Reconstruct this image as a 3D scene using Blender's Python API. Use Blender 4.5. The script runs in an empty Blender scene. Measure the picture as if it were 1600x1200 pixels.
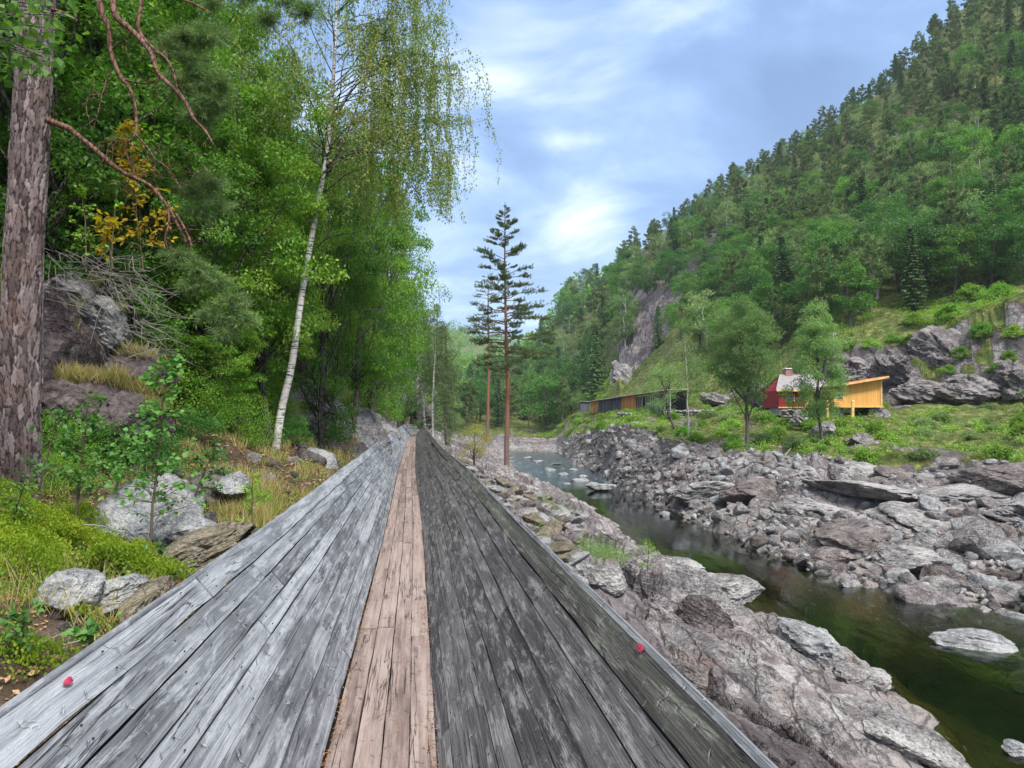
import bpy, math, random
import numpy as np
from mathutils import Vector
R = math.radians
sc = bpy.context.scene
col = sc.collection
F = 1156.0                                   # focal length in pixels of a 1600 wide frame
PITCH = math.atan(50 / F)

# ---------------------------------------------------------------- camera
cam = bpy.data.cameras.new('camera'); camo = bpy.data.objects.new('camera', cam); col.objects.link(camo)
cam.sensor_width = 36; cam.lens = 36 * F / 1600; cam.clip_start = .05; cam.clip_end = 6000
camo.location = (0, 0, 0); camo.rotation_euler = (math.pi / 2 + PITCH, 0, 0)
sc.camera = camo

# ---------------------------------------------------------------- world, sun, exposure
SUN_EL, SUN_AZ = R(52), R(150)               # azimuth clockwise from +Y (north)
sc.view_settings.view_transform = 'Standard'; sc.view_settings.look = 'None'
sc.view_settings.exposure = 0.56; sc.view_settings.gamma = 1
w = bpy.data.worlds.new('World'); sc.world = w; w.use_nodes = True
def setup_world():
    nt = w.node_tree; nt.nodes.clear(); N = nt.nodes.new; L = nt.links.new
    out = N('ShaderNodeOutputWorld'); bg = N('ShaderNodeBackground'); bg.inputs[1].default_value = 1
    sky = N('ShaderNodeTexSky'); sky.sky_type = 'NISHITA'; sky.sun_disc = False
    sky.sun_elevation = SUN_EL; sky.sun_rotation = SUN_AZ; sky.air_density = 1.0; sky.dust_density = 1.5
    sc_ = N('ShaderNodeVectorMath'); sc_.operation = 'SCALE'; sc_.inputs['Scale'].default_value = .05
    L(sky.outputs[0], sc_.inputs[0])
    tc = N('ShaderNodeTexCoord')
    sep = N('ShaderNodeSeparateXYZ'); L(tc.outputs['Generated'], sep.inputs[0])
    def math_(op, a, b=None, clamp=False):
        m = N('ShaderNodeMath'); m.operation = op; m.use_clamp = clamp
        for i, v in enumerate((a, b)):
            if v is None: continue
            if isinstance(v, (int, float)): m.inputs[i].default_value = v
            else: L(v, m.inputs[i])
        return m.outputs[0]
    zz = math_('ADD', math_('MAXIMUM', sep.outputs[2], 0.0), .16)
    u = math_('DIVIDE', sep.outputs[0], zz); v = math_('DIVIDE', sep.outputs[1], zz)
    cmb = N('ShaderNodeCombineXYZ'); L(u, cmb.inputs[0]); L(v, cmb.inputs[1])
    def noise(scale, detail, rough, off, dist=0.0):
        ad = N('ShaderNodeVectorMath'); ad.operation = 'ADD'; ad.inputs[1].default_value = off; L(cmb.outputs[0], ad.inputs[0])
        n = N('ShaderNodeTexNoise'); n.inputs['Scale'].default_value = scale; n.inputs['Detail'].default_value = detail
        n.inputs['Roughness'].default_value = rough; n.inputs['Distortion'].default_value = dist
        L(ad.outputs[0], n.inputs['Vector']); return n.outputs[0]
    n1 = noise(1.7, 9, .58, (3.1, 1.7, 0), .5); n2 = noise(.45, 3, .5, (8.4, 2.2, 4))
    base = math_('ADD', math_('ADD', math_('MULTIPLY', n1, .80), -.09), math_('MULTIPLY', n2, .38))
    # a few thin places in the cloud deck where it is whiter, each a soft patch at its own direction
    def patch(px, py, sx, sy, amp):
        a, b = (px - 800) / F, (600 - py) / F
        d = Vector((a, math.cos(PITCH) - b * math.sin(PITCH), math.sin(PITCH) + b * math.cos(PITCH))).normalized()
        el = math.asin(d.z); az = math.atan2(d.x, d.y)
        azn = math_('ARCTAN2', sep.outputs[0], sep.outputs[1]); eln = math_('ARCSINE', sep.outputs[2])
        dx = math_('DIVIDE', math_('SUBTRACT', azn, az), sx); dy = math_('DIVIDE', math_('SUBTRACT', eln, el), sy)
        q = math_('ADD', math_('MULTIPLY', dx, dx), math_('MULTIPLY', dy, dy))
        return math_('MULTIPLY', math_('EXPONENT', math_('MULTIPLY', q, -1.0)), amp)
    tot = base
    for p in [(915, 330, .060, .034, .085), (885, 222, .080, .013, .10), (775, 130, .05, .03, .09), (965, 395, .05, .025, .09), (730, 235, .04, .05, .08),
              (800, 20, .08, .03, .10), (640, 430, .06, .06, .05), (1080, 140, .08, .02, .05), (1290, 130, .10, .03, -.03), (1050, 290, .08, .03, -.04), (790, 210, .06, .03, -.05), (700, 420, .10, .03, -.04)]:
        tot = math_('ADD', tot, patch(*p))
    rp = N('ShaderNodeValToRGB'); L(tot, rp.inputs[0]); cr = rp.color_ramp
    cr.elements[0].position = .34; cr.elements[0].color = (.165, .280, .530, 1)
    cr.elements[1].position = .74; cr.elements[1].color = (1.15, 1.2, 1.22, 1)
    for p_, c_ in ((.47, (.255, .410, .720, 1)), (.545, (.40, .575, .88, 1)), (.63, (.72, .86, 1.02, 1))):
        e = cr.elements.new(p_); e.color = c_
    # an overcast sky is brighter and whiter overhead than near the horizon
    up = math_('SUBTRACT', sep.outputs[2], .5, True)
    lift = math_('ADD', math_('MULTIPLY', up, 4.4), .645)
    mul = N('ShaderNodeVectorMath'); mul.operation = 'SCALE'; L(rp.outputs[0], mul.inputs[0]); L(lift, mul.inputs['Scale'])
    wh = N('ShaderNodeMix'); wh.data_type = 'RGBA'; L(math_('MULTIPLY', up, 3.0, True), wh.inputs[0])
    L(mul.outputs[0], wh.inputs[6])
    bw = N('ShaderNodeRGBToBW'); L(mul.outputs[0], bw.inputs[0])
    tint = N('ShaderNodeVectorMath'); tint.operation = 'SCALE'; tint.inputs[0].default_value = (1.3, 1.27, 1.22); L(bw.outputs[0], tint.inputs['Scale'])
    L(tint.outputs[0], wh.inputs[7])
    add = N('ShaderNodeVectorMath'); add.operation = 'ADD'; L(sc_.outputs[0], add.inputs[0]); L(wh.outputs[2], add.inputs[1])
    L(add.outputs[0], bg.inputs[0]); L(bg.outputs[0], out.inputs[0])
setup_world()
sun = bpy.data.lights.new('sun', 'SUN'); sun.energy = 3.3; sun.angle = R(10); sun.color = (1, .96, .90)
suno = bpy.data.objects.new('sun', sun); col.objects.link(suno)
sd = Vector((math.sin(SUN_AZ) * math.cos(SUN_EL), math.cos(SUN_AZ) * math.cos(SUN_EL), math.sin(SUN_EL)))
suno.rotation_euler = sd.to_track_quat('Z', 'Y').to_euler(); suno.location = sd * 100
sc.cycles.max_bounces = 6; sc.cycles.transparent_max_bounces = 8; sc.cycles.diffuse_bounces = 3
sc.cycles.glossy_bounces = 2; sc.cycles.transmission_bounces = 4; sc.cycles.volume_bounces = 0
sc.cycles.caustics_reflective = False; sc.cycles.caustics_refractive = False
sc.cycles.use_adaptive_sampling = True

def at(px, py, Y):
    """point of the world that lies Y metres ahead on the ray of a photograph pixel"""
    a, b = (px - 800) / F, (600 - py) / F
    y = math.cos(PITCH) - b * math.sin(PITCH); z = math.sin(PITCH) + b * math.cos(PITCH)
    return Vector((a / y * Y, Y, z / y * Y))

# ---------------------------------------------------------------- numpy noise
def _h(ix, iy, iz, s):
    h = (ix.astype(np.int64) * 374761393 + iy.astype(np.int64) * 668265263 + iz.astype(np.int64) * 2147483647 + s * 974634777) & 0xFFFFFFFF
    h = ((h ^ (h >> 13)) * 1274126177) & 0xFFFFFFFF
    h = ((h ^ (h >> 16)) * 2246822519) & 0xFFFFFFFF
    return ((h ^ (h >> 15)) & 0xFFFFFF) / float(0xFFFFFF)
def vnoise(P, s=0):
    i = np.floor(P).astype(np.int64); f = P - i; f = f * f * (3 - 2 * f)
    r = 0
    for a in (0, 1):
        wa = f[:, 0] if a else 1 - f[:, 0]
        for b in (0, 1):
            wb = f[:, 1] if b else 1 - f[:, 1]
            for c in (0, 1):
                wc = f[:, 2] if c else 1 - f[:, 2]
                r = r + wa * wb * wc * _h(i[:, 0] + a, i[:, 1] + b, i[:, 2] + c, s)
    return r * 2 - 1
def fbm(P, o=5, s=0, g=.5):
    r = 0; a = 1.0; P = np.array(P, float)
    M = np.array([[.80, .60, 0], [-.58, .77, .26], [.16, -.21, .96]])
    for k in range(o):
        r = r + a * vnoise(P, s + k); P = (P @ M) * 2.03 + 17.3; a *= g
    return r
def ridged(P, o=4, s=0):
    r = 0; a = .6; P = np.array(P, float)
    for k in range(o):
        r = r + a * (1 - np.abs(vnoise(P, s + k)) * 2); P = P * 2.1 + 9.1; a *= .5
    return r
def cells2(X, Y, s=0):
    """2-D Voronoi: distance to edge, cell random values, offset from the cell's seed"""
    ix, iy = np.floor(X).astype(np.int64), np.floor(Y).astype(np.int64)
    f1 = np.full(X.shape, 9.); f2 = np.full(X.shape, 9.); bx = np.zeros(X.shape, np.int64); by = bx.copy(); ox = np.zeros(X.shape); oy = ox.copy()
    z = np.zeros_like(ix)
    for a in (-1, 0, 1):
        for b in (-1, 0, 1):
            sx = ix + a + .1 + .8 * _h(ix + a, iy + b, z, s); sy = iy + b + .1 + .8 * _h(ix + a, iy + b, z, s + 1)
            d = np.hypot(X - sx, Y - sy); m = d < f1
            f2 = np.where(m, f1, np.minimum(f2, d)); bx = np.where(m, ix + a, bx); by = np.where(m, iy + b, by)
            ox = np.where(m, X - sx, ox); oy = np.where(m, Y - sy, oy); f1 = np.where(m, d, f1)
    return f2 - f1, [_h(bx, by, z, s + 5 + k) * 2 - 1 for k in range(3)], ox, oy
def sstep(a, b, x):
    t = np.clip((x - a) / (b - a), 0, 1); return t * t * (3 - 2 * t)

# ---------------------------------------------------------------- object helpers
def tag(o, label=None, cat=None, group=None, kind=None):
    if label: o['label'] = label
    if cat: o['category'] = cat
    if group: o['group'] = group
    if kind: o['kind'] = kind
    return o
def mesh_data(name, V, faces, mats, smooth=False, attrs=None, fattr=None):
    """faces: list of (int array n x k, material index)"""
    me = bpy.data.meshes.new(name); V = np.asarray(V, np.float32)
    me.vertices.add(len(V)); me.vertices.foreach_set('co', V.ravel())
    fl = [(np.asarray(f, np.int32), m) for f, m in faces if len(f)]
    idx = np.concatenate([f.ravel() for f, m in fl]); tot = np.concatenate([np.full(len(f), f.shape[1], np.int32) for f, m in fl])
    mi = np.concatenate([np.full(len(f), m, np.int32) for f, m in fl])
    st = np.concatenate([[0], np.cumsum(tot)[:-1]]).astype(np.int32)
    me.loops.add(len(idx)); me.loops.foreach_set('vertex_index', idx)
    me.polygons.add(len(tot)); me.polygons.foreach_set('loop_start', st); me.polygons.foreach_set('loop_total', tot)
    me.polygons.foreach_set('material_index', mi)
    if smooth is False: me.polygons.foreach_set("use_smooth", np.zeros(len(tot), bool))
    else:
        if smooth is True: me.polygons.foreach_set('use_smooth', np.ones(len(tot), bool))
        else: me.polygons.foreach_set('use_smooth', np.isin(mi, smooth))
    for k, a in (attrs or {}).items():
        a = np.asarray(a, np.float32)
        if a.ndim == 1:
            at_ = me.attributes.new(k, 'FLOAT', 'POINT'); at_.data.foreach_set('value', a)
        else:
            at_ = me.attributes.new(k, 'FLOAT_VECTOR', 'POINT'); at_.data.foreach_set('vector', a.ravel())
    for m in (mats if isinstance(mats, (list, tuple)) else [mats]): me.materials.append(m)
    me.update(calc_edges=True)
    return me
def link(name, data, parent=None, loc=None, rz=0, scale=None):
    o = bpy.data.objects.new(name, data); col.objects.link(o)
    if parent: o.parent = parent
    if loc is not None: o.location = loc
    if rz: o.rotation_euler.z = rz
    if scale is not None: o.scale = scale if hasattr(scale, '__len__') else (scale,) * 3
    return o
def copy_tree(o, parent=None):
    c = o.copy(); col.objects.link(c)
    if parent: c.parent = parent
    for ch in KIDS.get(o.name, []):
        k = ch.copy(); col.objects.link(k); k.parent = c
        k.matrix_parent_inverse = ch.matrix_parent_inverse.copy()
        for g in KIDS.get(ch.name, []):
            q = g.copy(); col.objects.link(q); q.parent = k
    return c
KIDS = {}
def kid(name, data, parent, **k):
    o = link(name, data, parent, **k); KIDS.setdefault(parent.name, []).append(o); return o

class MB:
    """collects shapes into one mesh"""
    def __init__(s): s.V = []; s.F = []; s.n = 0; s.A = {}
    def add(s, V, Fs, mi=0, **attrs):
        V = np.asarray(V, float); Fs = np.asarray(Fs)
        s.F.append((Fs + s.n, mi)); s.V.append(V)
        for k, a in attrs.items():
            a = np.asarray(a, float)
            if a.ndim == 0: a = np.full(len(V), float(a))
            s.A.setdefault(k, []).append((s.n, a))
        s.n += len(V); return s
    def box(s, c, size, mi=0, rz=0, **attrs):
        x, y, z = [d / 2 for d in size]
        V = np.array([(a * x, b * y, d * z) for a in (-1, 1) for b in (-1, 1) for d in (-1, 1)])
        ca, sa = math.cos(rz), math.sin(rz); V = V @ np.array([[ca, sa, 0], [-sa, ca, 0], [0, 0, 1]]) + np.array(c)
        return s.add(V, [(0, 1, 3, 2), (4, 6, 7, 5), (0, 4, 5, 1), (2, 3, 7, 6), (0, 2, 6, 4), (1, 5, 7, 3)], mi, **attrs)
    def beam(s, a, b, w_, h_, mi=0, up=(0, 0, 1), **attrs):
        a, b = np.array(a, float), np.array(b, float); d = b - a; d /= np.linalg.norm(d)
        x = np.cross(d, up); n = np.linalg.norm(x); x = x / n if n > 1e-6 else np.array((1., 0, 0)); y = np.cross(x, d)
        V = [p + x * i * w_ / 2 + y * j * h_ / 2 for p in (a, b) for i, j in ((-1, -1), (1, -1), (1, 1), (-1, 1))]
        return s.add(V, [(3, 2, 1, 0), (4, 5, 6, 7), (0, 1, 5, 4), (1, 2, 6, 5), (2, 3, 7, 6), (3, 0, 4, 7)], mi, **attrs)
    def tube(s, P, r, n=8, mi=0, cap=True, **attrs):
        P = np.asarray(P, float); r = np.broadcast_to(np.asarray(r, float), (len(P),))
        T = np.gradient(P, axis=0); T /= np.linalg.norm(T, axis=1)[:, None] + 1e-9
        ref = np.array((0, 0, 1.)) if abs(T[0, 2]) < .9 else np.array((1., 0, 0))
        X = np.cross(T, ref); X /= np.linalg.norm(X, axis=1)[:, None] + 1e-9; Yv = np.cross(T, X)
        a = np.arange(n) / n * 2 * math.pi
        V = P[:, None] + r[:, None, None] * (X[:, None] * np.cos(a)[None, :, None] + Yv[:, None] * np.sin(a)[None, :, None])
        V = V.reshape(-1, 3); i = np.arange(len(P) - 1)[:, None] * n; j = np.arange(n)[None]; k = (j + 1) % n
        Fs = np.stack([i + j, i + k, i + n + k, i + n + j], -1).reshape(-1, 4)[:, ::-1]
        s.add(V, Fs, mi, **attrs)
        return s
    def leaves(s, P, A, Nn, L_, W_, fold=.15, mi=0, **attrs):
        """one folded diamond per leaf: base point P, axis A, normal N"""
        n = len(P); A = A / (np.linalg.norm(A, axis=1)[:, None] + 1e-9)
        B = np.cross(A, Nn); B /= np.linalg.norm(B, axis=1)[:, None] + 1e-9; Nn = np.cross(B, A)
        L_ = np.broadcast_to(L_, (n,))[:, None]; W_ = np.broadcast_to(W_, (n,))[:, None]
        V = np.stack([P, P + A * L_ * .45 + B * W_ * .5 + Nn * W_ * fold, P + A * L_, P + A * L_ * .45 - B * W_ * .5 + Nn * W_ * fold], 1).reshape(-1, 3)
        at2 = {k: np.repeat(a, 4) if np.ndim(a) else a for k, a in attrs.items()}
        return s.add(V, np.arange(4 * n).reshape(-1, 4), mi, **at2)
    def data(s, name, mats, smooth=False):
        V = np.concatenate(s.V); attrs = {}
        for k, lst in s.A.items():
            sh = (len(V),) if lst[0][1].ndim == 1 else (len(V), 3); arr = np.zeros(sh)
            for st, a in lst: arr[st:st + len(a)] = a
            attrs[k] = arr
        return mesh_data(name, V, s.F, mats, smooth, attrs)

# ---------------------------------------------------------------- node helpers
class NM:
    def __init__(s, name):
        s.m = bpy.data.materials.new(name); s.m.use_nodes = True; s.nt = s.m.node_tree; s.nt.nodes.clear()
        s.out = s.n('ShaderNodeOutputMaterial')
    def n(s, t): return s.nt.nodes.new(t)
    def set(s, sock, v):
        if v is None: return
        if isinstance(v, bpy.types.NodeSocket): s.nt.links.new(v, sock)
        elif isinstance(v, (tuple, list)) and len(v) == 3 and sock.type == 'RGBA': sock.default_value = (*v, 1)
        else: sock.default_value = v
    def obj(s): return s.n('ShaderNodeTexCoord').outputs['Object']
    def pos(s): return s.n('ShaderNodeNewGeometry').outputs['Position']
    def attr(s, name, vec=False):
        a = s.n('ShaderNodeAttribute'); a.attribute_name = name; return a.outputs['Vector' if vec else 'Fac']
    def rnd(s): return s.n('ShaderNodeObjectInfo').outputs['Random']
    def map(s, v, scale=(1, 1, 1), rot=(0, 0, 0), loc=(0, 0, 0)):
        m = s.n('ShaderNodeMapping'); s.set(m.inputs[0], v); m.inputs['Scale'].default_value = scale; m.inputs['Rotation'].default_value = rot
        m.inputs['Location'].default_value = loc; return m.outputs[0]
    def noise(s, v, scale, detail=4, rough=.5, dist=0, colr=False):
        m = s.n('ShaderNodeTexNoise'); s.set(m.inputs['Vector'], v); m.inputs['Scale'].default_value = scale; m.inputs['Detail'].default_value = detail
        m.inputs['Roughness'].default_value = rough; m.inputs['Distortion'].default_value = dist; return m.outputs[1 if colr else 0]
    def vor(s, v, scale, feat='F1', rnd=1, out=0):
        m = s.n('ShaderNodeTexVoronoi'); m.feature = feat; s.set(m.inputs['Vector'], v); m.inputs['Scale'].default_value = scale
        m.inputs['Randomness'].default_value = rnd; return m.outputs[out]
    def ma(s, op, a, b=None, c=None, clamp=False):
        m = s.n('ShaderNodeMath'); m.operation = op; m.use_clamp = clamp
        s.set(m.inputs[0], a); s.set(m.inputs[1], b); s.set(m.inputs[2], c); return m.outputs[0]
    def vm(s, op, a, b=None, sc_=None):
        m = s.n('ShaderNodeVectorMath'); m.operation = op; s.set(m.inputs[0], a); s.set(m.inputs[1], b)
        if sc_ is not None: s.set(m.inputs['Scale'], sc_)
        return m.outputs[0]
    def ramp(s, f, stops, interp='LINEAR'):
        m = s.n('ShaderNodeValToRGB'); s.set(m.inputs[0], f); cr = m.color_ramp; cr.interpolation = interp
        while len(cr.elements) < len(stops): cr.elements.new(.5)
        for e, (p, c) in zip(cr.elements, stops):
            e.position = p; e.color = (c, c, c, 1) if isinstance(c, (int, float)) else (*c, 1)
        return m.outputs[0]
    def mr(s, v, a, b, c=0, d=1):
        m = s.n('ShaderNodeMapRange'); s.set(m.inputs[0], v)
        for i, q in enumerate((a, b, c, d)): m.inputs[i + 1].default_value = q
        return m.outputs[0]
    def mix(s, f, a, b, mode='MIX'):
        m = s.n('ShaderNodeMix'); m.data_type = 'RGBA'; m.blend_type = mode; s.set(m.inputs[0], f); s.set(m.inputs[6], a); s.set(m.inputs[7], b); return m.outputs[2]
    def bump(s, h, dist, strength=1, normal=None):
        m = s.n('ShaderNodeBump'); m.inputs['Strength'].default_value = strength; m.inputs['Distance'].default_value = dist
        s.set(m.inputs['Height'], h)
        if normal is not None: s.set(m.inputs['Normal'], normal)
        return m.outputs[0]
    def pbsdf(s, colr, rough=.8, normal=None, spec=.3):
        p = s.n('ShaderNodeBsdfPrincipled'); s.set(p.inputs['Base Color'], colr); s.set(p.inputs['Roughness'], rough); s.set(p.inputs['Specular IOR Level'], spec)
        if normal is not None: s.set(p.inputs['Normal'], normal)
        return p.outputs[0]
    def done(s, sh): s.set(s.out.inputs[0], sh); return s.m

def mat_leaf(name, c1, c2, c3=None, trans=.35, rough=.5, spec=.25):
    """leaf: two or three greens picked per leaf and per plant, with light passing through"""
    m = NM(name); t = m.attr('tint'); r = m.rnd()
    f = m.ma('FRACT', m.ma('ADD', m.ma('MULTIPLY', t, .8), m.ma('MULTIPLY', r, .35)))
    st = [(0, c1), (.55, c2), (1, c2)] if c3 is None else [(0, c1), (.5, c2), (.92, c3), (1, c3)]
    c = m.ramp(f, st)
    r2 = m.ma('FRACT', m.ma('MULTIPLY', r, 7.31))
    c = m.vm('SCALE', c, sc_=m.mr(r2, 0, 1, .78, 1.25))
    d = m.pbsdf(c, rough, None, spec)
    tr = m.n('ShaderNodeBsdfTranslucent'); m.set(tr.inputs[0], m.vm('MULTIPLY', c, (1.15, 1.3, .55)))
    mx = m.n('ShaderNodeMixShader'); mx.inputs[0].default_value = trans + .06; m.set(mx.inputs[1], d); m.set(mx.inputs[2], tr.outputs[0])
    return m.done(mx.outputs[0])

def mat_rock(name, c_dark, c_mid, c_light, scale=1.0, lichen=.35, rust=.3, world=False, bumpd=.05):
    m = NM(name); v = m.pos() if world else m.obj()
    vs = m.vm('SCALE', v, sc_=scale)
    big = m.noise(vs, .35, 4, .55); med = m.noise(vs, 1.7, 6, .62); fine = m.noise(vs, 14, 5, .7)
    stri = m.noise(m.map(vs, (.6, 1.2, 5.5), (R(12), R(-18), 0)), 1.6, 5, .6, .6)
    f = m.ma('ADD', m.ma('ADD', m.ma('MULTIPLY', big, .30), m.ma('MULTIPLY', med, .32)), m.ma('ADD', m.ma('MULTIPLY', fine, .24), m.ma('MULTIPLY', stri, .16)))
    c = m.ramp(f, [(.39, c_dark), (.485, c_mid), (.575, c_light), (.66, tuple(min(1, x * 1.15) for x in c_light))])
    rs = m.noise(m.vm('ADD', vs, (7.7, 3.1, 5.0)), .9, 4, .6)
    c = m.mix(m.ma('MULTIPLY', m.ramp(rs, [(.52, 0), (.64, 1)]), rust), c, (.175, .120, .105))
    li = m.noise(m.vm('ADD', vs, (1.7, 9.1, 2.0)), 3.2, 7, .72)
    c = m.mix(m.ma('MULTIPLY', m.ramp(li, [(.56, 0), (.62, 1)]), lichen), c, (.42, .41, .36))
    bl = m.noise(m.vm('ADD', vs, (4.7, 1.1, 8.0)), 2.1, 6, .7)
    c = m.mix(m.ma('MULTIPLY', m.ramp(bl, [(.57, 0), (.66, 1)]), .55), c, (.045, .04, .045))
    cr = m.vor(m.vm('ADD', m.map(vs, (.8, .8, 2.2), (R(20), R(-15), R(30))), m.vm('SCALE', m.noise(vs, 1.3, 4, .6, colr=True), sc_=1.1)), 1.1, 'DISTANCE_TO_EDGE')
    crk = m.ramp(m.ma('ADD', cr, m.ma('MULTIPLY', m.ma('SUBTRACT', big, .5), .10)), [(0, 0), (.014, 1)])
    c = m.mix(m.ma('MULTIPLY', m.ma('SUBTRACT', 1.0, crk), .5), c, (.03, .025, .025))
    cr2 = m.vor(m.vm('ADD', m.map(vs, (1.5, 1.5, 3.4), (R(-25), R(30), R(10))), m.vm('SCALE', m.noise(vs, 2.3, 4, .6, colr=True), sc_=.9)), 2.2, 'DISTANCE_TO_EDGE')
    ck2 = m.ma('MULTIPLY', m.ramp(cr2, [(0, 1), (.03, 0)]), m.ramp(m.noise(m.vm('ADD', vs, (2.2, 6, 1)), 1.4, 3), [(.48, 0), (.58, 1)]))
    c = m.mix(m.ma('MULTIPLY', ck2, .55), c, (.03, .027, .027)); c = m.vm('SCALE', c, sc_=m.mr(fine, .3, .7, .72, 1.25))
    h = m.ma('ADD', m.ma('ADD', m.ma('MULTIPLY', med, .9), m.ma('MULTIPLY', fine, .34)), m.ma('ADD', m.ma('MULTIPLY', crk, .12), m.ma('MULTIPLY', stri, .5)))
    m.h = h
    return m, v, c, m.bump(h, bumpd * 4.2), fine
# ---------------------------------------------------------------- layout of the valley
def xc(Y): return -.1525 - .1298 * np.asarray(Y, float) - .11 * sstep(8, 24, np.asarray(Y, float)) * (1 - sstep(45, 66, np.asarray(Y, float)))
LY = [-20, 0, 10, 16.8, 21.8, 28, 40, 48.7, 70, 77, 83, 90, 109, 132, 168, 185, 205, 260]
LX = [9, 8, 8.9, 9.9, 11.1, 11.0, 9.9, 8.2, 6.8, 6.0, 4.2, 2.4, .9, .1, -.6, -6, -30, -70]
WATER = -8.0
PXK = np.array([400, 640, 760, 800, 850, 870, 900, 950, 966, 990, 1050, 1130, 1200, 1300, 1380, 1440, 1500, 1600, 1800, 2300], float)
KY = np.array([
 #  K2   K3   K4   K5   K6   K7   K8   K9   K10  K11
 [182, 196, 235, 239, 300, 330, 380, 460, 800, 1300],
 [180, 195, 235, 239, 300, 330, 380, 460, 800, 1300],
 [175, 192, 235, 239, 300, 330, 380, 460, 800, 1300],
 [170, 190, 233, 237, 300, 330, 380, 460, 800, 1300],
 [165, 190, 230, 234, 290, 315, 370, 455, 800, 1300],
 [162, 182, 215, 219, 280, 305, 365, 455, 800, 1300],
 [124, 146, 180, 184, 240, 270, 340, 450, 800, 1300],
 [94, 114, 145, 149, 175, 210, 320, 450, 800, 1300],
 [83, 106, 138, 142, 168, 205, 310, 450, 800, 1300],
 [75, 99, 131, 135, 165, 185, 250, 330, 900, 1300],
 [61.6, 80, 116, 120, 132, 145, 225, 322, 900, 1300],
 [51, 71, 105, 109, 120, 130, 205, 308, 900, 1300],
 [44, 66, 95, 99, 106, 114, 195, 298, 900, 1300],
 [38.5, 62, 87, 91, 96, 104, 185, 288, 900, 1300],
 [36, 60, 84, 88, 94, 106, 180, 276, 900, 1300],
 [34.2, 58, 82, 86, 92, 106, 175, 266, 900, 1300],
 [32.5, 57, 80, 84, 90, 104, 170, 258, 900, 1300],
 [29.4, 55, 78, 82, 88, 100, 165, 250, 900, 1300],
 [26, 52, 75, 79, 85, 96, 160, 240, 900, 1300],
 [22, 50, 73, 77, 83, 94, 155, 230, 900, 1300]], float)
def _ridge(px, py, Y, h): return (650 - py) / F * Y * 1.0 - h
SKY = {990: 392, 1050: 343, 1130: 268, 1200: 230, 1300: 168, 1380: 108, 1440: 50, 1500: -12, 1600: -100, 1800: -270, 2300: -600}
def _rz(px): return _ridge(px, SKY[px], KY[list(PXK).index(px), 7], 7)
KZ = np.array([
 [-8, -5, -1, -1, 5, 7, 12, 20, 60, 140],
 [-8, -5, -1, -1, 5, 7, 12, 20, 60, 140],
 [-8, -5, -1, -1, 5, 7, 12, 22, 60, 140],
 [-8, -5, -1, -1, 5, 8, 16, 30, 60, 140],
 [-8, -5.5, -1, -1, 5, 9, 24, 46, 70, 140],
 [-8, -5, -.5, -.4, 6, 12, 34, 64, 80, 140],
 [-8, -4, 0, .1, 7, 14, 40, 77, 90, 140],
 [-8, -1.9, .6, .7, 6, 12, 40, 80, 90, 130],
 [-8, -1.5, .6, .7, 8, 16, 44, 82, 90, 130],
 [-8, -1.3, .6, .7, 9, 17, 42, _rz(990), 40, 60],
 [-8, -2.8, .5, .6, 6.5, 10, 43, _rz(1050), 50, 60],
 [-8, -3.6, .7, .8, 7, 9.5, 45, _rz(1130), 60, 70],
 [-8, -3.8, .9, 1.0, 5.5, 8, 46, _rz(1200), 70, 80],
 [-8, -4.6, 1.1, 1.2, 7.8, 10.8, 50, _rz(1300), 80, 90],
 [-8, -4.3, 1.0, 1.1, 9.5, 14, 55, _rz(1380), 90, 90],
 [-8, -4.1, .8, 1.0, 10.5, 15.5, 58, _rz(1440), 90, 90],
 [-8, -3.8, .7, .9, 12.8, 16.5, 62, _rz(1500), 90, 90],
 [-8, -3.3, .7, .9, 14.0, 18, 66, _rz(1600), 90, 90],
 [-8, -3.0, .7, .9, 15.5, 19, 70, _rz(1800), 90, 90],
 [-8, -3.0, .7, .9, 16, 20, 75, 150, 90, 90]], float)
UK = [0, 1.0, 1.25, 1.6, 2.5, 3.5, 4.5, 6, 8, 12, 20, 40, 90]
VK = [-10, 3, 8, 12, 16, 22, 30, 45, 62, 76, 90, 120, 165, 190]
LZ = np.array([
 [-2.3, -2.1, -1.5, -1.35, -1.1, -.8, -.5, 0, .8, 2.5, 7, 22, 50],
 [-2.3, -2.1, -1.5, -1.35, -1.1, -.8, -.5, 0, .8, 2.5, 7, 22, 50],
 [-2.3, -2.1, -1.5, -1.35, -1.12, -.78, -.5, .4, 1.9, 4.2, 9, 23, 50],
 [-2.3, -2.1, -1.5, -1.35, -1.1, -.7, -.1, .9, 2.2, 4.4, 9, 23, 50],
 [-2.3, -2.1, -1.4, -1.2, -.9, -.35, .3, 1.2, 2.3, 4.6, 9.5, 23, 50],
 [-2.3, -2.1, -1.1, -.75, -.25, .3, .8, 1.7, 2.8, 5.2, 10, 24, 50],
 [-2.3, -2.1, -1.0, -.6, .1, .7, 1.2, 2.0, 3.2, 5.8, 11, 25, 50],
 [-2.3, -2.1, -.9, -.3, .5, 1.1, 1.6, 2.5, 3.8, 6.5, 12, 26, 50],
 [-2.3, -2.1, -.7, .2, 1.2, 1.8, 2.3, 3.2, 4.4, 7.5, 13, 27, 50],
 [-2.3, -1.6, -.3, .8, 2.0, 2.6, 3.0, 3.7, 4.8, 8, 14, 28, 50],
 [-1.0, .6, 1.2, 1.9, 2.9, 3.4, 3.9, 4.6, 5.8, 9, 15, 28, 50],
 [-1.0, -.5, 0, .4, 1, 1.6, 2.2, 3, 4, 8, 15, 28, 50],
 [-3.0, -3, -2.5, -2.2, -2, -1.6, -1, 0, 2, 5, 10, 18, 30],
 [-11] * 13], float)

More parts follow.
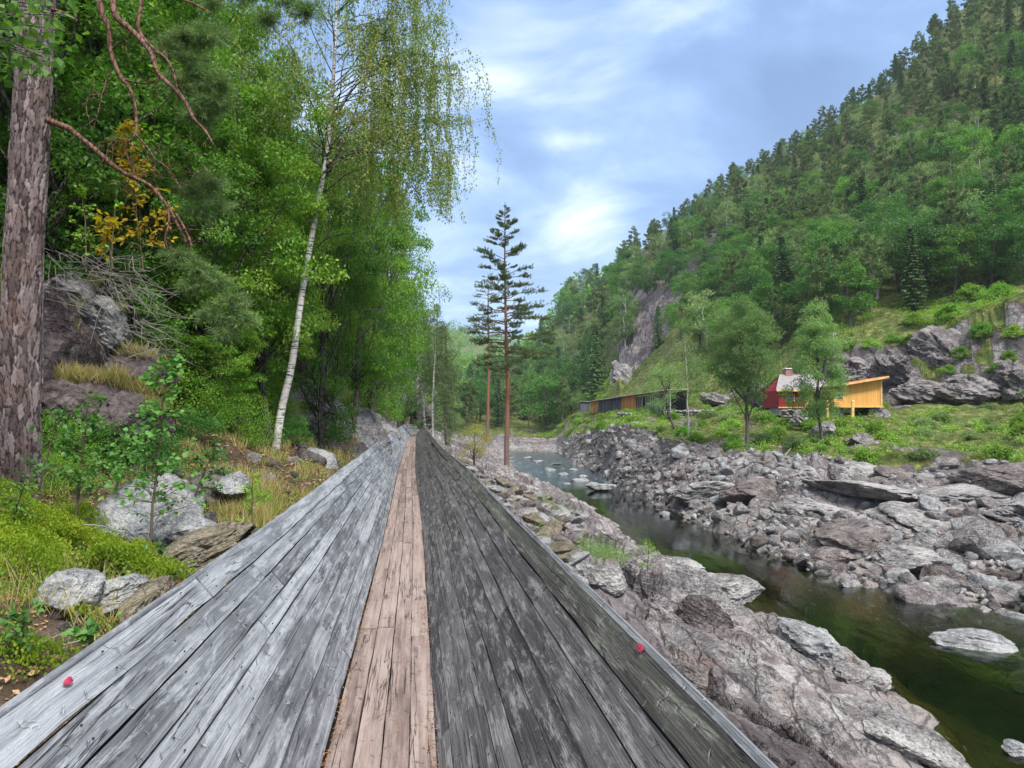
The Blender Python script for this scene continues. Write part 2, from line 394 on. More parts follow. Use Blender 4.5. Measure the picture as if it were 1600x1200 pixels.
def river_right(px): return np.interp(px, PXK, KY[:, 0])
def height(X, Y, detail=True):
    """ground height and the rock / grass share at world points in front of the camera"""
    X = np.asarray(X, float); Y = np.asarray(Y, float); n = len(X)
    P3 = np.stack([X, Y, np.zeros(n)], 1)
    Ys = np.maximum(Y, .5)
    # left hillside
    u = xc(Y) - X
    vi = np.clip(np.searchsorted(VK, Y) - 1, 0, len(VK) - 2); vk = np.array(VK, float); t = np.clip((Y - vk[vi]) / (vk[vi + 1] - vk[vi]), 0, 1); t = t * t * (3 - 2 * t)
    rows = np.stack([np.interp(u, UK, r) for r in LZ], 1); ar = np.arange(n)
    zl = rows[ar, vi] * (1 - t) + rows[ar, vi + 1] * t
    # right of the chute down to the river
    xl = np.interp(Y, LY, LX); wob = (fbm(P3 * .22, 4, 3) * 1.3 + fbm(P3 * .9, 3, 5) * .45) * sstep(3, 14, Y)
    a = np.clip((X - xc(Y)) / np.maximum(xl + wob - xc(Y), 1), 0, 4)
    z0 = np.where(Y < 76, -2.1, np.interp(Y, [76, 84, 150, 175, 190], [-2.1, -1.2, -1.5, -6, -11]))
    zr = z0 + (WATER - z0) * np.power(np.minimum(a, 1), .92)
    zr = zr - .30 * sstep(.8, 1.0, a) * sstep(24, 34, Y)
    over = np.maximum(X - xl - wob, 0)
    zr = np.maximum(zr - np.minimum(over * .55, 3.2), -11.4)
    near = np.where(u > 0, zl, zr); 
    near = np.where(Y > 165, near - (Y - 165) * .25, near); near = np.maximum(near, -11.4)
    # far side of the river
    px = 800 + F * X / Ys
    ky = np.stack([np.interp(px, PXK, KY[:, k]) for k in range(10)], 1); kz = np.stack([np.interp(px, PXK, KZ[:, k]) for k in range(10)], 1)
    wf = fbm(P3 * .16, 4, 11) * 1.0 + fbm(P3 * .8, 3, 13) * .4
    ky[:, 0] += wf; ky[:, 1] += fbm(P3 * .12, 3, 15) * 3.5; ky[:, 4] += fbm(P3 * .1, 3, 17) * 3
    zf = np.full(n, -11.4); d0 = ky[:, 0] - Ys
    zf = np.where(d0 >= 0, WATER - np.minimum(d0 * .5, 3.4), zf)
    for k in range(9):
        s_ = (Ys - ky[:, k]) / np.maximum(ky[:, k + 1] - ky[:, k], .1); m = (s_ >= 0) & (s_ < 1)
        zf = np.where(m, kz[:, k] + (kz[:, k + 1] - kz[:, k]) * s_, zf)
    zf = np.where(Ys >= ky[:, 9], kz[:, 9], zf)
    far = (zf > near) & (px > 560)
    z = np.where(far, zf, near)
    # zones
    rock = np.zeros(n); grass = np.zeros(n)
    inR = (~far) & (u < 0)
    rock = np.where(inR, 1.0, rock)
    bank = far & (Ys < ky[:, 1]); rock = np.where(bank, 1.0, rock)
    nz = fbm(P3 * .25, 4, 21)
    gr = far & (Ys >= ky[:, 1]) & (Ys < ky[:, 4]); grass = np.where(gr, 1.0, grass)
    grass = np.where(gr & (nz > .62), .2, grass); rock = np.where(gr & (nz > .62), .9, rock)
    clf = far & (Ys >= ky[:, 3]) & (Ys < ky[:, 4]) & (px > 1235); rock = np.where(clf, sstep(-.75, -.35, fbm(P3 * .28, 4, 31)), rock); grass = np.where(clf, 1 - rock, grass)
    lo = far & (Ys >= ky[:, 4]) & (Ys < ky[:, 5]); grass = np.where(lo, 1.0, grass)
    py = 650 - F * z / Ys
    prr = np.interp(py, [370, 400, 430, 470, 520, 560, 600, 640], [1150, 1128, 1104, 1066, 1044, 1022, 1000, 965]) + fbm(P3 * .05, 4, 41) * 22
    cl = far & (px > 966) & (px < prr) & (py > 375 + (px - 975) * -.05 + fbm(P3 * .04, 3, 43) * 18) & (Ys < ky[:, 7]) & (Ys > ky[:, 3])
    a2 = (px - 1405) * .8 + (py - 212) * -.6; b2 = (px - 1405) * .6 + (py - 212) * .8
    cl2 = far & (np.abs(a2) / 58 + np.abs(b2) / 17 < 1 + fbm(P3 * .06, 3, 45) * .3) & (Ys > ky[:, 5])
    fo = far & (Ys >= ky[:, 5]); grass = np.where(fo, .75 + .25 * nz, grass)
    cliff = cl | cl2; rock = np.where(cliff, sstep(-.6, .2, fbm(P3 * .07, 4, 47) + .25), rock); grass = np.where(cliff, (1 - rock) * .8, grass)
    sl = far & (px > 990) & (px < 1180) & (py > 520) & (Ys > ky[:, 4]); grass = np.where(sl & ~cliff, .8, grass)
    # left: outcrops of rock along the foot of the slope
    lf = (~far) & (u > 1.2)
    outc = lf & (Y > 15) & (u < 5.5 + Y * .02) & (fbm(P3 * .35, 4, 51) > -.25); rock = np.where(outc, .9, rock)
    grass = np.where(lf & ~outc, np.clip(.25 + fbm(P3 * .5, 3, 53) * .6, 0, 1) * (u < 9), grass)
    if not detail: return z, rock, grass, far, u, px, py, ky, cliff
    # relief: tilted blocks at three sizes, long in the direction of the river
    am = np.where(inR, sstep(.6, 3.2, -u) * (1 - .5 * sstep(1.8, .2, z - WATER)), 0.0)
    wx = X + fbm(P3 * .3, 3, 61) * 1.1; wy = Y + fbm(P3 * .3, 3, 63) * 1.1
    D = 0
    for sx, sy, amp, tl, s in ((3.0, 7.5, .34, .20, 71), (1.15, 2.9, .11, .17, 81), (.45, 1.1, .02, .10, 91)):
        e, (c0, c1, c2), ox, oy = cells2((wx + .35 * wy) / sx, wy / sy, s)
        D = D + (c0 * amp + (c1 * ox * sx + c2 * oy * sy * .5) * tl) * sstep(0, .16, e) - .22 * amp * (1 - sstep(0, .16, e))
    D = D + fbm(P3 * 1.8, 4, 66) * .03 + ridged(P3 * np.array([.9, .3, 1]), 3, 67) * .09
    gq = np.stack([(X + .30 * Y + fbm(P3 * .35, 3, 68) * .8) * 1.5, Y * .11, 0 * X], 1); D = D - .16 * sstep(.62, .98, 1 - np.abs(vnoise(gq, 69)) * 1.6) + .05 * ridged(gq * 2.7, 3, 70)
    dn = am * D
    fb = 0; 
    for sx, sy, amp, tl, s in ((5.5, 5.0, .38, .22, 171), (2.2, 2.0, .16, .20, 181)):
        e, (c0, c1, c2), ox, oy = cells2((X + fbm(P3 * .15, 3, 161) * 2) / sx, (Y + .3 * X) / sy, s)
        fb = fb + (c0 * amp + (c1 * ox * sx + c2 * oy * sy) * tl) * sstep(0, .22, e) - .3 * amp * (1 - sstep(0, .2, e))
    fb = fb + fbm(P3 * .22, 4, 193) * .5
    dn = np.where(bank | clf, fb * (.9 + .6 * clf) + clf * (ridged(P3 * [.35, .35, 0], 4, 197) - .6) * 1.5, dn)
    dn = np.where(gr & ~clf, fb * .25 + fbm(P3 * .3, 4, 95) * .5, dn)
    dn = np.where(far & ~(bank | gr | clf), fbm(P3 * .12, 4, 97) * 1.2 + fbm(P3 * .005, 3, 98) * 26 * sstep(500, 1000, Ys), dn)
    dn = np.where(cliff, (ridged(np.stack([X * .06 + Y * .02, Y * .02, z * .05], 1), 5, 99) * 7 + fb * 1.2) , dn)
    dl = fbm(P3 * .8, 5, 101) * .10 + fbm(P3 * .25, 3, 103) * .2
    e, (c0, c1, c2), ox, oy = cells2((X + .4 * Y + fbm(P3 * .5, 3, 105) * .6) / 1.3, (Y) / 2.2, 107)
    dl = dl + np.where(outc, (c0 * .28 + (c1 * ox + c2 * oy) * .3) * sstep(0, .2, e), 0) + np.where(outc, D * .6, 0)
    dn = np.where(lf, dl * sstep(1.25, 2.6, u), dn)
    z = z + dn
    z = np.where(np.abs(u) < 1.35, np.minimum(z, -1.75 - .25 * (np.abs(u) < 1)), z) * (Y < 74) + z * (Y >= 74)
    return z, rock, grass, far, u, px, py, ky, cliff

def ground_z(x, y): return float(height(np.array([x]), np.array([y]))[0][0])

# ---------------------------------------------------------------- ground material
def mat_ground():
    m, v, rockc, nrm, fine = mat_rock('ground', (.070, .063, .064), (.170, .158, .155), (.345, .325, .31), 1.0, .38, .55, world=True, bumpd=.045)
    z = m.attr('zone', True); sep = m.n('ShaderNodeSeparateXYZ'); m.set(sep.inputs[0], z)
    p = m.n('ShaderNodeSeparateXYZ'); m.set(p.inputs[0], v)
    # washed pale band just above the water line
    band = m.ma('MULTIPLY', m.ramp(m.mr(p.outputs[2], -8.1, -6.6), [(0, .9), (.5, .45), (1, 0)]), m.ramp(m.noise(v, .7, 4, .6), [(.40, .2), (.58, 1)]))
    rockc = m.mix(band, rockc, m.mix(m.noise(v, 5, 5, .7), (.15, .12, .105), (.37, .34, .31)))
    pur0 = m.ramp(m.noise(m.map(v, (1, .4, 1)), .40, 5, .62), [(.47, 0), (.55, 1)])
    rockc = m.mix(m.ma('MULTIPLY', pur0, m.mr(p.outputs[2], -7.2, -5.6, .15, .75)), rockc, m.mix(fine, (.075, .058, .062), (.17, .135, .14)))
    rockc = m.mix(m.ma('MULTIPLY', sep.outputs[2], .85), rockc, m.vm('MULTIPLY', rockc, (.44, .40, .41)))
    jv = m.vm('ADD', m.map(v, (1.05, .30, .9), (0, 0, R(16))), m.vm('SCALE', m.noise(v, 1.1, 5, .62, colr=True), sc_=.55)); je = m.vor(jv, 1.0, 'DISTANCE_TO_EDGE'); j2 = m.vor(m.vm('ADD', jv, (3.3, 1.2, 0)), 2.7, 'DISTANCE_TO_EDGE')
    jk = m.ma('MAXIMUM', m.ramp(je, [(0, 1), (.022, .5), (.04, 0)]), m.ma('MULTIPLY', m.ramp(j2, [(0, 1), (.035, 0)]), m.ramp(m.noise(v, .8, 3), [(.5, 0), (.56, .8)])))
    rockc = m.mix(m.ma('MULTIPLY', jk, .72), rockc, (.028, .024, .024))
    soil = m.ramp(m.noise(v, 3.0, 7, .7), [(.3, (.045, .032, .02)), (.5, (.10, .07, .045)), (.68, (.19, .14, .095))])
    moss = m.ramp(m.noise(v, 1.3, 7, .7), [(.3, (.035, .05, .012)), (.5, (.075, .105, .02)), (.62, (.20, .19, .06)), (.72, (.33, .27, .13))])
    rock, grass = sep.outputs[0], sep.outputs[1]
    edge = m.ma('MULTIPLY', m.ma('SUBTRACT', fine, .5), .9)
    c = m.mix(m.mr(m.ma('ADD', grass, edge), .42, .58), soil, moss)
    c = m.mix(m.mr(m.ma('ADD', rock, edge), .42, .58), c, rockc)
    # river bed: water absorption painted into the colour, amber shallows darkening with depth
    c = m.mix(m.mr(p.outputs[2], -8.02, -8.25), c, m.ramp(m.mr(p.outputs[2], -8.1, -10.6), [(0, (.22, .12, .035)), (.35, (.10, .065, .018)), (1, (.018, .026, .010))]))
    hs = m.ma('ADD', m.ma('MULTIPLY', m.noise(v, 9, 6, .75), .5), m.ma('MULTIPLY', m.noise(v, 40, 3, .7), .2))
    rk = m.mr(m.ma('ADD', rock, edge), .42, .58)
    hh = m.n('ShaderNodeMix'); hh.data_type = 'FLOAT'; m.set(hh.inputs[0], rk); m.set(hh.inputs[2], hs); m.set(hh.inputs[3], m.ma('SUBTRACT', m.h, m.ma('MULTIPLY', jk, .35)))
    return m.done(m.pbsdf(c, .85, m.bump(hh.outputs[0], .17), .25))
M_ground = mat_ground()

def build_ground():
    # polar sheet: fine towards the view, coarse behind, out to the horizon
    th = np.concatenate([np.linspace(-180, -46, 30)[:-1], np.linspace(-46, 46, 930), np.linspace(46, 180, 30)[1:]])
    r = [.9]
    while r[-1] < 3000: r.append(r[-1] * (1.0085 if r[-1] < 60 else 1.012 if r[-1] < 350 else 1.05))
    r = np.array(r); TH, RR = np.meshgrid(np.radians(th), r, indexing='ij')
    X = (np.sin(TH) * RR).ravel(); Y = (np.cos(TH) * RR).ravel()
    z, rock, grass, far_, u_, px_, py_, ky_, cliff_ = height(X, np.maximum(Y, -9)); P3 = np.stack([X, Y, 0 * X], 1); nn = fbm(P3 * [.8, .3, 1], 4, 57)
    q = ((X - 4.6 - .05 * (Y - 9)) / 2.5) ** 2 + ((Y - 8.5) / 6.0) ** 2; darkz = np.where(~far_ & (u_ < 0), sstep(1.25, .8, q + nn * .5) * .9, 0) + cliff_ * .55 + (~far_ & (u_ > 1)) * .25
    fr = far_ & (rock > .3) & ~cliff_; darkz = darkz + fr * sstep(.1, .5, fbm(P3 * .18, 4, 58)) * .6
    bx = np.interp(Y, LY, LX)
    back = Y < 1.5
    nx, ny = len(th), len(r)
    V = np.stack([X, Y, z], 1)
    i = np.arange(nx - 1)[:, None] * ny; j = np.arange(ny - 1)[None]
    Fq = np.stack([i + j, i + ny + j, i + ny + j + 1, i + j + 1], -1).reshape(-1, 4)[:, ::-1]
    V = np.concatenate([V, [[0, 0, -2.3]]]); c = len(V) - 1
    tri = np.stack([np.full(nx - 1, c), np.arange(nx - 1) * ny, np.arange(1, nx) * ny], 1)
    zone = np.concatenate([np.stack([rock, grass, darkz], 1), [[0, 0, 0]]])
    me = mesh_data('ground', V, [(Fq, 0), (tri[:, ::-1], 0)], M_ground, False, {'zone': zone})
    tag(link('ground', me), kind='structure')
build_ground()

# ---------------------------------------------------------------- water
def mat_water():
    m = NM('river water'); v = m.pos(); rap = m.attr('rapid')
    w1 = m.noise(m.map(v, (1.0, .35, 1)), 1.1, 2, .4, .3); w2 = m.noise(m.map(v, (1.0, .5, 1)), 6.0, 4, .6, .5); w3 = m.noise(m.map(v, (1, .6, 1), loc=(4, 0, 0)), 18, 3, .6)
    cur = m.ramp(m.noise(m.map(v, (1.0, .22, 1), loc=(3, 9, 0)), .28, 3, .5), [(.45, 0), (.62, 1)])
    h = m.ma('ADD', m.ma('MULTIPLY', w1, .022), m.ma('ADD', m.ma('MULTIPLY', w2, m.ma('ADD', .0025, m.ma('MULTIPLY', m.ma('ADD', m.ma('MULTIPLY', cur, .35), m.ma('MULTIPLY', rap, 2.2)), .045))),
                                                    m.ma('MULTIPLY', w3, m.ma('MULTIPLY', m.ma('ADD', m.ma('MULTIPLY', cur, .5), rap), .012))))
    nr = m.bump(h, 1.0, .9)
    fr = m.n('ShaderNodeFresnel'); fr.inputs[0].default_value = 1.33; m.set(fr.inputs['Normal'], nr)
    gl = m.n('ShaderNodeBsdfGlossy'); m.set(gl.inputs['Roughness'], m.ma('ADD', .05, m.ma('MULTIPLY', rap, .10))); m.set(gl.inputs['Normal'], nr); m.set(gl.inputs[0], (.9, .95, 1))
    tr = m.n('ShaderNodeBsdfTransparent'); m.set(tr.inputs[0], (.36, .44, .24))
    mx = m.n('ShaderNodeMixShader'); m.set(mx.inputs[0], m.ma('MULTIPLY', fr.outputs[0], 1.15, clamp=True)); m.set(mx.inputs[1], tr.outputs[0]); m.set(mx.inputs[2], gl.outputs[0])
    fo = m.pbsdf((.55, .62, .68), .6)
    fm = m.ma('ADD', m.ma('MULTIPLY', m.ramp(m.noise(m.map(v, (1.3, .30, 1)), .9, 7, .78, 1.0), [(.55, 0), (.68, .8)]), rap),
              m.ma('MULTIPLY', m.ma('MULTIPLY', cur, m.ramp(m.noise(m.map(v, (2.2, .5, 1)), 3.0, 6, .75, 1.2), [(.60, 0), (.66, 1)])), .55), clamp=True)
    m2 = m.n('ShaderNodeMixShader'); m.set(m2.inputs[0], m.ma('MULTIPLY', fm, .6)); m.set(m2.inputs[1], mx.outputs[0]); m.set(m2.inputs[2], fo)
    return m.done(m2.outputs[0])
def build_water():
    ys = np.concatenate([np.linspace(-40, 60, 50), np.linspace(64, 260, 50)]); xs = np.linspace(-120, 60, 91)
    X, Y = np.meshgrid(xs, ys, indexing='ij'); n = len(ys)
    i = np.arange(len(xs) - 1)[:, None] * n; j = np.arange(n - 1)[None]
    Fq = np.stack([i + j, i + n + j, i + n + j + 1, i + j + 1], -1).reshape(-1, 4)
    rap = sstep(80, 90, Y) * (1 - sstep(150, 185, Y)) * .9
    V = np.stack([X.ravel(), Y.ravel(), np.full(X.size, WATER)], 1)
    tag(link('river_water', mesh_data('river_water', V, [(Fq, 0)], mat_water(), True, {'rapid': rap.ravel()})), kind='structure')
build_water()

# ---------------------------------------------------------------- the timber chute
def mat_wood(name, dark, mid, light, blotch, bl_amt, bl_lo, scar=(.5, .5, .5), greenish=0):
    m = NM(name); pc = m.attr('pc', True); sep = m.n('ShaderNodeSeparateXYZ'); m.set(sep.inputs[0], pc); rnd = sep.outputs[2]
    v = m.vm('ADD', pc, m.vm('SCALE', (13.7, 7.9, 3.0), sc_=1)) if False else pc
    g1 = m.noise(m.map(v, (.9, 26, 9)), 1.0, 6, .62, .35); g2 = m.noise(m.map(v, (2.5, 150, 9)), 1.0, 3, .6)
    big = m.noise(m.map(v, (1.1, 5.0, 9)), 1.0, 7, .72, .3)
    f = m.ma('ADD', m.ma('ADD', m.ma('MULTIPLY', g1, .48), m.ma('MULTIPLY', g2, .16)), m.ma('MULTIPLY', big, .36))
    f = m.ma('ADD', f, m.ma('MULTIPLY', m.ma('SUBTRACT', rnd, .5), .13))
    c = m.ramp(f, [(.34, dark), (.47, mid), (.60, light), (.72, tuple(min(1, x * 1.2) for x in light))])
    bl = m.noise(m.map(v, (2.6, 17, 5), loc=(3, 1, 0)), 1.0, 8, .78, .3)
    c = m.mix(m.ma('MULTIPLY', m.ramp(bl, [(bl_lo - .02, 0), (bl_lo + .04, .6), (bl_lo + .16, 1)]), bl_amt), c, blotch)
    # scars left by the logs: short torn lips lying across the boards
    def scarset(sx, sy, off, thr):
        P_ = m.vm('ADD', m.map(v, (sx, sy, 0), loc=off), m.vm('SCALE', m.noise(m.map(v, (3, 7, 1)), 1.5, 4, .7, colr=True), sc_=.8))
        vo = m.n('ShaderNodeTexVoronoi'); vo.voronoi_dimensions = '2D'; m.set(vo.inputs['Vector'], P_); vo.inputs['Scale'].default_value = 1
        d = m.n('ShaderNodeSeparateXYZ'); m.set(d.inputs[0], m.vm('SUBTRACT', P_, vo.outputs['Position'])); cr_ = m.n('ShaderNodeSeparateXYZ'); m.set(cr_.inputs[0], vo.outputs['Color'])
        dx = m.ma('ADD', m.ma('ADD', d.outputs[0], m.ma('MULTIPLY', m.ma('MULTIPLY', d.outputs[1], d.outputs[1]), .3)), m.ma('MULTIPLY', d.outputs[1], m.ma('MULTIPLY', m.ma('SUBTRACT', cr_.outputs[1], .5), 1.3)))
        on = m.ma('MULTIPLY', m.ma('GREATER_THAN', cr_.outputs[0], thr), m.ramp(m.ma('ABSOLUTE', d.outputs[1]), [(.05, 1), (.30, 0)]))
        hi = m.ma('MULTIPLY', m.ramp(m.ma('ADD', dx, .5), [(.505, 0), (.52, 1), (.545, .5), (.575, 0)]), on); lo = m.ma('MULTIPLY', m.ramp(m.ma('ADD', dx, .5), [(.41, 0), (.47, .35), (.495, 1), (.505, 0)]), on)
        return hi, lo
    h1, l1 = scarset(3.6, 8.0, (0, 0, 0), .62); h2, l2 = scarset(7.5, 17.0, (5, 3, 0), .6)
    msk = m.ramp(m.noise(m.map(v, (.9, 2.2, 4), loc=(9, 4, 2)), 1.0, 4, .6), [(.40, .15), (.58, 1)])
    ln = m.ma('MULTIPLY', m.ma('MAXIMUM', h1, m.ma('MULTIPLY', h2, .8)), msk); sh = m.ma('MULTIPLY', m.ma('MAXIMUM', l1, m.ma('MULTIPLY', l2, .8)), msk)
    c = m.mix(m.ma('MULTIPLY', ln, .75), c, scar); c = m.mix(m.ma('MULTIPLY', sh, .75), c, tuple(x * .35 for x in dark))
    # long drying cracks and knots
    ck = m.noise(m.map(v, (.55, 19, 9), loc=(2, 7, 0)), 1.0, 3, .5, .8); crk = m.ramp(m.ma('ABSOLUTE', m.ma('SUBTRACT', ck, .5)), [(0, 1), (.012, 0)])
    crk = m.ma('MULTIPLY', crk, m.ramp(m.noise(m.map(v, (.9, 4, 9), loc=(5, 5, 5)), 1.0, 2), [(.5, 0), (.58, 1)]))
    c = m.mix(m.ma('MULTIPLY', crk, .85), c, (.015, .013, .014))
    kn = m.vor(m.map(v, (1.15, 5.2, 9)), 1.0); kd = m.ramp(kn, [(0, 1), (.07, .75), (.13, 0)]); c = m.mix(m.ma('MULTIPLY', kd, .6), c, tuple(x * .45 for x in dark))
    h = m.ma('SUBTRACT', m.ma('ADD', m.ma('ADD', m.ma('MULTIPLY', g1, .5), m.ma('MULTIPLY', g2, .25)), m.ma('ADD', m.ma('MULTIPLY', big, .8), m.ma('MULTIPLY', m.ma('SUBTRACT', ln, sh), .5))),
             m.ma('ADD', m.ma('MULTIPLY', crk, .6), m.ma('MULTIPLY', kd, .3)))
    return m.done(m.pbsdf(c, .72, m.bump(h, .016), .35))
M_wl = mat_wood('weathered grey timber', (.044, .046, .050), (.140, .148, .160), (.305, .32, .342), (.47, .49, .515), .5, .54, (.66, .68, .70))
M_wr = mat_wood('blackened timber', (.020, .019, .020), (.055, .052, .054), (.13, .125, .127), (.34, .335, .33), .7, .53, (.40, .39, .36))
M_wm = mat_wood('mossy grey timber', (.028, .028, .025), (.068, .068, .058), (.14, .14, .122), (.28, .285, .245), .6, .53, (.42, .41, .37))
M_wf = mat_wood('worn brown timber', (.070, .050, .042), (.175, .128, .110), (.29, .228, .20), (.37, .31, .28), .4, .54, (.22, .15, .12))
def mat_plain(name, c, rough=.7, amp=.3, scale=3., metal=0):
    m = NM(name); v = m.obj(); n_ = m.noise(v, scale, 5, .6)
    cc = m.vm('SCALE', m.mix(0.0, c, c), sc_=m.mr(n_, .3, .7, 1 - amp, 1 + amp)); return m.done(m.pbsdf(cc, rough))
M_backing = mat_plain('dark backing board', (.03, .028, .026))  # thin dark sheet added behind the boards so the gaps look dark
M_iron = mat_plain('rusty nail iron', (.05, .035, .03))
M_redpaint = mat_plain('red paint', (.34, .03, .07), .85, .6, 60)

# centre line: straight ahead, then a bend to the right where it passes the rocks
SL = math.hypot(1, .1298)
def chute_path():
    pts = [(float(xc(y)), y) for y in np.arange(-2.5, 68.01, .25)]
    x, y = pts[-1]; a = math.atan2(-.1298, 1.0)
    for k in range(26):
        a += .25 / 13.0 * min(1, k / 12); x += math.sin(a) * .25; y += math.cos(a) * .25; pts.append((x, y))
    return np.array(pts)
CP = chute_path(); CS = np.concatenate([[0], np.cumsum(np.hypot(*np.diff(CP, axis=0).T))]); S_END = CS[-1]
def frame(s):
    x = np.interp(s, CS, CP[:, 0]); y = np.interp(s, CS, CP[:, 1]); x2 = np.interp(s + .6, CS, CP[:, 0]); y2 = np.interp(s + .6, CS, CP[:, 1])
    x1 = np.interp(s - .6, CS, CP[:, 0]); y1 = np.interp(s - .6, CS, CP[:, 1])
    dx, dy = x2 - x1, y2 - y1; d = np.hypot(dx, dy); dx, dy = dx / d, dy / d
    return np.stack([x, y], 1), np.stack([dy, -dx], 1)            # point, right-hand side
def chz(s): return -1.6 + .012 * np.sin(s * .55) + .02 * np.sin(s * .13 + 1)
prng = np.random.RandomState(5)
def plank(mb, s0, s1, a, b, th, nrm, mi=0, wob=.004):
    """a board along the chute between cross-section points a and b (lateral, height), thickness th behind it"""
    a, b, nrm = np.array(a), np.array(b), np.array(nrm); step = .3 if s0 < 20 else .8
    s = np.linspace(s0, s1, max(3, int((s1 - s0) / step) + 1)); n = len(s); Pq, Rt = frame(s); z0 = chz(s)
    wa = prng.randn(n) * wob * .45; wb = prng.randn(n) * wob * .45; lift = prng.uniform(-1, 1) * wob * 1.6 + np.linspace(0, prng.uniform(-1, 1) * wob, n)
    d = (b - a) / np.linalg.norm(b - a); w_ = np.linalg.norm(b - a)
    rows = []
    for base, off, wv in ((a, 0, wa), (b, 0, wb), (b, -th, wb), (a, -th, wa)):
        q = base[None] + d[None] * wv[:, None] + nrm[None] * (off + (lift if off == 0 else 0 * lift))[:, None]
        rows.append(np.stack([Pq[:, 0] + Rt[:, 0] * q[:, 0], Pq[:, 1] + Rt[:, 1] * q[:, 0], z0 + q[:, 1]], 1))
    V = np.stack(rows, 1).reshape(-1, 3); i = np.arange(n - 1)[:, None] * 4; j = np.arange(4)[None]; k = (j + 1) % 4
    Fq = np.stack([i + j, i + 4 + j, i + 4 + k, i + k], -1).reshape(-1, 4); e = (n - 1) * 4
    ou, ov, rr = prng.uniform(0, 60), prng.uniform(0, 20), prng.uniform()
    pc = np.zeros((n, 4, 3)); pc[:, :, 0] = (s + ou)[:, None]; pc[:, :, 1] = np.array([0, w_, w_ + th, -th])[None] + ov; pc[:, :, 2] = rr
    mb.add(V, np.concatenate([Fq, [(0, 1, 2, 3), (e + 3, e + 2, e + 1, e)]]), mi, pc=pc.reshape(-1, 3))
def course(mb, a, b, th, nrm, s_a=-0.0, L0=3.2, L1=5.2, mi=0, gap=.004, wob=.004, nails=True):
    a, b = np.array(a), np.array(b); d = (b - a) / np.linalg.norm(b - a); s = s_a + prng.uniform(-2, 0)
    while s < S_END:
        e = min(s + prng.uniform(L0, L1), S_END)
        if S_END - e < 1: e = S_END
        g0, g1 = gap * prng.uniform(.3, 1.6), gap * prng.uniform(.3, 1.6)
        plank(mb, max(s, 0) + .004, e - .004 * prng.uniform(.5, 2), a + d * g0, b - d * g1, th, nrm, mi, wob)
        if nails and s < 9:
            for q in np.arange(max(s, 0) + .12, min(e, 10), .85):
                for fr in (.25, .75):
                    c = a + (b - a) * (fr + prng.uniform(-.06, .06)); Pq, Rt = frame(np.array([q])); zz = chz(np.array([q]))[0] + c[1] + nrm[1] * .004
                    lx = c[0] + nrm[0] * .004; mb.box((Pq[0, 0] + Rt[0, 0] * lx, Pq[0, 1] + Rt[0, 1] * lx, zz), (.005, .008, .005), 1, pc=np.zeros((8, 3)))
        s = e
HW, RW, RH = .255, .675, .80
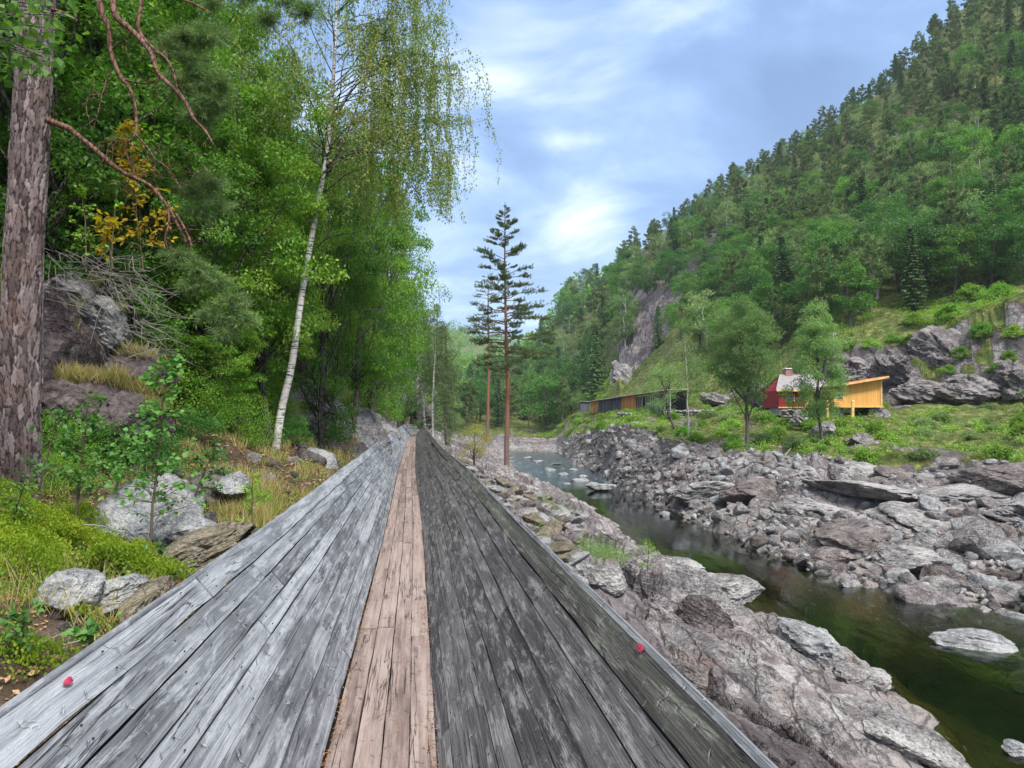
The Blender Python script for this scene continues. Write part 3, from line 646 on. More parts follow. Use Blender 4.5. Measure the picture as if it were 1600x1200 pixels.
def build_chute():
    root = link('timber_chute', None); root.location = (0, 0, 0)
    tag(root, 'long V-shaped chute of weathered boards with a brown plank floor running into the valley', 'timber chute')
    fl = MB()
    for k in range(4): course(fl, (-HW + k * HW / 2, 0), (-HW + (k + 1) * HW / 2, 0), .06, (0, 1), mi=0, gap=.0035, wob=.0035, nails=False)
    kid('floor', fl.data('chute_floor', [M_wf, M_iron]), root)['label'] = 'worn brown plank floor of the chute'
    L_ = math.hypot(RW, RH); nl = 8
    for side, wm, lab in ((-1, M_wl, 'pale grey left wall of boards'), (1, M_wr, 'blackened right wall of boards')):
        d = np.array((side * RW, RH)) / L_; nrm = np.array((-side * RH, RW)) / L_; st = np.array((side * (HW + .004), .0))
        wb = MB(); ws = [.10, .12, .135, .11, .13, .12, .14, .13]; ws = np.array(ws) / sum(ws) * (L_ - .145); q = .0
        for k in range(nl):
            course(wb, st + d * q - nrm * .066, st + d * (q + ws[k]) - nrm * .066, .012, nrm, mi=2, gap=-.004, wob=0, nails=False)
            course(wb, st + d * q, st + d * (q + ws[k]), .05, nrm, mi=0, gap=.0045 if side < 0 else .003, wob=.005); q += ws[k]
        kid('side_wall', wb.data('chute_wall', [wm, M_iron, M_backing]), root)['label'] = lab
        rb = MB()
        course(rb, st + d * q + nrm * .014, st + d * (q + .145) + nrm * .014, .075, nrm, mi=0, gap=.004, wob=.007)
        kid('rim_board', rb.data('chute_rim', [M_wl if side < 0 else M_wm, M_iron]), root)
        # outer facing strip, seen as the light edge along the top
        ob = MB(); top = st + d * (q + .145)
        course(ob, top + d * .001 - nrm * .065, top + d * .001 + nrm * .012, .02, -d * -1.0, mi=0, gap=.001, nails=False, wob=.002)
        kid('cap_strip', ob.data('chute_cap', [M_wl, M_iron]), root)
        for s in np.arange(1.2, S_END - 1, 2.4):
            pm = MB(); Pq, Rt = frame(np.array([s])); c = st + d * (q + .05) - nrm * .13
            x, y = Pq[0] + Rt[0] * c[0]; x2, y2 = Pq[0] + Rt[0] * (c[0] - side * .02)
            gz = min(ground_z(x + Rt[0, 0] * side * .2, y), -1.6)
            Pp, _ = frame(np.array([s])); pm.beam((x, y, -1.6 + c[1] - .05), (x, y, max(gz, -4) - .35), .10, .10, 0, (1, 0, 0))
            a3 = (Pq[0, 0] + Rt[0, 0] * side * HW, Pq[0, 1] + Rt[0, 1] * side * HW, -1.74)
            pm.beam((x, y, -1.6 + c[1] - .12), a3, .07, .09)
            kid('support_post', pm.data('chute_post', [M_wood_post]), root)
    for s in np.arange(1.2, S_END - 1, 2.4):
        pm = MB(); Pq, Rt = frame(np.array([s])); a_, b_ = Pq[0] - Rt[0] * .95, Pq[0] + Rt[0] * .95
        pm.beam((*a_, -1.735), (*b_, -1.735), .12, .12); kid('cross_sill', pm.data('chute_sill', [M_wood_post]), root)
    # red paint marks on both rims
    for side, px, py, sz in ((-1, 107, 1064, (.028, .011)), (1, 1000, 1012, (.032, .013))):
        d = np.array((side * RW, RH)) / L_; nrm = np.array((-side * RH, RW)) / L_
        # meet the pixel's ray with the plane of the rim board
        ray = np.array(at(px, py, 1.0)); n3 = np.array((nrm[0], 0.1298 * nrm[0] * 0, nrm[1])); rt = np.array((1, .1298, 0)) / SL; fw = np.array((-.1298, 1, 0)) / SL
        n3 = rt * nrm[0] + np.array((0, 0, 1)) * nrm[1]; d3 = rt * d[0] + np.array((0, 0, 1)) * d[1]
        p0 = np.array((float(xc(0)), 0, -1.6)) + rt * (side * (HW + .004)) + n3 * (.022 + .013)
        t = (p0 @ n3) / (ray @ n3); c = ray * t
        aa = np.linspace(0, 2 * math.pi, 31)[:-1]; rr = 1 + .10 * np.sin(aa * 3 + side) + .06 * np.sin(aa * 7)
        V = [c + n3 * .001] + [c + (fw * math.cos(a) * sz[0] + d3 * math.sin(a) * sz[1]) * q_ for a, q_ in zip(aa, rr)]
        mb = MB().add(V, [(0, 1 + k, 1 + (k + 1) % 30) for k in range(30)])
        kid('paint_mark', mb.data('paint_mark', [M_redpaint]), root)
M_wood_post = mat_plain('rough grey post', (.16, .15, .14), .8, .3, 9)
build_chute()
# ---------------------------------------------------------------- stones
import bmesh
_ico = {}
def ico(sub):
    if sub not in _ico:
        b = bmesh.new(); bmesh.ops.create_icosphere(b, subdivisions=sub, radius=1); b.verts.ensure_lookup_table()
        _ico[sub] = (np.array([v.co[:] for v in b.verts]), np.array([[v.index for v in f.verts] for f in b.faces])); b.free()
    return _ico[sub]
def rock_verts(seed, sub=4, npl=15, p=22, rough=.035, scale=(1, 1, 1), strata=0.0, blocky=0.0):
    rs = np.random.RandomState(seed); D, Fs = ico(sub)
    n = rs.randn(npl, 3); n /= np.linalg.norm(n, axis=1)[:, None]; d = rs.uniform(.62, 1.0, npl)
    g = np.maximum(D @ n.T / d[None], 0); r = 1 / (np.power(np.sum(np.power(g, p), 1), 1 / p) + 1e-6)
    r = np.minimum(r, 1.25); V = D * r[:, None]
    if sub >= 3:
        V = V + D * (fbm(V * 2.2 + seed, 5, seed)[:, None] * rough * 1.3)
        if sub >= 4: V = V + D * (fbm(V * 9 + seed, 3, seed + 9)[:, None] * rough * .35)
    if strata: V = V * (1 + (strata * (np.floor(V[:, 2] * 5 + fbm(V * 1.5, 3, seed) * 1.2) % 2) - strata / 2))[:, None] ** np.array([1, 1, 0])
    if blocky:
        for q, (f_, a_) in enumerate(((1.7, blocky), (3.9, blocky * .45))):
            e, (c0, c1, c2), _, _ = cells2(V[:, 0] * f_ + V[:, 2] * f_ * .5 + fbm(V * 1.5, 3, seed + 3) * .3, V[:, 1] * f_ * .8 - V[:, 2] * f_ * .9 + fbm(V * 1.5 + 4, 3, seed + 4) * .3, seed + 21 + q)
            V = V + D * ((c0 * a_ - (1 - sstep(0, .09, e)) * a_ * .7))[:, None]
    return V * np.array(scale), Fs
def mk_rock_mat(name, *a, **k):
    m, v, c, nrm, fine = mat_rock(name, *a, **k); return m.done(m.pbsdf(c, .85, nrm, .25))
M_rk = mk_rock_mat('grey stone', (.070, .065, .064), (.175, .166, .162), (.36, .345, .33), .9, .45, .3)
M_rk2 = mk_rock_mat('pale lichen stone', (.085, .087, .09), (.20, .205, .21), (.35, .352, .345), 2.2, .5, .12, bumpd=.02)
M_rkred = mk_rock_mat('dark red stained rock face', (.045, .037, .036), (.12, .102, .096), (.24, .21, .195), 1.1, .4, .55, bumpd=.06)
M_rkpurple = mk_rock_mat('dark purple red rock face', (.028, .020, .021), (.075, .052, .052), (.165, .13, .125), 1.1, .35, .8, bumpd=.06)
M_rkmoss = mk_rock_mat('brown mossy stone', (.07, .06, .035), (.15, .13, .085), (.26, .225, .165), 1.6, .25, .4, bumpd=.03)
M_rkdark = mk_rock_mat('dark wet stone', (.045, .040, .042), (.13, .115, .115), (.27, .245, .24), 1.3, .35, .4, bumpd=.03)

# ---------------------------------------------------------------- bark and leaf materials
def mat_bark(name, c1, c2, c3, sc_=(6, 6, 1.6), d=.02, upper=None, zr=(3, 6)):
    m = NM(name); v = m.obj(); w_ = m.vm('ADD', m.map(v, sc_), m.vm('SCALE', m.noise(v, 4, 4, .6, colr=True), sc_=.9))
    e = m.vor(w_, 2.0, 'DISTANCE_TO_EDGE'); n_ = m.noise(m.map(v, sc_), 5, 5, .7)
    f = m.ma('ADD', m.ma('MULTIPLY', m.ramp(e, [(0, 0), (.16, 1)]), .55), m.ma('MULTIPLY', n_, .5))
    c = m.ramp(f, [(.2, c1), (.5, c2), (.85, c3)])
    if upper:
        p = m.n('ShaderNodeSeparateXYZ'); m.set(p.inputs[0], v); c = m.mix(m.mr(m.ma('ADD', p.outputs[2], m.ma('MULTIPLY', n_, 1.5)), zr[0], zr[1]), c, m.ramp(n_, [(.3, tuple(x * .6 for x in upper)), (.7, upper)]))
    return m.done(m.pbsdf(c, .9, m.bump(f, d), .2))
M_pinebark = mat_bark('plated pine bark', (.022, .016, .016), (.11, .082, .078), (.235, .185, .175), (5.5, 5.5, 1.7), .05)
M_pinebark2 = mat_bark('pine bark turning orange upwards', (.05, .035, .03), (.15, .10, .085), (.25, .18, .15), (5, 5, 1.7), .03, (.30, .135, .075), (3.5, 8.0))
M_pinelimb = mat_bark('red brown flaking pine limb', (.035, .020, .015), (.10, .050, .034), (.19, .105, .075), (9, 9, 3), .01)
M_darkbark = mat_bark('grey brown bark', (.03, .025, .02), (.085, .07, .06), (.16, .14, .12), (7, 7, 2), .02)
def mat_birch():
    m = NM('white birch bark'); v = m.obj()
    n1 = m.noise(m.map(v, (2.5, 2.5, 14)), 2.0, 5, .65); n2 = m.noise(v, 1.6, 5, .65)
    c = m.mix(m.ramp(n1, [(.53, 0), (.60, 1)]), m.ramp(n2, [(.35, (.40, .37, .34)), (.6, (.66, .63, .59))]), (.045, .04, .035))
    return m.done(m.pbsdf(c, .6, m.bump(n1, .008), .3))
M_birch = mat_birch()
M_twig = mat_plain('grey dead twig', (.26, .235, .20), .8, .35, 3)
M_stem = mat_plain('green brown stem', (.11, .09, .05), .8, .3, 3)
M_lf_oak = mat_leaf('fresh green broad leaf', (0.062, 0.176, 0.020), (0.129, 0.274, 0.035), (0.246, 0.365, 0.057))
M_lf_deep = mat_leaf('deep green leaf', (0.048, 0.143, 0.028), (0.095, 0.217, 0.039), (0.159, 0.292, 0.048))
M_lf_pale = mat_leaf('grey green birch leaf', (0.112, 0.183, 0.075), (0.170, 0.249, 0.106), (0.235, 0.310, 0.137))
M_lf_birch = mat_leaf('small birch leaf', (0.110, 0.202, 0.054), (0.179, 0.280, 0.078), (0.331, 0.325, 0.096), .4)
M_needle = mat_leaf('pine needles', (0.054, 0.116, 0.040), (0.108, 0.181, 0.061), (0.184, 0.239, 0.083), .15, .6)
M_needle_w = mat_leaf('olive pine needles', (0.069, 0.109, 0.027), (0.131, 0.160, 0.043), (0.215, 0.181, 0.060), .2, .6)
M_spruce = mat_leaf('spruce needles', (0.035, 0.087, 0.030), (0.067, 0.138, 0.044), (0.108, 0.188, 0.058), .1, .6)
M_far_broad = mat_leaf('hillside broad leaf', (.044, .135, .028), (.080, .205, .038), (.155, .28, .055))
M_far_deep = mat_leaf('hillside deep leaf', (.030, .100, .028), (.055, .150, .036), (.09, .20, .045))
M_willow = mat_leaf('willow leaf', (.13, .22, .090), (.19, .30, .12), (.26, .37, .16), .45)
M_yellow = mat_leaf('yellow autumn leaf', (.42, .28, .02), (.60, .36, .02), (.30, .32, .04), .45)
M_berry = mat_leaf('bilberry leaf', (.09, .17, .012), (.20, .29, .018), (.30, .36, .03), .4)
M_fern = mat_leaf('fern green', (0.093, 0.237, 0.029), (0.159, 0.325, 0.040), (0.292, 0.375, 0.058), .35)
M_aspen = mat_leaf('aspen sapling leaf', (0.050, 0.162, 0.031), (0.086, 0.223, 0.043), (0.129, 0.270, 0.056), .35, .45, .35)
M_straw = mat_leaf('dry grass', (.30, .24, .10), (.42, .33, .15), (.19, .22, .05), .3)
M_litter = mat_leaf('dead leaf', (.16, .085, .045), (.28, .16, .085), (.40, .26, .14), .1)
M_grassg = mat_leaf('green grass', (.09, .16, .03), (.16, .22, .04), (.28, .27, .09), .3)

def rv(rs, n): v = rs.randn(n, 3); return v / np.linalg.norm(v, axis=1)[:, None]
def clump_leaves(mb, rs, C, rad, per, ls, mi=0, flat=.55, droop=.25, up=1.2, wr=.55, shell=.35):
    """leaves spread through ellipsoidal clumps; one tint drift per clump plus one per leaf"""
    C = np.asarray(C); n = len(C); k = np.repeat(np.arange(n), per); N_ = len(k)
    d = rv(rs, N_) * (shell + (1 - shell) * rs.uniform(0, 1, (N_, 1)) ** .6) * np.broadcast_to(rad, (n,))[k][:, None]
    d[:, 2] *= flat; P = C[k] + d; P[:, 2] -= droop * (d[:, 0] ** 2 + d[:, 1] ** 2) / np.broadcast_to(rad, (n,))[k]
    A = d * .8 + rv(rs, N_) * np.broadcast_to(rad, (n,))[k][:, None] * .8; A[:, 2] -= droop * np.broadcast_to(rad, (n,))[k]
    Nn = rv(rs, N_) + np.array((0, 0, up)); ct = rs.uniform(0, 1, n)[k]
    t = np.clip(.55 * ct + .45 * rs.uniform(0, 1, N_), 0, 1)
    L_ = ls * rs.uniform(.7, 1.25, N_); mb.leaves(P, A, Nn, L_, L_ * wr, .12, mi, tint=t)
def wiggle(rs, a, b, n, amp):
    a, b = np.array(a, float), np.array(b, float); t = np.linspace(0, 1, n)[:, None]
    P = a + (b - a) * t; L_ = np.linalg.norm(b - a); off = np.cumsum(rs.randn(n, 3), 0) * amp * L_ / n; off -= t * off[-1]
    off[:, 2] += np.sin(t[:, 0] * math.pi) * amp * L_ * .25; return P + off

def gen_decid(seed, H, Rc, nclump, per, ls, base=.28, lim=9, rad=.3, top=1.0, wr=.55, tr=.018, flat=.6, up=1.2, cone=0.0):
    rs = np.random.RandomState(seed); tb, cb = MB(), MB()
    lean = rs.randn(2) * .05 * H; tp = np.array([lean[0], lean[1], H * .82]); P = wiggle(rs, (0, 0, -.6), tp, 9, .12)
    r0 = H * tr; tb.tube(P, np.linspace(r0 * 1.25, r0 * .25, 9), 7)
    C = []
    zc, rz = H * (base + 1) / 2, H * (1 - base) / 2
    while len(C) < nclump:
        d = rv(rs, 1)[0] * rs.uniform(.45, 1) ** .7; q = np.array([d[0] * Rc, d[1] * Rc, zc + d[2] * rz * top]) + [lean[0] * .7, lean[1] * .7, 0]
        q[:2] *= 1 + cone * .5 - cone * 1.3 * (d[2] + 1) / 2; q += rs.randn(3) * Rc * .10; C.append(q)
    C = np.array(C)
    for c in C[rs.permutation(nclump)[:lim]]:
        k = np.clip(int(((c[2] - Rc * .8) / H) * 9), 2, 7); st = P[k]; Q = wiggle(rs, st, c, 6, .25); tb.tube(Q, np.linspace(r0 * .42, r0 * .06, 6), 4)
    clump_leaves(cb, rs, C, Rc * rad * rs.uniform(.7, 1.35, nclump), per, ls, wr=wr, flat=flat, up=up)
    return tb, cb
def gen_spruce(seed, H, Rc, ls, dens=1.0):
    rs = np.random.RandomState(seed); tb, cb = MB(), MB(); tb.tube([(0, 0, -.6), (0, 0, H * .5), (0, 0, H)], [H * .016, H * .009, .01], 6)
    P, A, Nn, L_, T = [], [], [], [], []; z = H * .08
    while z < H * .985:
        f = 1 - z / H; R_ = Rc * (f ** .8) * rs.uniform(.75, 1.1) + .08; nb = int((5 + 4 * f) * dens) + 1; a0 = rs.uniform(0, 6.3)
        for b in range(nb):
            a = a0 + b * 6.283 / nb + rs.randn() * .25; Rb = R_ * rs.uniform(.7, 1.15); m = max(3, int(Rb / (ls * .42)))
            t = np.linspace(.15, 1, m); x = np.cos(a) * Rb * t; y = np.sin(a) * Rb * t; zz = z - Rb * .35 * t ** 1.3 + Rb * .10 * t ** 3
            for s in (-1, 0, 1):
                P.append(np.stack([x, y, zz], 1)); w_ = np.array([np.cos(a + s * .9), np.sin(a + s * .9), -.35 - .25 * abs(s)]); A.append(np.tile(w_, (m, 1)) + rs.randn(m, 3) * .15)
                Nn.append(np.tile((0, 0, 1.), (m, 1)) + rs.randn(m, 3) * .35); L_.append(np.full(m, ls) * rs.uniform(.7, 1.3, m)); T.append(np.full(m, rs.uniform(0, .9)))
        z += ls * (.55 + .6 * f)
    L_ = np.concatenate(L_); cb.leaves(np.concatenate(P), np.concatenate(A), np.concatenate(Nn), L_, L_ * .38, .1, tint=np.concatenate(T)); return tb, cb
def tufts(mb, rs, C, D, ln, wd, per, mi=0, spread=.9, tl=None):
    """pine needle tufts: needles fanning forward from points C along directions D"""
    C = np.asarray(C); n = len(C); k = np.repeat(np.arange(n), per); N_ = len(k); D = D / (np.linalg.norm(D, axis=1)[:, None] + 1e-9)
    back = rs.uniform(-1.6, .15, N_)[:, None] * ln
    mb.leaves(C[k] + D[k] * back, D[k] + rv(rs, N_) * spread, rv(rs, N_), ln * rs.uniform(.7, 1.2, N_), wd, .05, mi, tint=np.clip((rs.uniform(0, 1, n)[k]) * .6 + .4 * rs.uniform(0, 1, N_), 0, .99))
def gen_pine(seed, H, Rc, cb0, nb, tuftn, ln, wd, per, tr=.011, bare=True, taper=.7, nside=8, lean=.03):
    """pine with a bare lower trunk, whorled limbs and tufts turned up at the twig ends"""
    rs = np.random.RandomState(seed); tb, bb, cb = MB(), MB(), MB()
    P = wiggle(rs, (0, 0, -.8), (rs.randn() * lean * H, rs.randn() * lean * H, H), 14, .03); tb.tube(P, np.linspace(H * tr * 1.2, H * tr * .12, 14), nside)
    C, D = [], []
    for b in range(nb):
        f = (b + rs.uniform(0, .8)) / nb; z = H * (cb0 + (1 - cb0) * f * .97); i = min(int((z + .8) / (H + .8) * 13), 12); st = P[i] + (P[i + 1] - P[i]) * (((z + .8) / (H + .8) * 13) - i)
        a = rs.uniform(0, 6.283); prof = (1 - f) ** taper * (.45 + .55 * min(1, f * 4 + .3)); L_ = Rc * prof * rs.uniform(.42, 1.28) + .3
        e = st + np.array([math.cos(a) * L_, math.sin(a) * L_, L_ * (rs.uniform(-.25, .15) + .45 * f)]); Q = wiggle(rs, st, e, 7, .18); bb.tube(Q, np.linspace(H * tr * .30 * (1 - f * .6), H * tr * .05, 7), 4)
        m = max(2, int(tuftn * (L_ / Rc + .15)))
        for q in range(m):
            t = rs.uniform(.35, 1.0) ** .8; p0 = Q[min(int(t * 6), 5)] + (Q[min(int(t * 6), 5) + 1] - Q[min(int(t * 6), 5)]) * ((t * 6) % 1)
            sd = rs.uniform(.15, .42) * L_ * (1.15 - t * .5); a2 = a + rs.choice([-1, 1]) * rs.uniform(.3, 1.3); p1 = p0 + np.array([math.cos(a2) * sd, math.sin(a2) * sd, sd * rs.uniform(-.05, .5)])
            bb.tube([p0, (p0 + p1) / 2 + [0, 0, -.03 * sd], p1], [H * tr * .05, H * tr * .04, H * tr * .02], 3)
            C.append(p1); D.append((p1 - p0) * .6 + np.array([0, 0, .5]) * sd)
            if sd > .35: C.append((p0 + p1) / 2); D.append((p1 - p0) * .6 + np.array([0, 0, .6]) * sd)
    tufts(cb, rs, C, np.array(D), ln, wd, per); return tb, bb, cb
def gen_birch(seed, H, Rc, nb, ls, per, tr=.010, hang=.14, nside=7, path=None, cb0=.3, bias=0.0):
    """birch: slim white trunk, rising limbs and hanging twigs strung with small leaves"""
    rs = np.random.RandomState(seed); tb, bb, cb = MB(), MB(), MB()
    P = wiggle(rs, (0, 0, -.6), (rs.randn() * .04 * H, rs.randn() * .04 * H, H), 14, .05) if path is None else np.array(path)
    n = len(P); tb.tube(P, np.linspace(H * tr * 1.15, H * tr * .12, n), nside); PP, AA, TT = [], [], []
    for b in range(nb):
        f = rs.uniform(0, 1); q = (cb0 + (1 - cb0) * f) * (n - 1.001); i = int(q); st = P[i] + (P[i + 1] - P[i]) * (q - i); a = rs.uniform(0, 6.283) if rs.uniform() > bias else rs.randn() * .7
        L_ = Rc * ((1 - f) ** .55) * rs.uniform(.55, 1.1) + .25; e = st + np.array([math.cos(a) * L_, math.sin(a) * L_, L_ * rs.uniform(.25, .9)]); Q = wiggle(rs, st, e, 7, .15); Q[:, 2] -= np.linspace(0, 1, 7) ** 3 * L_ * .35
        bb.tube(Q, np.linspace(H * tr * .17, H * tr * .03, 7), 4); tint = rs.uniform(0, .55)
        for t in range(int(3 + 9 * L_ / Rc)):
            u_ = rs.uniform(.3, 1) ** .8 * 5.999; i2 = int(u_); p0 = Q[i2] + (Q[i2 + 1] - Q[i2]) * (u_ - i2); a2 = a + rs.randn() * .9; out = rs.uniform(.1, .35) * L_
            hl = H * hang * rs.uniform(.4, 1.2); p1 = p0 + np.array([math.cos(a2) * out, math.sin(a2) * out, out * .3]); p2 = p1 + np.array([math.cos(a2) * out * .25 + rs.randn() * .08, math.sin(a2) * out * .25 + rs.randn() * .08, -hl])
            TW = np.array([p0, p1, (p1 * .5 + p2 * .5) + [math.cos(a2) * out * .18, math.sin(a2) * out * .18, .06 * hl], p2]); 
            if nside >= 7: bb.tube(TW, [.006, .004, .003, .002], 3)
            m = int(per * (hl + out)); s = rs.uniform(.12, 3, m); k = np.minimum(s.astype(int), 2); p = TW[k] + (TW[k + 1] - TW[k]) * (s - k)[:, None] + rs.randn(m, 3) * ls * .8
            PP.append(p); AA.append(rs.randn(m, 3) * .7 + np.array((0, 0, -1.1))); TT.append(np.clip(tint + rs.uniform(0, .44, m), 0, .99))
    P_ = np.concatenate(PP); N_ = len(P_); L_ = ls * rs.uniform(.7, 1.2, N_); cb.leaves(P_, np.concatenate(AA), rv(rs, N_), L_, L_ * .72, .1, tint=np.concatenate(TT)); return tb, bb, cb

# ---------------------------------------------------------------- trees: one prototype per variant, then copies
PROTO = {}
def proto(kind, name, parts):
    root = link(name, None); root['category'] = 'tree'; root.empty_display_size = .3
    for pn, mb, mats, sm in parts: kid(pn, mb.data(kind + '_' + pn, mats, sm), root)
    PROTO.setdefault(kind, []).append([root, False]); return root
def plant(kind, rs, loc, label, group=None, scale=1.0, rz=None, v=None):
    lst = PROTO[kind]; e = lst[rs.randint(len(lst)) if v is None else v % len(lst)]
    if not e[1]: o = e[0]; e[1] = True
    else: o = copy_tree(e[0])
    o.location = loc; o.rotation_euler = (0, 0, rs.uniform(0, 6.283) if rz is None else rz); o.scale = (scale * rs.uniform(.94, 1.06), scale * rs.uniform(.94, 1.06), scale)
    for k in ('group', 'label'):
        if k in o: del o[k]
    tag(o, label, 'tree', group); return o
for i in range(7): t, c = gen_decid(100 + i, 11, 3.5 + .35 * (i % 3), 50, 95, .34, .16, 8, .27, wr=.62); proto('far_broad', 'broadleaf_tree', [('trunk', t, M_darkbark, True), ('crown', c, M_far_broad if i % 2 else M_far_deep, False)])
for i in range(3): t, c = gen_decid(120 + i, 10, 3.2, 46, 90, .30, .18, 8, .26, wr=.6); proto('far_pale', 'birch_tree', [('trunk', t, M_birch, True), ('crown', c, M_lf_pale, False)])
for i in range(4): t, c = gen_spruce(130 + i, 14, 2.5 + .3 * (i % 2), .55); proto('far_spruce', 'spruce_tree', [('trunk', t, M_darkbark, True), ('crown', c, M_spruce, False)])
for i in range(5): t, b, c = gen_pine(140 + i, 13, 2.8, .34, 48, 7, .46, .14, 15, .010); proto('far_pine', 'pine_tree', [('trunk', t, M_pinebark2, True), ('limbs', b, M_darkbark, True), ('crown', c, M_needle, False)])
for i in range(4): t, c = gen_decid(160 + i, 12, 3.1, 85, 230, .135, .10, 16, .25, wr=.6); proto('mid_broad', 'broadleaf_tree', [('trunk', t, M_darkbark, True), ('crown', c, M_lf_oak if i % 2 else M_lf_deep, False)])
for i in range(4): t, c = gen_decid(170 + i, 9, 2.6, 150, 250, .085, .05, 30, .165, wr=.62, flat=.42, tr=.011); proto('near_broad', 'broadleaf_tree', [('trunk', t, M_darkbark, True), ('crown', c, (M_lf_oak, M_lf_deep, M_lf_deep, M_lf_oak)[i], False)])
for i in range(2): t, b, c = gen_pine(180 + i, 14, 2.6, .30, 62, 10, .17, .016, 44, .013, nside=12); proto('mid_pine', 'pine_tree', [('trunk', t, M_pinebark2, True), ('limbs', b, M_pinelimb, True), ('crown', c, M_needle, False)])
for i in range(2): t, b, c = gen_birch(190 + i, 12, 2.0, 90, .085, 26, .009); proto('mid_birch', 'birch_tree', [('trunk', t, M_birch, True), ('limbs', b, M_darkbark, True), ('crown', c, M_lf_pale, False)])

def scatter(rs, n, x0, x1, y0, y1, ok, dmin):
    """random ground points that pass a test and keep their distance"""
    X = rs.uniform(x0, x1, n); Y = rs.uniform(y0, y1, n); H = height(X, Y); m = ok(X, Y, H); X, Y, Z = X[m], Y[m], H[0][m]; dm = dmin(X, Y)
    kx, ky_, kz_ = np.zeros(len(X)), np.zeros(len(X)), []; c = 0
    for i in range(len(X)):
        if c and np.min((kx[:c] - X[i]) ** 2 + (ky_[:c] - Y[i]) ** 2) < dm[i] ** 2: continue
        kx[c], ky_[c] = X[i], Y[i]; kz_.append(Z[i]); c += 1
    return np.stack([kx[:c], ky_[:c], np.array(kz_)], 1)

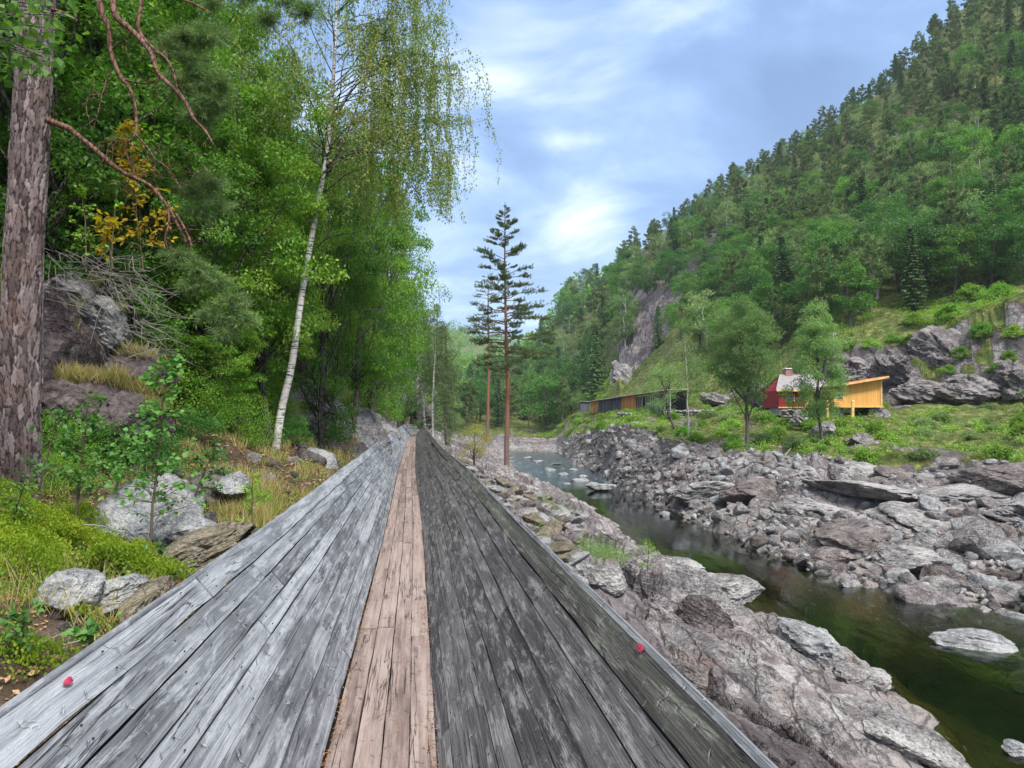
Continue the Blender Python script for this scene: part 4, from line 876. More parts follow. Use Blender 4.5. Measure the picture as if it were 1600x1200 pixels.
def far_forest():
    rs = np.random.RandomState(11)
    def ok(X, Y, H):
        z, rock, grass, far, u, px, py, ky, cliff = H
        pb = lambda q: (px > 962) & (px < np.interp(q, [370, 400, 430, 470, 520, 560, 600, 640], [1155, 1134, 1110, 1074, 1050, 1028, 1005, 970])) & (q > 385) & (q < 640)
        hpx = 12 * F / Y; near_c = (pb(py) | pb(py - hpx * .45) | pb(py - hpx * .8)) & (px < 1140) & (Y > 112)
        pr_ = np.interp(py - 5 * F / Y, [370, 400, 430, 470, 520, 560, 600, 640], [1155, 1134, 1110, 1074, 1050, 1028, 1005, 970]) + 3.6 * F / Y; near_c = near_c | ((px > 962) & (px < np.minimum(pr_, 1150)) & (py > 395) & (py < 640) & (Y > 112))
        cl = (cliff | near_c) & (rs.uniform(0, 1, len(X)) > .07); sl = (px > 990) & (px < 1190) & (py > 520)
        return far & (Y > ky[:, 5] - 3) & (Y < ky[:, 7] + 9) & (px > 985) & (px < 1660) & ~cl & ~(sl & (rs.uniform(0, 1, len(X)) > .16))
    pts = scatter(rs, 26000, 30, 215, 92, 345, ok, lambda X, Y: np.interp(Y, [95, 140, 200, 330], [3.7, 4.4, 5.4, 6.2]))
    cnt = {}
    for x, y, z in pts[np.argsort(pts[:, 1])]:
        px = 800 + F * x / y; ky = [np.interp(px, PXK, KY[:, k]) for k in (5, 7)]; f = (y - ky[0]) / (ky[1] - ky[0]); r = rs.uniform(); n3 = float(fbm(np.array([[x * .025, y * .025, 0]]), 3, 77)[0])
        pine = .22 + .52 * sstep(.15, .75, f) + n3 * .35
        k = 'far_pine' if r < pine else 'far_spruce' if r < pine + .14 else 'far_pale' if r > .85 else 'far_broad'
        if cnt.get(k, 0) >= (190 if k == 'far_broad' else 290): k = min(('far_pine', 'far_spruce', 'far_pale', 'far_broad'), key=lambda q: cnt.get(q, 0))
        cnt[k] = cnt.get(k, 0) + 1
        band = 'low on' if f < .33 else 'half way up' if f < .7 else 'near the skyline of'; kn = {'far_pine': 'open crowned pine', 'far_spruce': 'dark pointed spruce', 'far_pale': 'pale grey green birch', 'far_broad': 'round green broadleaf tree'}[k]
        cl_ = 'right of the grey cliff' if px < 1110 else 'above the low timber fence' if px < 1200 else 'above the red cabin' if px < 1300 else 'above the orange shed' if px < 1400 else 'above the grey crag' if px < 1520 else 'at the right edge'
        if cl_.startswith('above the low'): cl_ = 'behind the tall riverside willow'
        lab = kn + ', ' + {'low on': 'low slope', 'half way up': 'mid slope', 'near the skyline of': 'skyline'}[band] + ' ' + cl_
        sc_ = rs.uniform(.75, 1.2) * (1.0 if f < .55 else .92) * (.85 if k == 'far_spruce' else 1)
        if f > .85: sc_ *= .85
        plant(k, rs, (x, y, z - .3), lab, kn + 's ' + band + ' the right slope', sc_)
    print('right slope', len(pts), cnt)
    # the wooded spur that closes the valley on the right
    def ok2(X, Y, H):
        z, rock, grass, far, u, px, py, ky, cliff = H; return far & (Y > np.where(px < 880, ky[:, 1] + 6, ky[:, 4] - 25)) & (Y < ky[:, 7] + 12) & (px > 690) & (px <= 985)
    pts = scatter(rs, 12000, -40, 75, 190, 470, ok2, lambda X, Y: np.interp(Y, [215, 300, 450], [7.0, 8.5, 10.5]))
    pts = pts[rs.permutation(len(pts))[:190]]
    for x, y, z in pts:
        k = ('far_broad', 'far_pale', 'far_spruce', 'far_pine', 'far_broad')[rs.randint(5)]; px = 800 + F * x / y
        kn = {'far_pine': 'open crowned pine', 'far_spruce': 'dark pointed spruce', 'far_pale': 'pale grey green birch', 'far_broad': 'round green broadleaf tree'}[k]
        plant(k, rs, (x, y, z - .3), kn + ' on the spur ' + ('above the bend of the river' if px < 900 else 'behind the long timber shed'), kn + 's on the spur', rs.uniform(.85, 1.3) * (1.2 if k == 'far_broad' else 1.05))
    print('spur', len(pts))
    # far-off wood: one mass
    rs = np.random.RandomState(12); mb = MB(); X = rs.uniform(-230, 120, 2600); Y = rs.uniform(330, 1400, 2600); H = height(X, Y); px = 800 + F * X / Y
    m = (px > 600) & (px < 985) & (Y > H[7][:, 6]); X, Y, Z = X[m], Y[m], H[0][m]; nn = len(X)
    k = np.repeat(np.arange(nn), 26); d = rv(rs, len(k)); f = rs.uniform(0, 1, len(k)); con = (rs.uniform(0, 1, nn) < .4)[k]; rad = np.where(con, 2.6 * (1 - f), 3.8 * np.sqrt(np.maximum(1 - (2 * f - 1) ** 2, 0))); h = np.where(con, 14, 11)
    P = np.stack([X[k] + d[:, 0] * rad, Y[k] + d[:, 1] * rad, Z[k] + 1 + f * h], 1); mb.leaves(P, rv(rs, len(k)) - [0, 0, .4], rv(rs, len(k)) + [0, 0, 1], rs.uniform(1.4, 2.6, len(k)), 1.5, .15, tint=np.clip(rs.uniform(0, .8, nn)[k] + rs.uniform(0, .2, len(k)), 0, .99))
    o = link('distant_wood', mb.data('distant_wood', M_lf_deep)); tag(o, 'blue green wood covering the far hills at the end of the valley', 'wood', kind='stuff')
far_forest()

def left_forest():
    rs = np.random.RandomState(21)
    def ok(X, Y, H):
        z, rock, grass, far, u, px, py, ky, cliff = H; return (~far) & (u > np.interp(Y, [8, 14, 22, 60, 85], [7.5, 6.5, 5.5, 4.5, 3.5])) & (u < 46) & (px > -260) & (Y > 8)
    pts = scatter(rs, 6000, -70, -2, 9, 118, ok, lambda X, Y: np.interp(Y, [9, 30, 60, 110], [2.2, 2.6, 3.6, 5.5]))
    pts = pts[np.argsort(pts[:, 1])]; n = 0
    for x, y, z in pts:
        px = 800 + F * x / y; u = float(xc(y)) - x; k = 'near_broad' if y < 34 else 'mid_broad'
        r = rs.uniform()
        if r < .2 and y > 18: k = 'mid_pine'
        elif r < .32 and y > 20: k = 'mid_birch'
        h0 = {'near_broad': 9, 'mid_broad': 12, 'mid_pine': 14, 'mid_birch': 12}[k]; rc = {'near_broad': 2.6, 'mid_broad': 3.1, 'mid_pine': 2.2, 'mid_birch': 1.9}[k]
        h = rs.uniform(9.5, 15.5) * (.8 if y < 14 else 1.0); s = h / h0; edge = px + F * rc * s / y
        lim = 612 if y > 18 else 560
        top = 650 - F * (z + h) / y
        if edge > lim and top < 430:
            h = (650 - 445) / F * y - z; s = h / h0
            if h < 3.5 or px + F * rc * s / y > 642: continue
        if y < 17 and edge > 400: continue
        if edge > 500 and y < 60:
            tmin = float(np.interp(edge, [500, 632], [40, 225]))
            if top < tmin: h = max((650 - tmin) / F * y - z, 3); s = h / h0
        kn = {'near_broad': 'leafy bright green tree', 'mid_broad': 'leafy broadleaf tree', 'mid_pine': 'slender pine', 'mid_birch': 'slender birch'}[k]
        band = 'near edge' if y < 20 else 'middle' if y < 50 else 'far end'
        plant(k, rs, (x, y, z - .25), kn + ', ' + band + ' of the left slope forest, ' + ('left of the leaning birch' if px < 400 else 'right of the leaning birch'), kn + 's, ' + band + ' of the left hillside', s); n += 1
    print('left forest', n)
left_forest()

def edge_trees():
    """the crowns that close the left forest towards the river"""
    rs = np.random.RandomState(24)
    for px, Y, top, w_, k, lab in [(580, 27, 240, 66, 'mid_broad', 'full green tree over the chute bank, highest at the river side of the left forest'), (555, 23, 150, 96, 'near_broad', 'bright green tree hanging over the bedrock slab by the chute'), (585, 34, 300, 76, 'mid_broad', 'green tree hiding the orange trunked pine at the left forest edge'),
                                   (500, 20, 175, 110, 'near_broad', 'broad green tree right behind the crown of the leaning birch'), (420, 17, 60, 130, 'near_broad', 'tall leafy tree left of the crown of the leaning birch'), (330, 15, -80, 170, 'near_broad', 'tall leafy tree behind the hanging pine boughs'), (230, 14, -60, 160, 'near_broad', 'leafy tree behind the yellow oak sapling'),
                                   (150, 14, -90, 150, 'near_broad', 'leafy tree behind the second pine trunk'), (470, 26, 140, 110, 'mid_broad', 'green tree deep behind the birch trunk'), (612, 48, 380, 36, 'mid_broad', 'low green tree at the far river side of the left forest'), (600, 40, 290, 50, 'mid_pine', 'pine at the far river side edge of the left forest'), (632, 70, 470, 30, 'mid_broad', 'green tree just left of the pair of white birches'),
                                   (395, 19, 330, 90, 'near_broad', 'small bright leafy tree left of the birch trunk'), (330, 15, 390, 80, 'near_broad', 'low bright leafy tree over the brushwood')]:
        x = (px - 800) / F * Y; z = ground_z(x, Y); h = (650 - top) / F * Y - z; h0 = {'near_broad': 9, 'mid_broad': 12, 'mid_pine': 14}[k]; rc = {'near_broad': 2.6, 'mid_broad': 3.1, 'mid_pine': 2.2}[k]
        o = plant(k, rs, (x, Y, z - .2), lab, None, 1.0); s = h / h0; sx = min(1.1, w_ * Y / F / rc); o.scale = (sx, sx, s)
edge_trees()
# ---------------------------------------------------------------- putting things where the photo has them
_YS = np.geomspace(1.2, 900, 1500)
def hit(px, py, y0=1.2):
    """where the ray of a photograph pixel meets the ground"""
    d = at(px, py, 1.0); Ys = _YS[_YS >= y0]; g = height(d.x * Ys, Ys)[0]; m = np.where(d.z * Ys <= g)[0]
    Y = Ys[m[0]] if len(m) else 200.; return Vector((d.x * Y, Y, float(height(np.array([d.x * Y]), np.array([Y]))[0][0])))
def rot_m(rs):
    q = rs.randn(4); q /= np.linalg.norm(q); w_, x, y, z = q
    return np.array([[1 - 2 * (y * y + z * z), 2 * (x * y - z * w_), 2 * (x * z + y * w_)], [2 * (x * y + z * w_), 1 - 2 * (x * x + z * z), 2 * (y * z - x * w_)], [2 * (x * z - y * w_), 2 * (y * z + x * w_), 1 - 2 * (x * x + y * y)]])

# ---------------------------------------------------------------- talus and boulders
def boulders():
    rs = np.random.RandomState(31); protos = []; mats = [M_rk, M_rk, M_rk2, M_rkdark]
    for i in range(14):
        V, Fs = rock_verts(300 + i, 3, 11, 30, .03, (1, rs.uniform(.65, .95), rs.uniform(.5, .8)))
        protos.append(mesh_data('boulder', V, [(Fs, 0)], mats[i % 4] if i % 7 else M_rkred, False))
    def ok(X, Y, H):
        z, rock, grass, far, u, px, py, ky, cliff = H; f = (Y - ky[:, 0]) / (ky[:, 1] - ky[:, 0])
        den = np.interp(px, [880, 940, 1000, 1210, 1250, 1400, 1440, 1650, 1760], [.7, 1, 1, 1, .55, .5, .95, 1, .5]) * np.interp(f, [-.05, 0, .5, .8, 1.0], [.5, 1, 1, .7, .2])
        den = np.where((px > 1240) & (px < 1640) & (f > .45), .30, den)
        return far & (f > -.10) & (f < 1.0) & (px > 870) & (px < 1780) & (rs.uniform(0, 1, len(X)) < den)
    pts = scatter(rs, 17000, 2, 50, 24, 165, ok, lambda X, Y: np.interp(Y, [26, 45, 110, 160], [.52, .52, .75, 1.1])); n = len(pts)
    size = rs.uniform(0, 1, n) ** 1.8 * .50 + .26; big = rs.uniform(0, 1, n) < .07; size = np.where(big, size * 1.7, size); px = 800 + F * pts[:, 0] / pts[:, 1]
    size *= np.where(px > 1430, 1.08, .92); order = np.argsort(-size / pts[:, 1]); mb = MB()
    for r, k in enumerate(order):
        x, y, z = pts[k]; s = size[k]
        if r < 290:
            o = link('boulder', protos[rs.randint(14)]); o.location = (x, y, z + s * .12); o.rotation_euler = (rs.uniform(-.5, .5), rs.uniform(-.5, .5), rs.uniform(0, 6.28)); o.scale = (s, s, s)
            p = px[k]; wh = 'under the riverside willow' if p < 1180 else 'on the bare rock below the cabin' if p < 1430 else 'in the heap at the right edge'
            tag(o, ('large' if s > .8 else 'small' if s < .5 else 'middling') + ' angular grey boulder across the river, ' + wh, 'boulder', 'boulders on the far bank ' + wh)
        else:
            V, Fs = rock_verts(400 + rs.randint(9), 2, 10, 30, 0, (s, s * rs.uniform(.6, 1), s * rs.uniform(.5, .85))); mb.add(V @ rot_m(rs).T + [x, y, z + s * .1], Fs, [0, 1, 2][rs.randint(3)])
    # broken stones between them
    p2 = scatter(rs, 19000, 2, 50, 26, 165, ok, lambda X, Y: X * 0 + .02)
    for x, y, z in p2[:5200]:
        s = rs.uniform(.10, .28); V, Fs = rock_verts(420 + rs.randint(9), 1, 9, 30, 0, (s, s * .8, s * .6)); mb.add(V @ rot_m(rs).T + [x, y, z + s * .3], Fs, [0, 1, 2][rs.randint(3)])
    tag(link('rubble', mb.data('rubble', [M_rk, M_rkdark, M_rk2])), 'broken grey stones filling the gaps of the far bank talus', 'rubble', kind='stuff'); print('boulders', n)
boulders()

def big_rock(px, py, Y, wpx, hpx, dep, seed, mat, label, name='rock_outcrop', rz=0, tilt=(0, 0), sub=5, npl=13, p=26, rough=.03, group=None, strata=0.0, cat='rock', blocky=0.05, sink=0.0):
    """a stone whose visible face covers about wpx by hpx photograph pixels at distance Y (None: where it meets the ground)"""
    c = hit(px, py) if Y is None else at(px, py, Y); Y = c.y; w_, h_ = wpx * Y / F * .5, hpx * Y / F * .5
    V, Fs = rock_verts(seed, sub, npl, p, rough, (w_ * 1.12, dep * .5, h_ * 1.12), strata, blocky)
    o = link(name, mesh_data(name, V, [(Fs, 0)], mat, False)); o.location = c - Vector((0, 0, sink * h_)); o.rotation_euler = (tilt[0], tilt[1], rz); return tag(o, label, cat, group)

# the smooth rounded bedrock humps of the far bank and the crags behind the cabins
for i, (px, py, Y, w_, h_, dep, lab) in enumerate([
    (1105, 765, None, 90, 36, 5, 'rounded dark hump of bedrock standing out of the talus under the willow'),
    (1330, 830, None, 110, 56, 6, 'broad smooth grey slab of bedrock sloping to the water'), (1420, 822, None, 140, 60, 6, 'smooth pinkish bedrock dome left of the boulder heap'),
    (1265, 800, None, 80, 44, 5, 'low cracked bedrock hump below the small riverside tree'), (1190, 775, None, 90, 45, 5, 'narrow bedrock rib left of the small riverside tree'),
    (1340, 765, None, 130, 22, 5, 'long dark ledge of bedrock under the grass bank'), (1470, 770, None, 190, 32, 8, 'flat pinkish ledge of bedrock below the ferns'),
    (1560, 748, None, 130, 50, 8, 'pale bedrock ledge at the right edge under the grass'), (1255, 740, None, 56, 26, 3, 'dark stained block under the small riverside tree'),
    (1330, 738, None, 70, 38, 4, 'dark square block at the rim of the grass bank'), (1400, 745, None, 80, 36, 4, 'dark blocky step of rock in the grass rim'),
    (1590, 800, None, 110, 50, 6, 'grey slab lying at the right edge above the boulders'), (1395, 870, None, 120, 40, 5, 'low polished bedrock nose touching the water'),
    (1300, 868, None, 90, 26, 4, 'small polished bedrock nose touching the dark water')]):
    big_rock(px, py, Y, w_, h_, dep, 500 + i, (M_rk, M_rkred, M_rk)[i % 3], lab, npl=12, p=16, rough=.04, blocky=.07, rz=rng_.uniform(-.3, .3) if False else (i % 5 - 2) * .12, tilt=(-.06, (i % 3 - 1) * .10), sink=.28)
for i, (px, py, Y, w_, h_, dep, lab) in enumerate([
    (1570, 530, 90, 100, 60, 5, 'tall grey crag of split rock at the right edge above the road'), (1470, 550, 91, 80, 56, 5, 'grey crag with dark cracks right of the orange shed'),
    (1395, 580, 90, 84, 62, 5, 'dark blocky crag directly behind the orange shed'), (1325, 582, 91, 66, 44, 5, 'low dark crag behind the roof of the orange shed'),
    (1510, 605, 84, 90, 38, 4, 'dark low rock face beside the road near the right edge'), (1440, 615, 85, 80, 36, 4, 'dark broken rock face just right of the orange shed'),
    (1585, 600, 83, 60, 50, 4, 'dark rock knob at the far right beside the road'), (1560, 498, 95, 110, 34, 6, 'pale grey rock shoulder on top of the right crag'),
    (1140, 630, 112, 70, 20, 3, 'low grey rock cutting behind the willow trunk'),
    (975, 600, 172, 46, 50, 9, 'slanting purple rock buttress above the long timber shed'), (1190, 618, 100, 60, 36, 4, 'dark rock cutting left of the red cabin'),
    (1345, 692, 70, 50, 22, 3, 'dark stones under the orange shed corner'), (1290, 672, 74, 30, 22, 2.5, 'grey rock in the grass below the red cabin'), (1248, 655, 78, 22, 18, 2, 'slanting grey rock in ferns under the red cabin')]):
    big_rock(px, py, Y, w_, h_, dep, 530 + i, M_rkdark if 'dark' in lab else M_rk, lab, npl=16, p=40, rough=.05, rz=(i % 5 - 2) * .15, tilt=(.1, (i % 3 - 1) * .2), strata=.0, blocky=.16)
# near bank
NB = [(1050, 945, None, 150, 110, 1.5, M_rk, 'large split grey block on the near slope beside the chute', .2, (.1, .25), 560),
      (1100, 972, None, 66, 52, .5, M_rkred, 'brown angular slab leaning on the large split block', -.2, (.2, .6), 641),
      (1012, 940, None, 46, 90, .9, M_rkdark, 'narrow dark upright slab left of the large split block', .3, (.1, .2), 563),
      (1080, 1062, None, 78, 50, .8, M_rkred, 'low rounded brown knob on the smooth dark slab', .1, (0, .15), 564),
      (940, 915, None, 60, 50, .8, M_rk, 'grey split stone under the bright green bush', .4, (.1, .1), 565),
      (1120, 925, None, 110, 44, 2.0, M_rk, 'smooth pale hump of bedrock behind the brown slab', .1, (.1, .1), 566),
      (1335, 1066, None, 90, 52, 1.6, M_rk, 'pale pinkish ledge running out into the river', .5, (0, .1), 567),
      (1392, 1150, None, 150, 46, 1.6, M_rk, 'pale layered rib of rock at the near waterline', -.75, (0, .25), 568),
      (1255, 1000, None, 90, 60, 1.8, M_rk2, 'pale ledge at the waterline above the pinkish ledge', .4, (0, .2), 569),
      (1060, 888, None, 90, 20, 2.0, M_rk, 'long low hump of bedrock crossed by cracks, by the water', .2, (0, .1), 570),
            (868, 748, None, 40, 10, 1.5, M_rkred, 'reddish flat rock at the head of the pool', 0, (0, .1), 572),
      (940, 760, 80, 40, 9, 2.5, M_rk2, 'pale flat rock at the foot of the rapid', 0, (0, 0), 573)]
for px, py, Y, w_, h_, dep, mt, lab, rz, tl, sd_ in NB: big_rock(px, py, Y, w_, h_, dep, sd_, mt, lab, rz=rz, tilt=tl, npl=8, p=60, rough=.03, strata=.03, blocky=.09)
def river_rock(px, py, wpx, hpx, dep, seed, lab, rz):
    d = at(px, py, 1); Y = WATER / d.z; c = d * Y; w_ = wpx * Y / F / 2; V, Fs = rock_verts(seed, 5, 14, 20, .06, (w_, dep / 2, hpx * Y / F * .75), .05)
    o = link('river_rock', mesh_data('river_rock', V, [(Fs, 0)], M_rk2, False)); o.location = c; o.rotation_euler = (0, .08, rz); tag(o, lab, 'rock')
river_rock(1528, 1008, 112, 26, 1.3, 580, 'long pale rock rising out of the river near the right edge', -.35)
river_rock(1590, 1175, 50, 18, .6, 581, 'small pale orange stone breaking the current at the lower right', -.2)
river_rock(1480, 932, 34, 14, .8, 582, 'small pale stone in the water under the boulder heap', .2)
for i_, (a_, b_, w2, h2) in enumerate([(905, 752, 26, 8), (880, 742, 20, 6), (860, 735, 22, 6), (925, 757, 18, 6), (842, 722, 16, 4), (895, 735, 18, 5), (868, 726, 14, 4), (826, 716, 14, 4), (912, 745, 16, 5), (885, 757, 16, 5)]): river_rock(a_, b_, w2, h2, 1.4, 590 + i_, ('pinkish flat stone', 'low grey stone')[i_ % 2] + ' awash in the rapids, ' + ('nearest the right bank', 'at the upper left', 'in the upper middle', 'lowest on the right', 'in the far upper tongue', 'right of the middle', 'in the centre', 'farthest upstream', 'beside the talus foot', 'lowest on the left')[i_], .3 * (i_ % 4))
river_rock(1040, 806, 16, 8, .8, 583, 'small pinkish stone awash in the dark pool', .2)

# the rough heap of mossy flat stones right of the chute
def stone_heap():
    rs = np.random.RandomState(41); P_ = [mesh_data('flat_stone', *(lambda V, Fs: (V, [(Fs, 0)]))(*rock_verts(600 + i, 3, 11, 30, .04, (1, .7, .34))), (M_rkmoss, M_rk, M_rk2, M_rkred)[i % 4], False) for i in range(8)]
    def ok(X, Y, H):
        z, rock, grass, far, u, px, py, ky, cliff = H; return (~far) & (u < -1.5) & (u > -9 - Y * .02) & (px < 905) & (px > 655) & (Y > 14)
    pts = scatter(rs, 5000, -10, 6, 14, 72, ok, lambda X, Y: np.interp(Y, [14, 40, 72], [.75, .62, .8])); pts = pts[np.argsort(pts[:, 1])][:250]
    for x, y, z in pts:
        px = 800 + F * x / y; s = rs.uniform(.25, .62) * (1.25 if rs.uniform() < .15 else 1); o = link('flat_stone', P_[rs.randint(8)]); o.location = (x, y, z + s * .2); o.scale = (s,) * 3; o.rotation_euler = (rs.uniform(-.5, .5), rs.uniform(-.5, .5), rs.uniform(0, 6.28))
        wh = 'beside the far end of the chute' if y > 45 else 'in the heap left of the two tall pines' if px < 790 else 'on the crest right of the two tall pines'
        tag(o, 'flat broken stone with moss and lichen, ' + wh, 'stone', 'flat stones ' + wh)
stone_heap()
# left foreground stones
LF = [(312, 872, 6.6, 200, 60, .45, M_rkmoss, 'long flat brown stone lying along the left rim of the chute', -.35, (.12, -.42), 700),
      (122, 925, 4.7, 62, 78, .35, M_rk2, 'pale grey lichen covered stone with black pits at lower left', .2, (0, .2), 701),
      (178, 930, 5.0, 90, 52, .4, M_rk2, 'grey flat stone right of the pitted pale stone', 0, (0, -.3), 702),
      (225, 935, 5.0, 66, 46, .4, M_rkmoss, 'small mossy stone against the chute', .3, (0, -.4), 703),
      (215, 965, 4.6, 60, 50, .35, M_rkmoss, 'green mossy stone tucked under the left rim', .3, (0, -.4), 704),
      (215, 808, 7.6, 150, 74, .6, M_rk2, 'large blue grey lichen slab behind the bilberry shrubs', -.2, (.3, .42), 705),
      (290, 838, 7.2, 110, 70, .5, M_rk2, 'grey slab with bark debris behind the flat brown stone', .1, (.2, .4), 706),
      (325, 760, 10, 60, 44, .5, M_rkred, 'reddish boulder in the dead leaves under the saplings', .2, (0, .1), 707),
      (358, 762, 10, 44, 40, .5, M_rk2, 'pale grey boulder right of the reddish boulder', .2, (0, .1), 708),
      (82, 620, 10.5, 70, 230, 1.2, M_rkpurple, 'tall dark rock face just right of the big pine trunk', .1, (-.1, .05), 709),
      (128, 665, 10.2, 96, 120, 1.0, M_rkpurple, 'dark red rock block behind the tall sapling', .1, (-.1, .1), 710),
      (200, 668, 10.4, 110, 110, 1.0, M_rkpurple, 'square red stained rock block between the two saplings', -.1, (-.1, .15), 711),
      (150, 530, 12, 90, 90, 1.0, M_rk, 'cracked grey rock with slanting joints under the brushwood', .2, (-.2, .5), 712),
      (100, 480, 12.5, 90, 80, 1.0, M_rkdark, 'shadowed overhanging rock beside the big pine trunk', .2, (-.1, .2), 713),
      (195, 590, 12, 110, 70, 1.0, M_rkpurple, 'dark ledge below the cracked grey rock', -.1, (0, .4), 714),
      (470, 650, 22, 130, 90, 2.2, M_rk, 'sloping grey bedrock right of the leaning birch', -.1, (.2, .55), 715),
      (535, 690, 24, 110, 130, 2.0, M_rk, 'steep slab of grey bedrock beside the chute', -.1, (.1, .6), 716),
      (500, 735, 17, 56, 56, .9, M_rk2, 'pale smooth boulder against the left rim of the chute', .1, (0, .2), 717),
      (440, 640, 24, 90, 60, 2.0, M_rkmoss, 'mossy rock hump directly behind the leaning birch', .1, (0, .2), 718),
      (545, 700, 26, 40, 60, 1.2, M_rkred, 'reddish rock step on the left beside the chute', .1, (0, .3), 719),
      (588, 668, 38, 60, 44, 2.0, M_rk, 'rounded grey rock left of the far end of the chute', .1, (0, .3), 720),
      (612, 640, 62, 34, 44, 3.0, M_rk, 'upright slab of rock where the chute bends', .1, (.1, .5), 721),
      (640, 620, 76, 46, 60, 3.5, M_rk, 'split grey crag rising behind the far end of the chute', .1, (.1, .3), 722),
      (658, 645, 79, 30, 36, 3, M_rkred, 'dark broken rock closing the view past the chute', .1, (.1, .1), 723),
      (560, 712, 20.5, 50, 30, .9, M_rkred, 'low red brown stone touching the left rim half way along', .1, (.1, .3), 724)]
for px, py, Y, w_, h_, dep, mt, lab, rz, tl, sd_ in LF: big_rock(px, py, Y, w_, h_, dep * 2, sd_, mt, lab, rz=rz, tilt=tl, npl=13, p=34, rough=.04, strata=.03)
# ---------------------------------------------------------------- the big pine at the left edge
def img_path(pts, Y):
    Y = np.broadcast_to(np.asarray(Y, float), (len(pts),)); return np.array([at(px, py, y) for (px, py), y in zip(pts, Y)])
def resample(P, n):
    P = np.asarray(P, float); t = np.linspace(0, 1, len(P)); u = np.linspace(0, 1, n); i = np.clip((u * (len(P) - 1)).astype(int), 0, len(P) - 2); f = (u * (len(P) - 1) - i)[:, None]
    g = lambda k: P[np.clip(k, 0, len(P) - 1)]; p0, p1, p2, p3 = g(i - 1), g(i), g(i + 1), g(i + 2)
    return .5 * ((2 * p1) + (p2 - p0) * f + (2 * p0 - 5 * p1 + 4 * p2 - p3) * f ** 2 + (3 * p1 - p0 - 3 * p2 + p3) * f ** 3)
def mat_bigbark():
    m = NM('thick plated pine bark'); e = m.attr('edge'); t = m.attr('tint'); v = m.obj(); n_ = m.noise(m.map(v, (10, 10, 5)), 2.5, 6, .7); n2 = m.noise(v, 1.7, 4, .6)
    c = m.ramp(m.ma('ADD', m.ma('MULTIPLY', t, .5), m.ma('MULTIPLY', n_, .5)), [(.25, (.075, .055, .052)), (.5, (.16, .125, .12)), (.75, (.29, .23, .22))])
    c = m.mix(m.ramp(n2, [(.5, 0), (.68, .55)]), c, (.20, .125, .095))
    c = m.mix(m.ramp(e, [(.0, 1), (.08, .75), (.22, 0)]), c, (.036, .027, .025)); return m.done(m.pbsdf(c, .9, m.bump(n_, .02), .15))
M_bigbark = mat_bigbark()
def bark_trunk(path, r0, r1, nth, nz, cell=(.048, .19), depth=.013, seed=3):
    P = resample(path, nz); r = np.linspace(r0, r1, nz); th = np.arange(nth) / nth * 2 * math.pi; L_ = np.concatenate([[0], np.cumsum(np.linalg.norm(np.diff(P, axis=0), axis=1))])
    TH, ZZ = np.meshgrid(th, L_); rm = (r0 + r1) / 2; per = round(2 * math.pi * rm / cell[0])
    # two Voronoi layers blended over the seam so that the bark closes round the trunk
    def lay(off): 
        U = (TH / (2 * math.pi) * per + off).ravel(); Vv = (ZZ / cell[1]).ravel(); q = np.stack([U * .9, Vv * .9, 0 * U], 1); return cells2(U + fbm(q * [1, 1.6, 1], 5, seed, .6) * .34, Vv + fbm(q + 5, 5, seed + 1, .6) * .55, seed)
    e1, (c1, _, _), _, _ = lay(0); e2, (c2, _, _), _, _ = lay(-per); wv = sstep(.86, .98, TH.ravel() / (2 * math.pi)); e = e1 * (1 - wv) + e2 * wv; cr = c1 * (1 - wv) + c2 * wv
    e = e + fbm(np.stack([np.cos(TH.ravel()) * 9, np.sin(TH.ravel()) * 9, ZZ.ravel() * 9], 1), 4, 12, .6) * .09
    dr = sstep(-.02, .30, e) * depth + cr * depth * .35 + fbm(np.stack([np.cos(TH.ravel()) * 3, np.sin(TH.ravel()) * 3, ZZ.ravel() * 2], 1), 4, 8) * .010
    dr = dr.reshape(nz, nth); fl = np.exp(-L_ / .35)[:, None] * r0 * .35 * (1 + .35 * np.cos(TH * 4 + 1)); RR = r[:, None] + dr + fl
    V = P[:, None] + np.stack([np.cos(TH) * RR, np.sin(TH) * RR, 0 * RR], -1); i = np.arange(nz - 1)[:, None] * nth; j = np.arange(nth)[None]; k = (j + 1) % nth
    return V.reshape(-1, 3), np.stack([i + j, i + k, i + nth + k, i + nth + j], -1).reshape(-1, 4), e, (cr + 1) / 2
def tuft_cloud(cb, rs, centers, rad, n, ln=.075, wd=.004, per=36, droop=-.2, bb=None):
    """many small needle tufts gathered round points of a bough"""
    centers = np.asarray(centers); k = rs.randint(0, len(centers), n); rad = np.broadcast_to(rad, (len(centers),)); d = rv(rs, n) * rs.uniform(.1, 1, (n, 1)) ** .6 * rad[k][:, None]; d[:, 2] *= .6
    C = centers[k] + d; D = d / (np.linalg.norm(d, axis=1)[:, None] + 1e-6) + np.array([0, 0, .25 + droop]); tufts(cb, rs, C, D, ln, wd, per)
    if bb is not None:
        for q in rs.permutation(n)[:n // 2]: m = centers[k[q]]; bb.tube([m, (m + C[q]) / 2 + rs.randn(3) * .02, C[q]], [.006, .004, .002], 3)
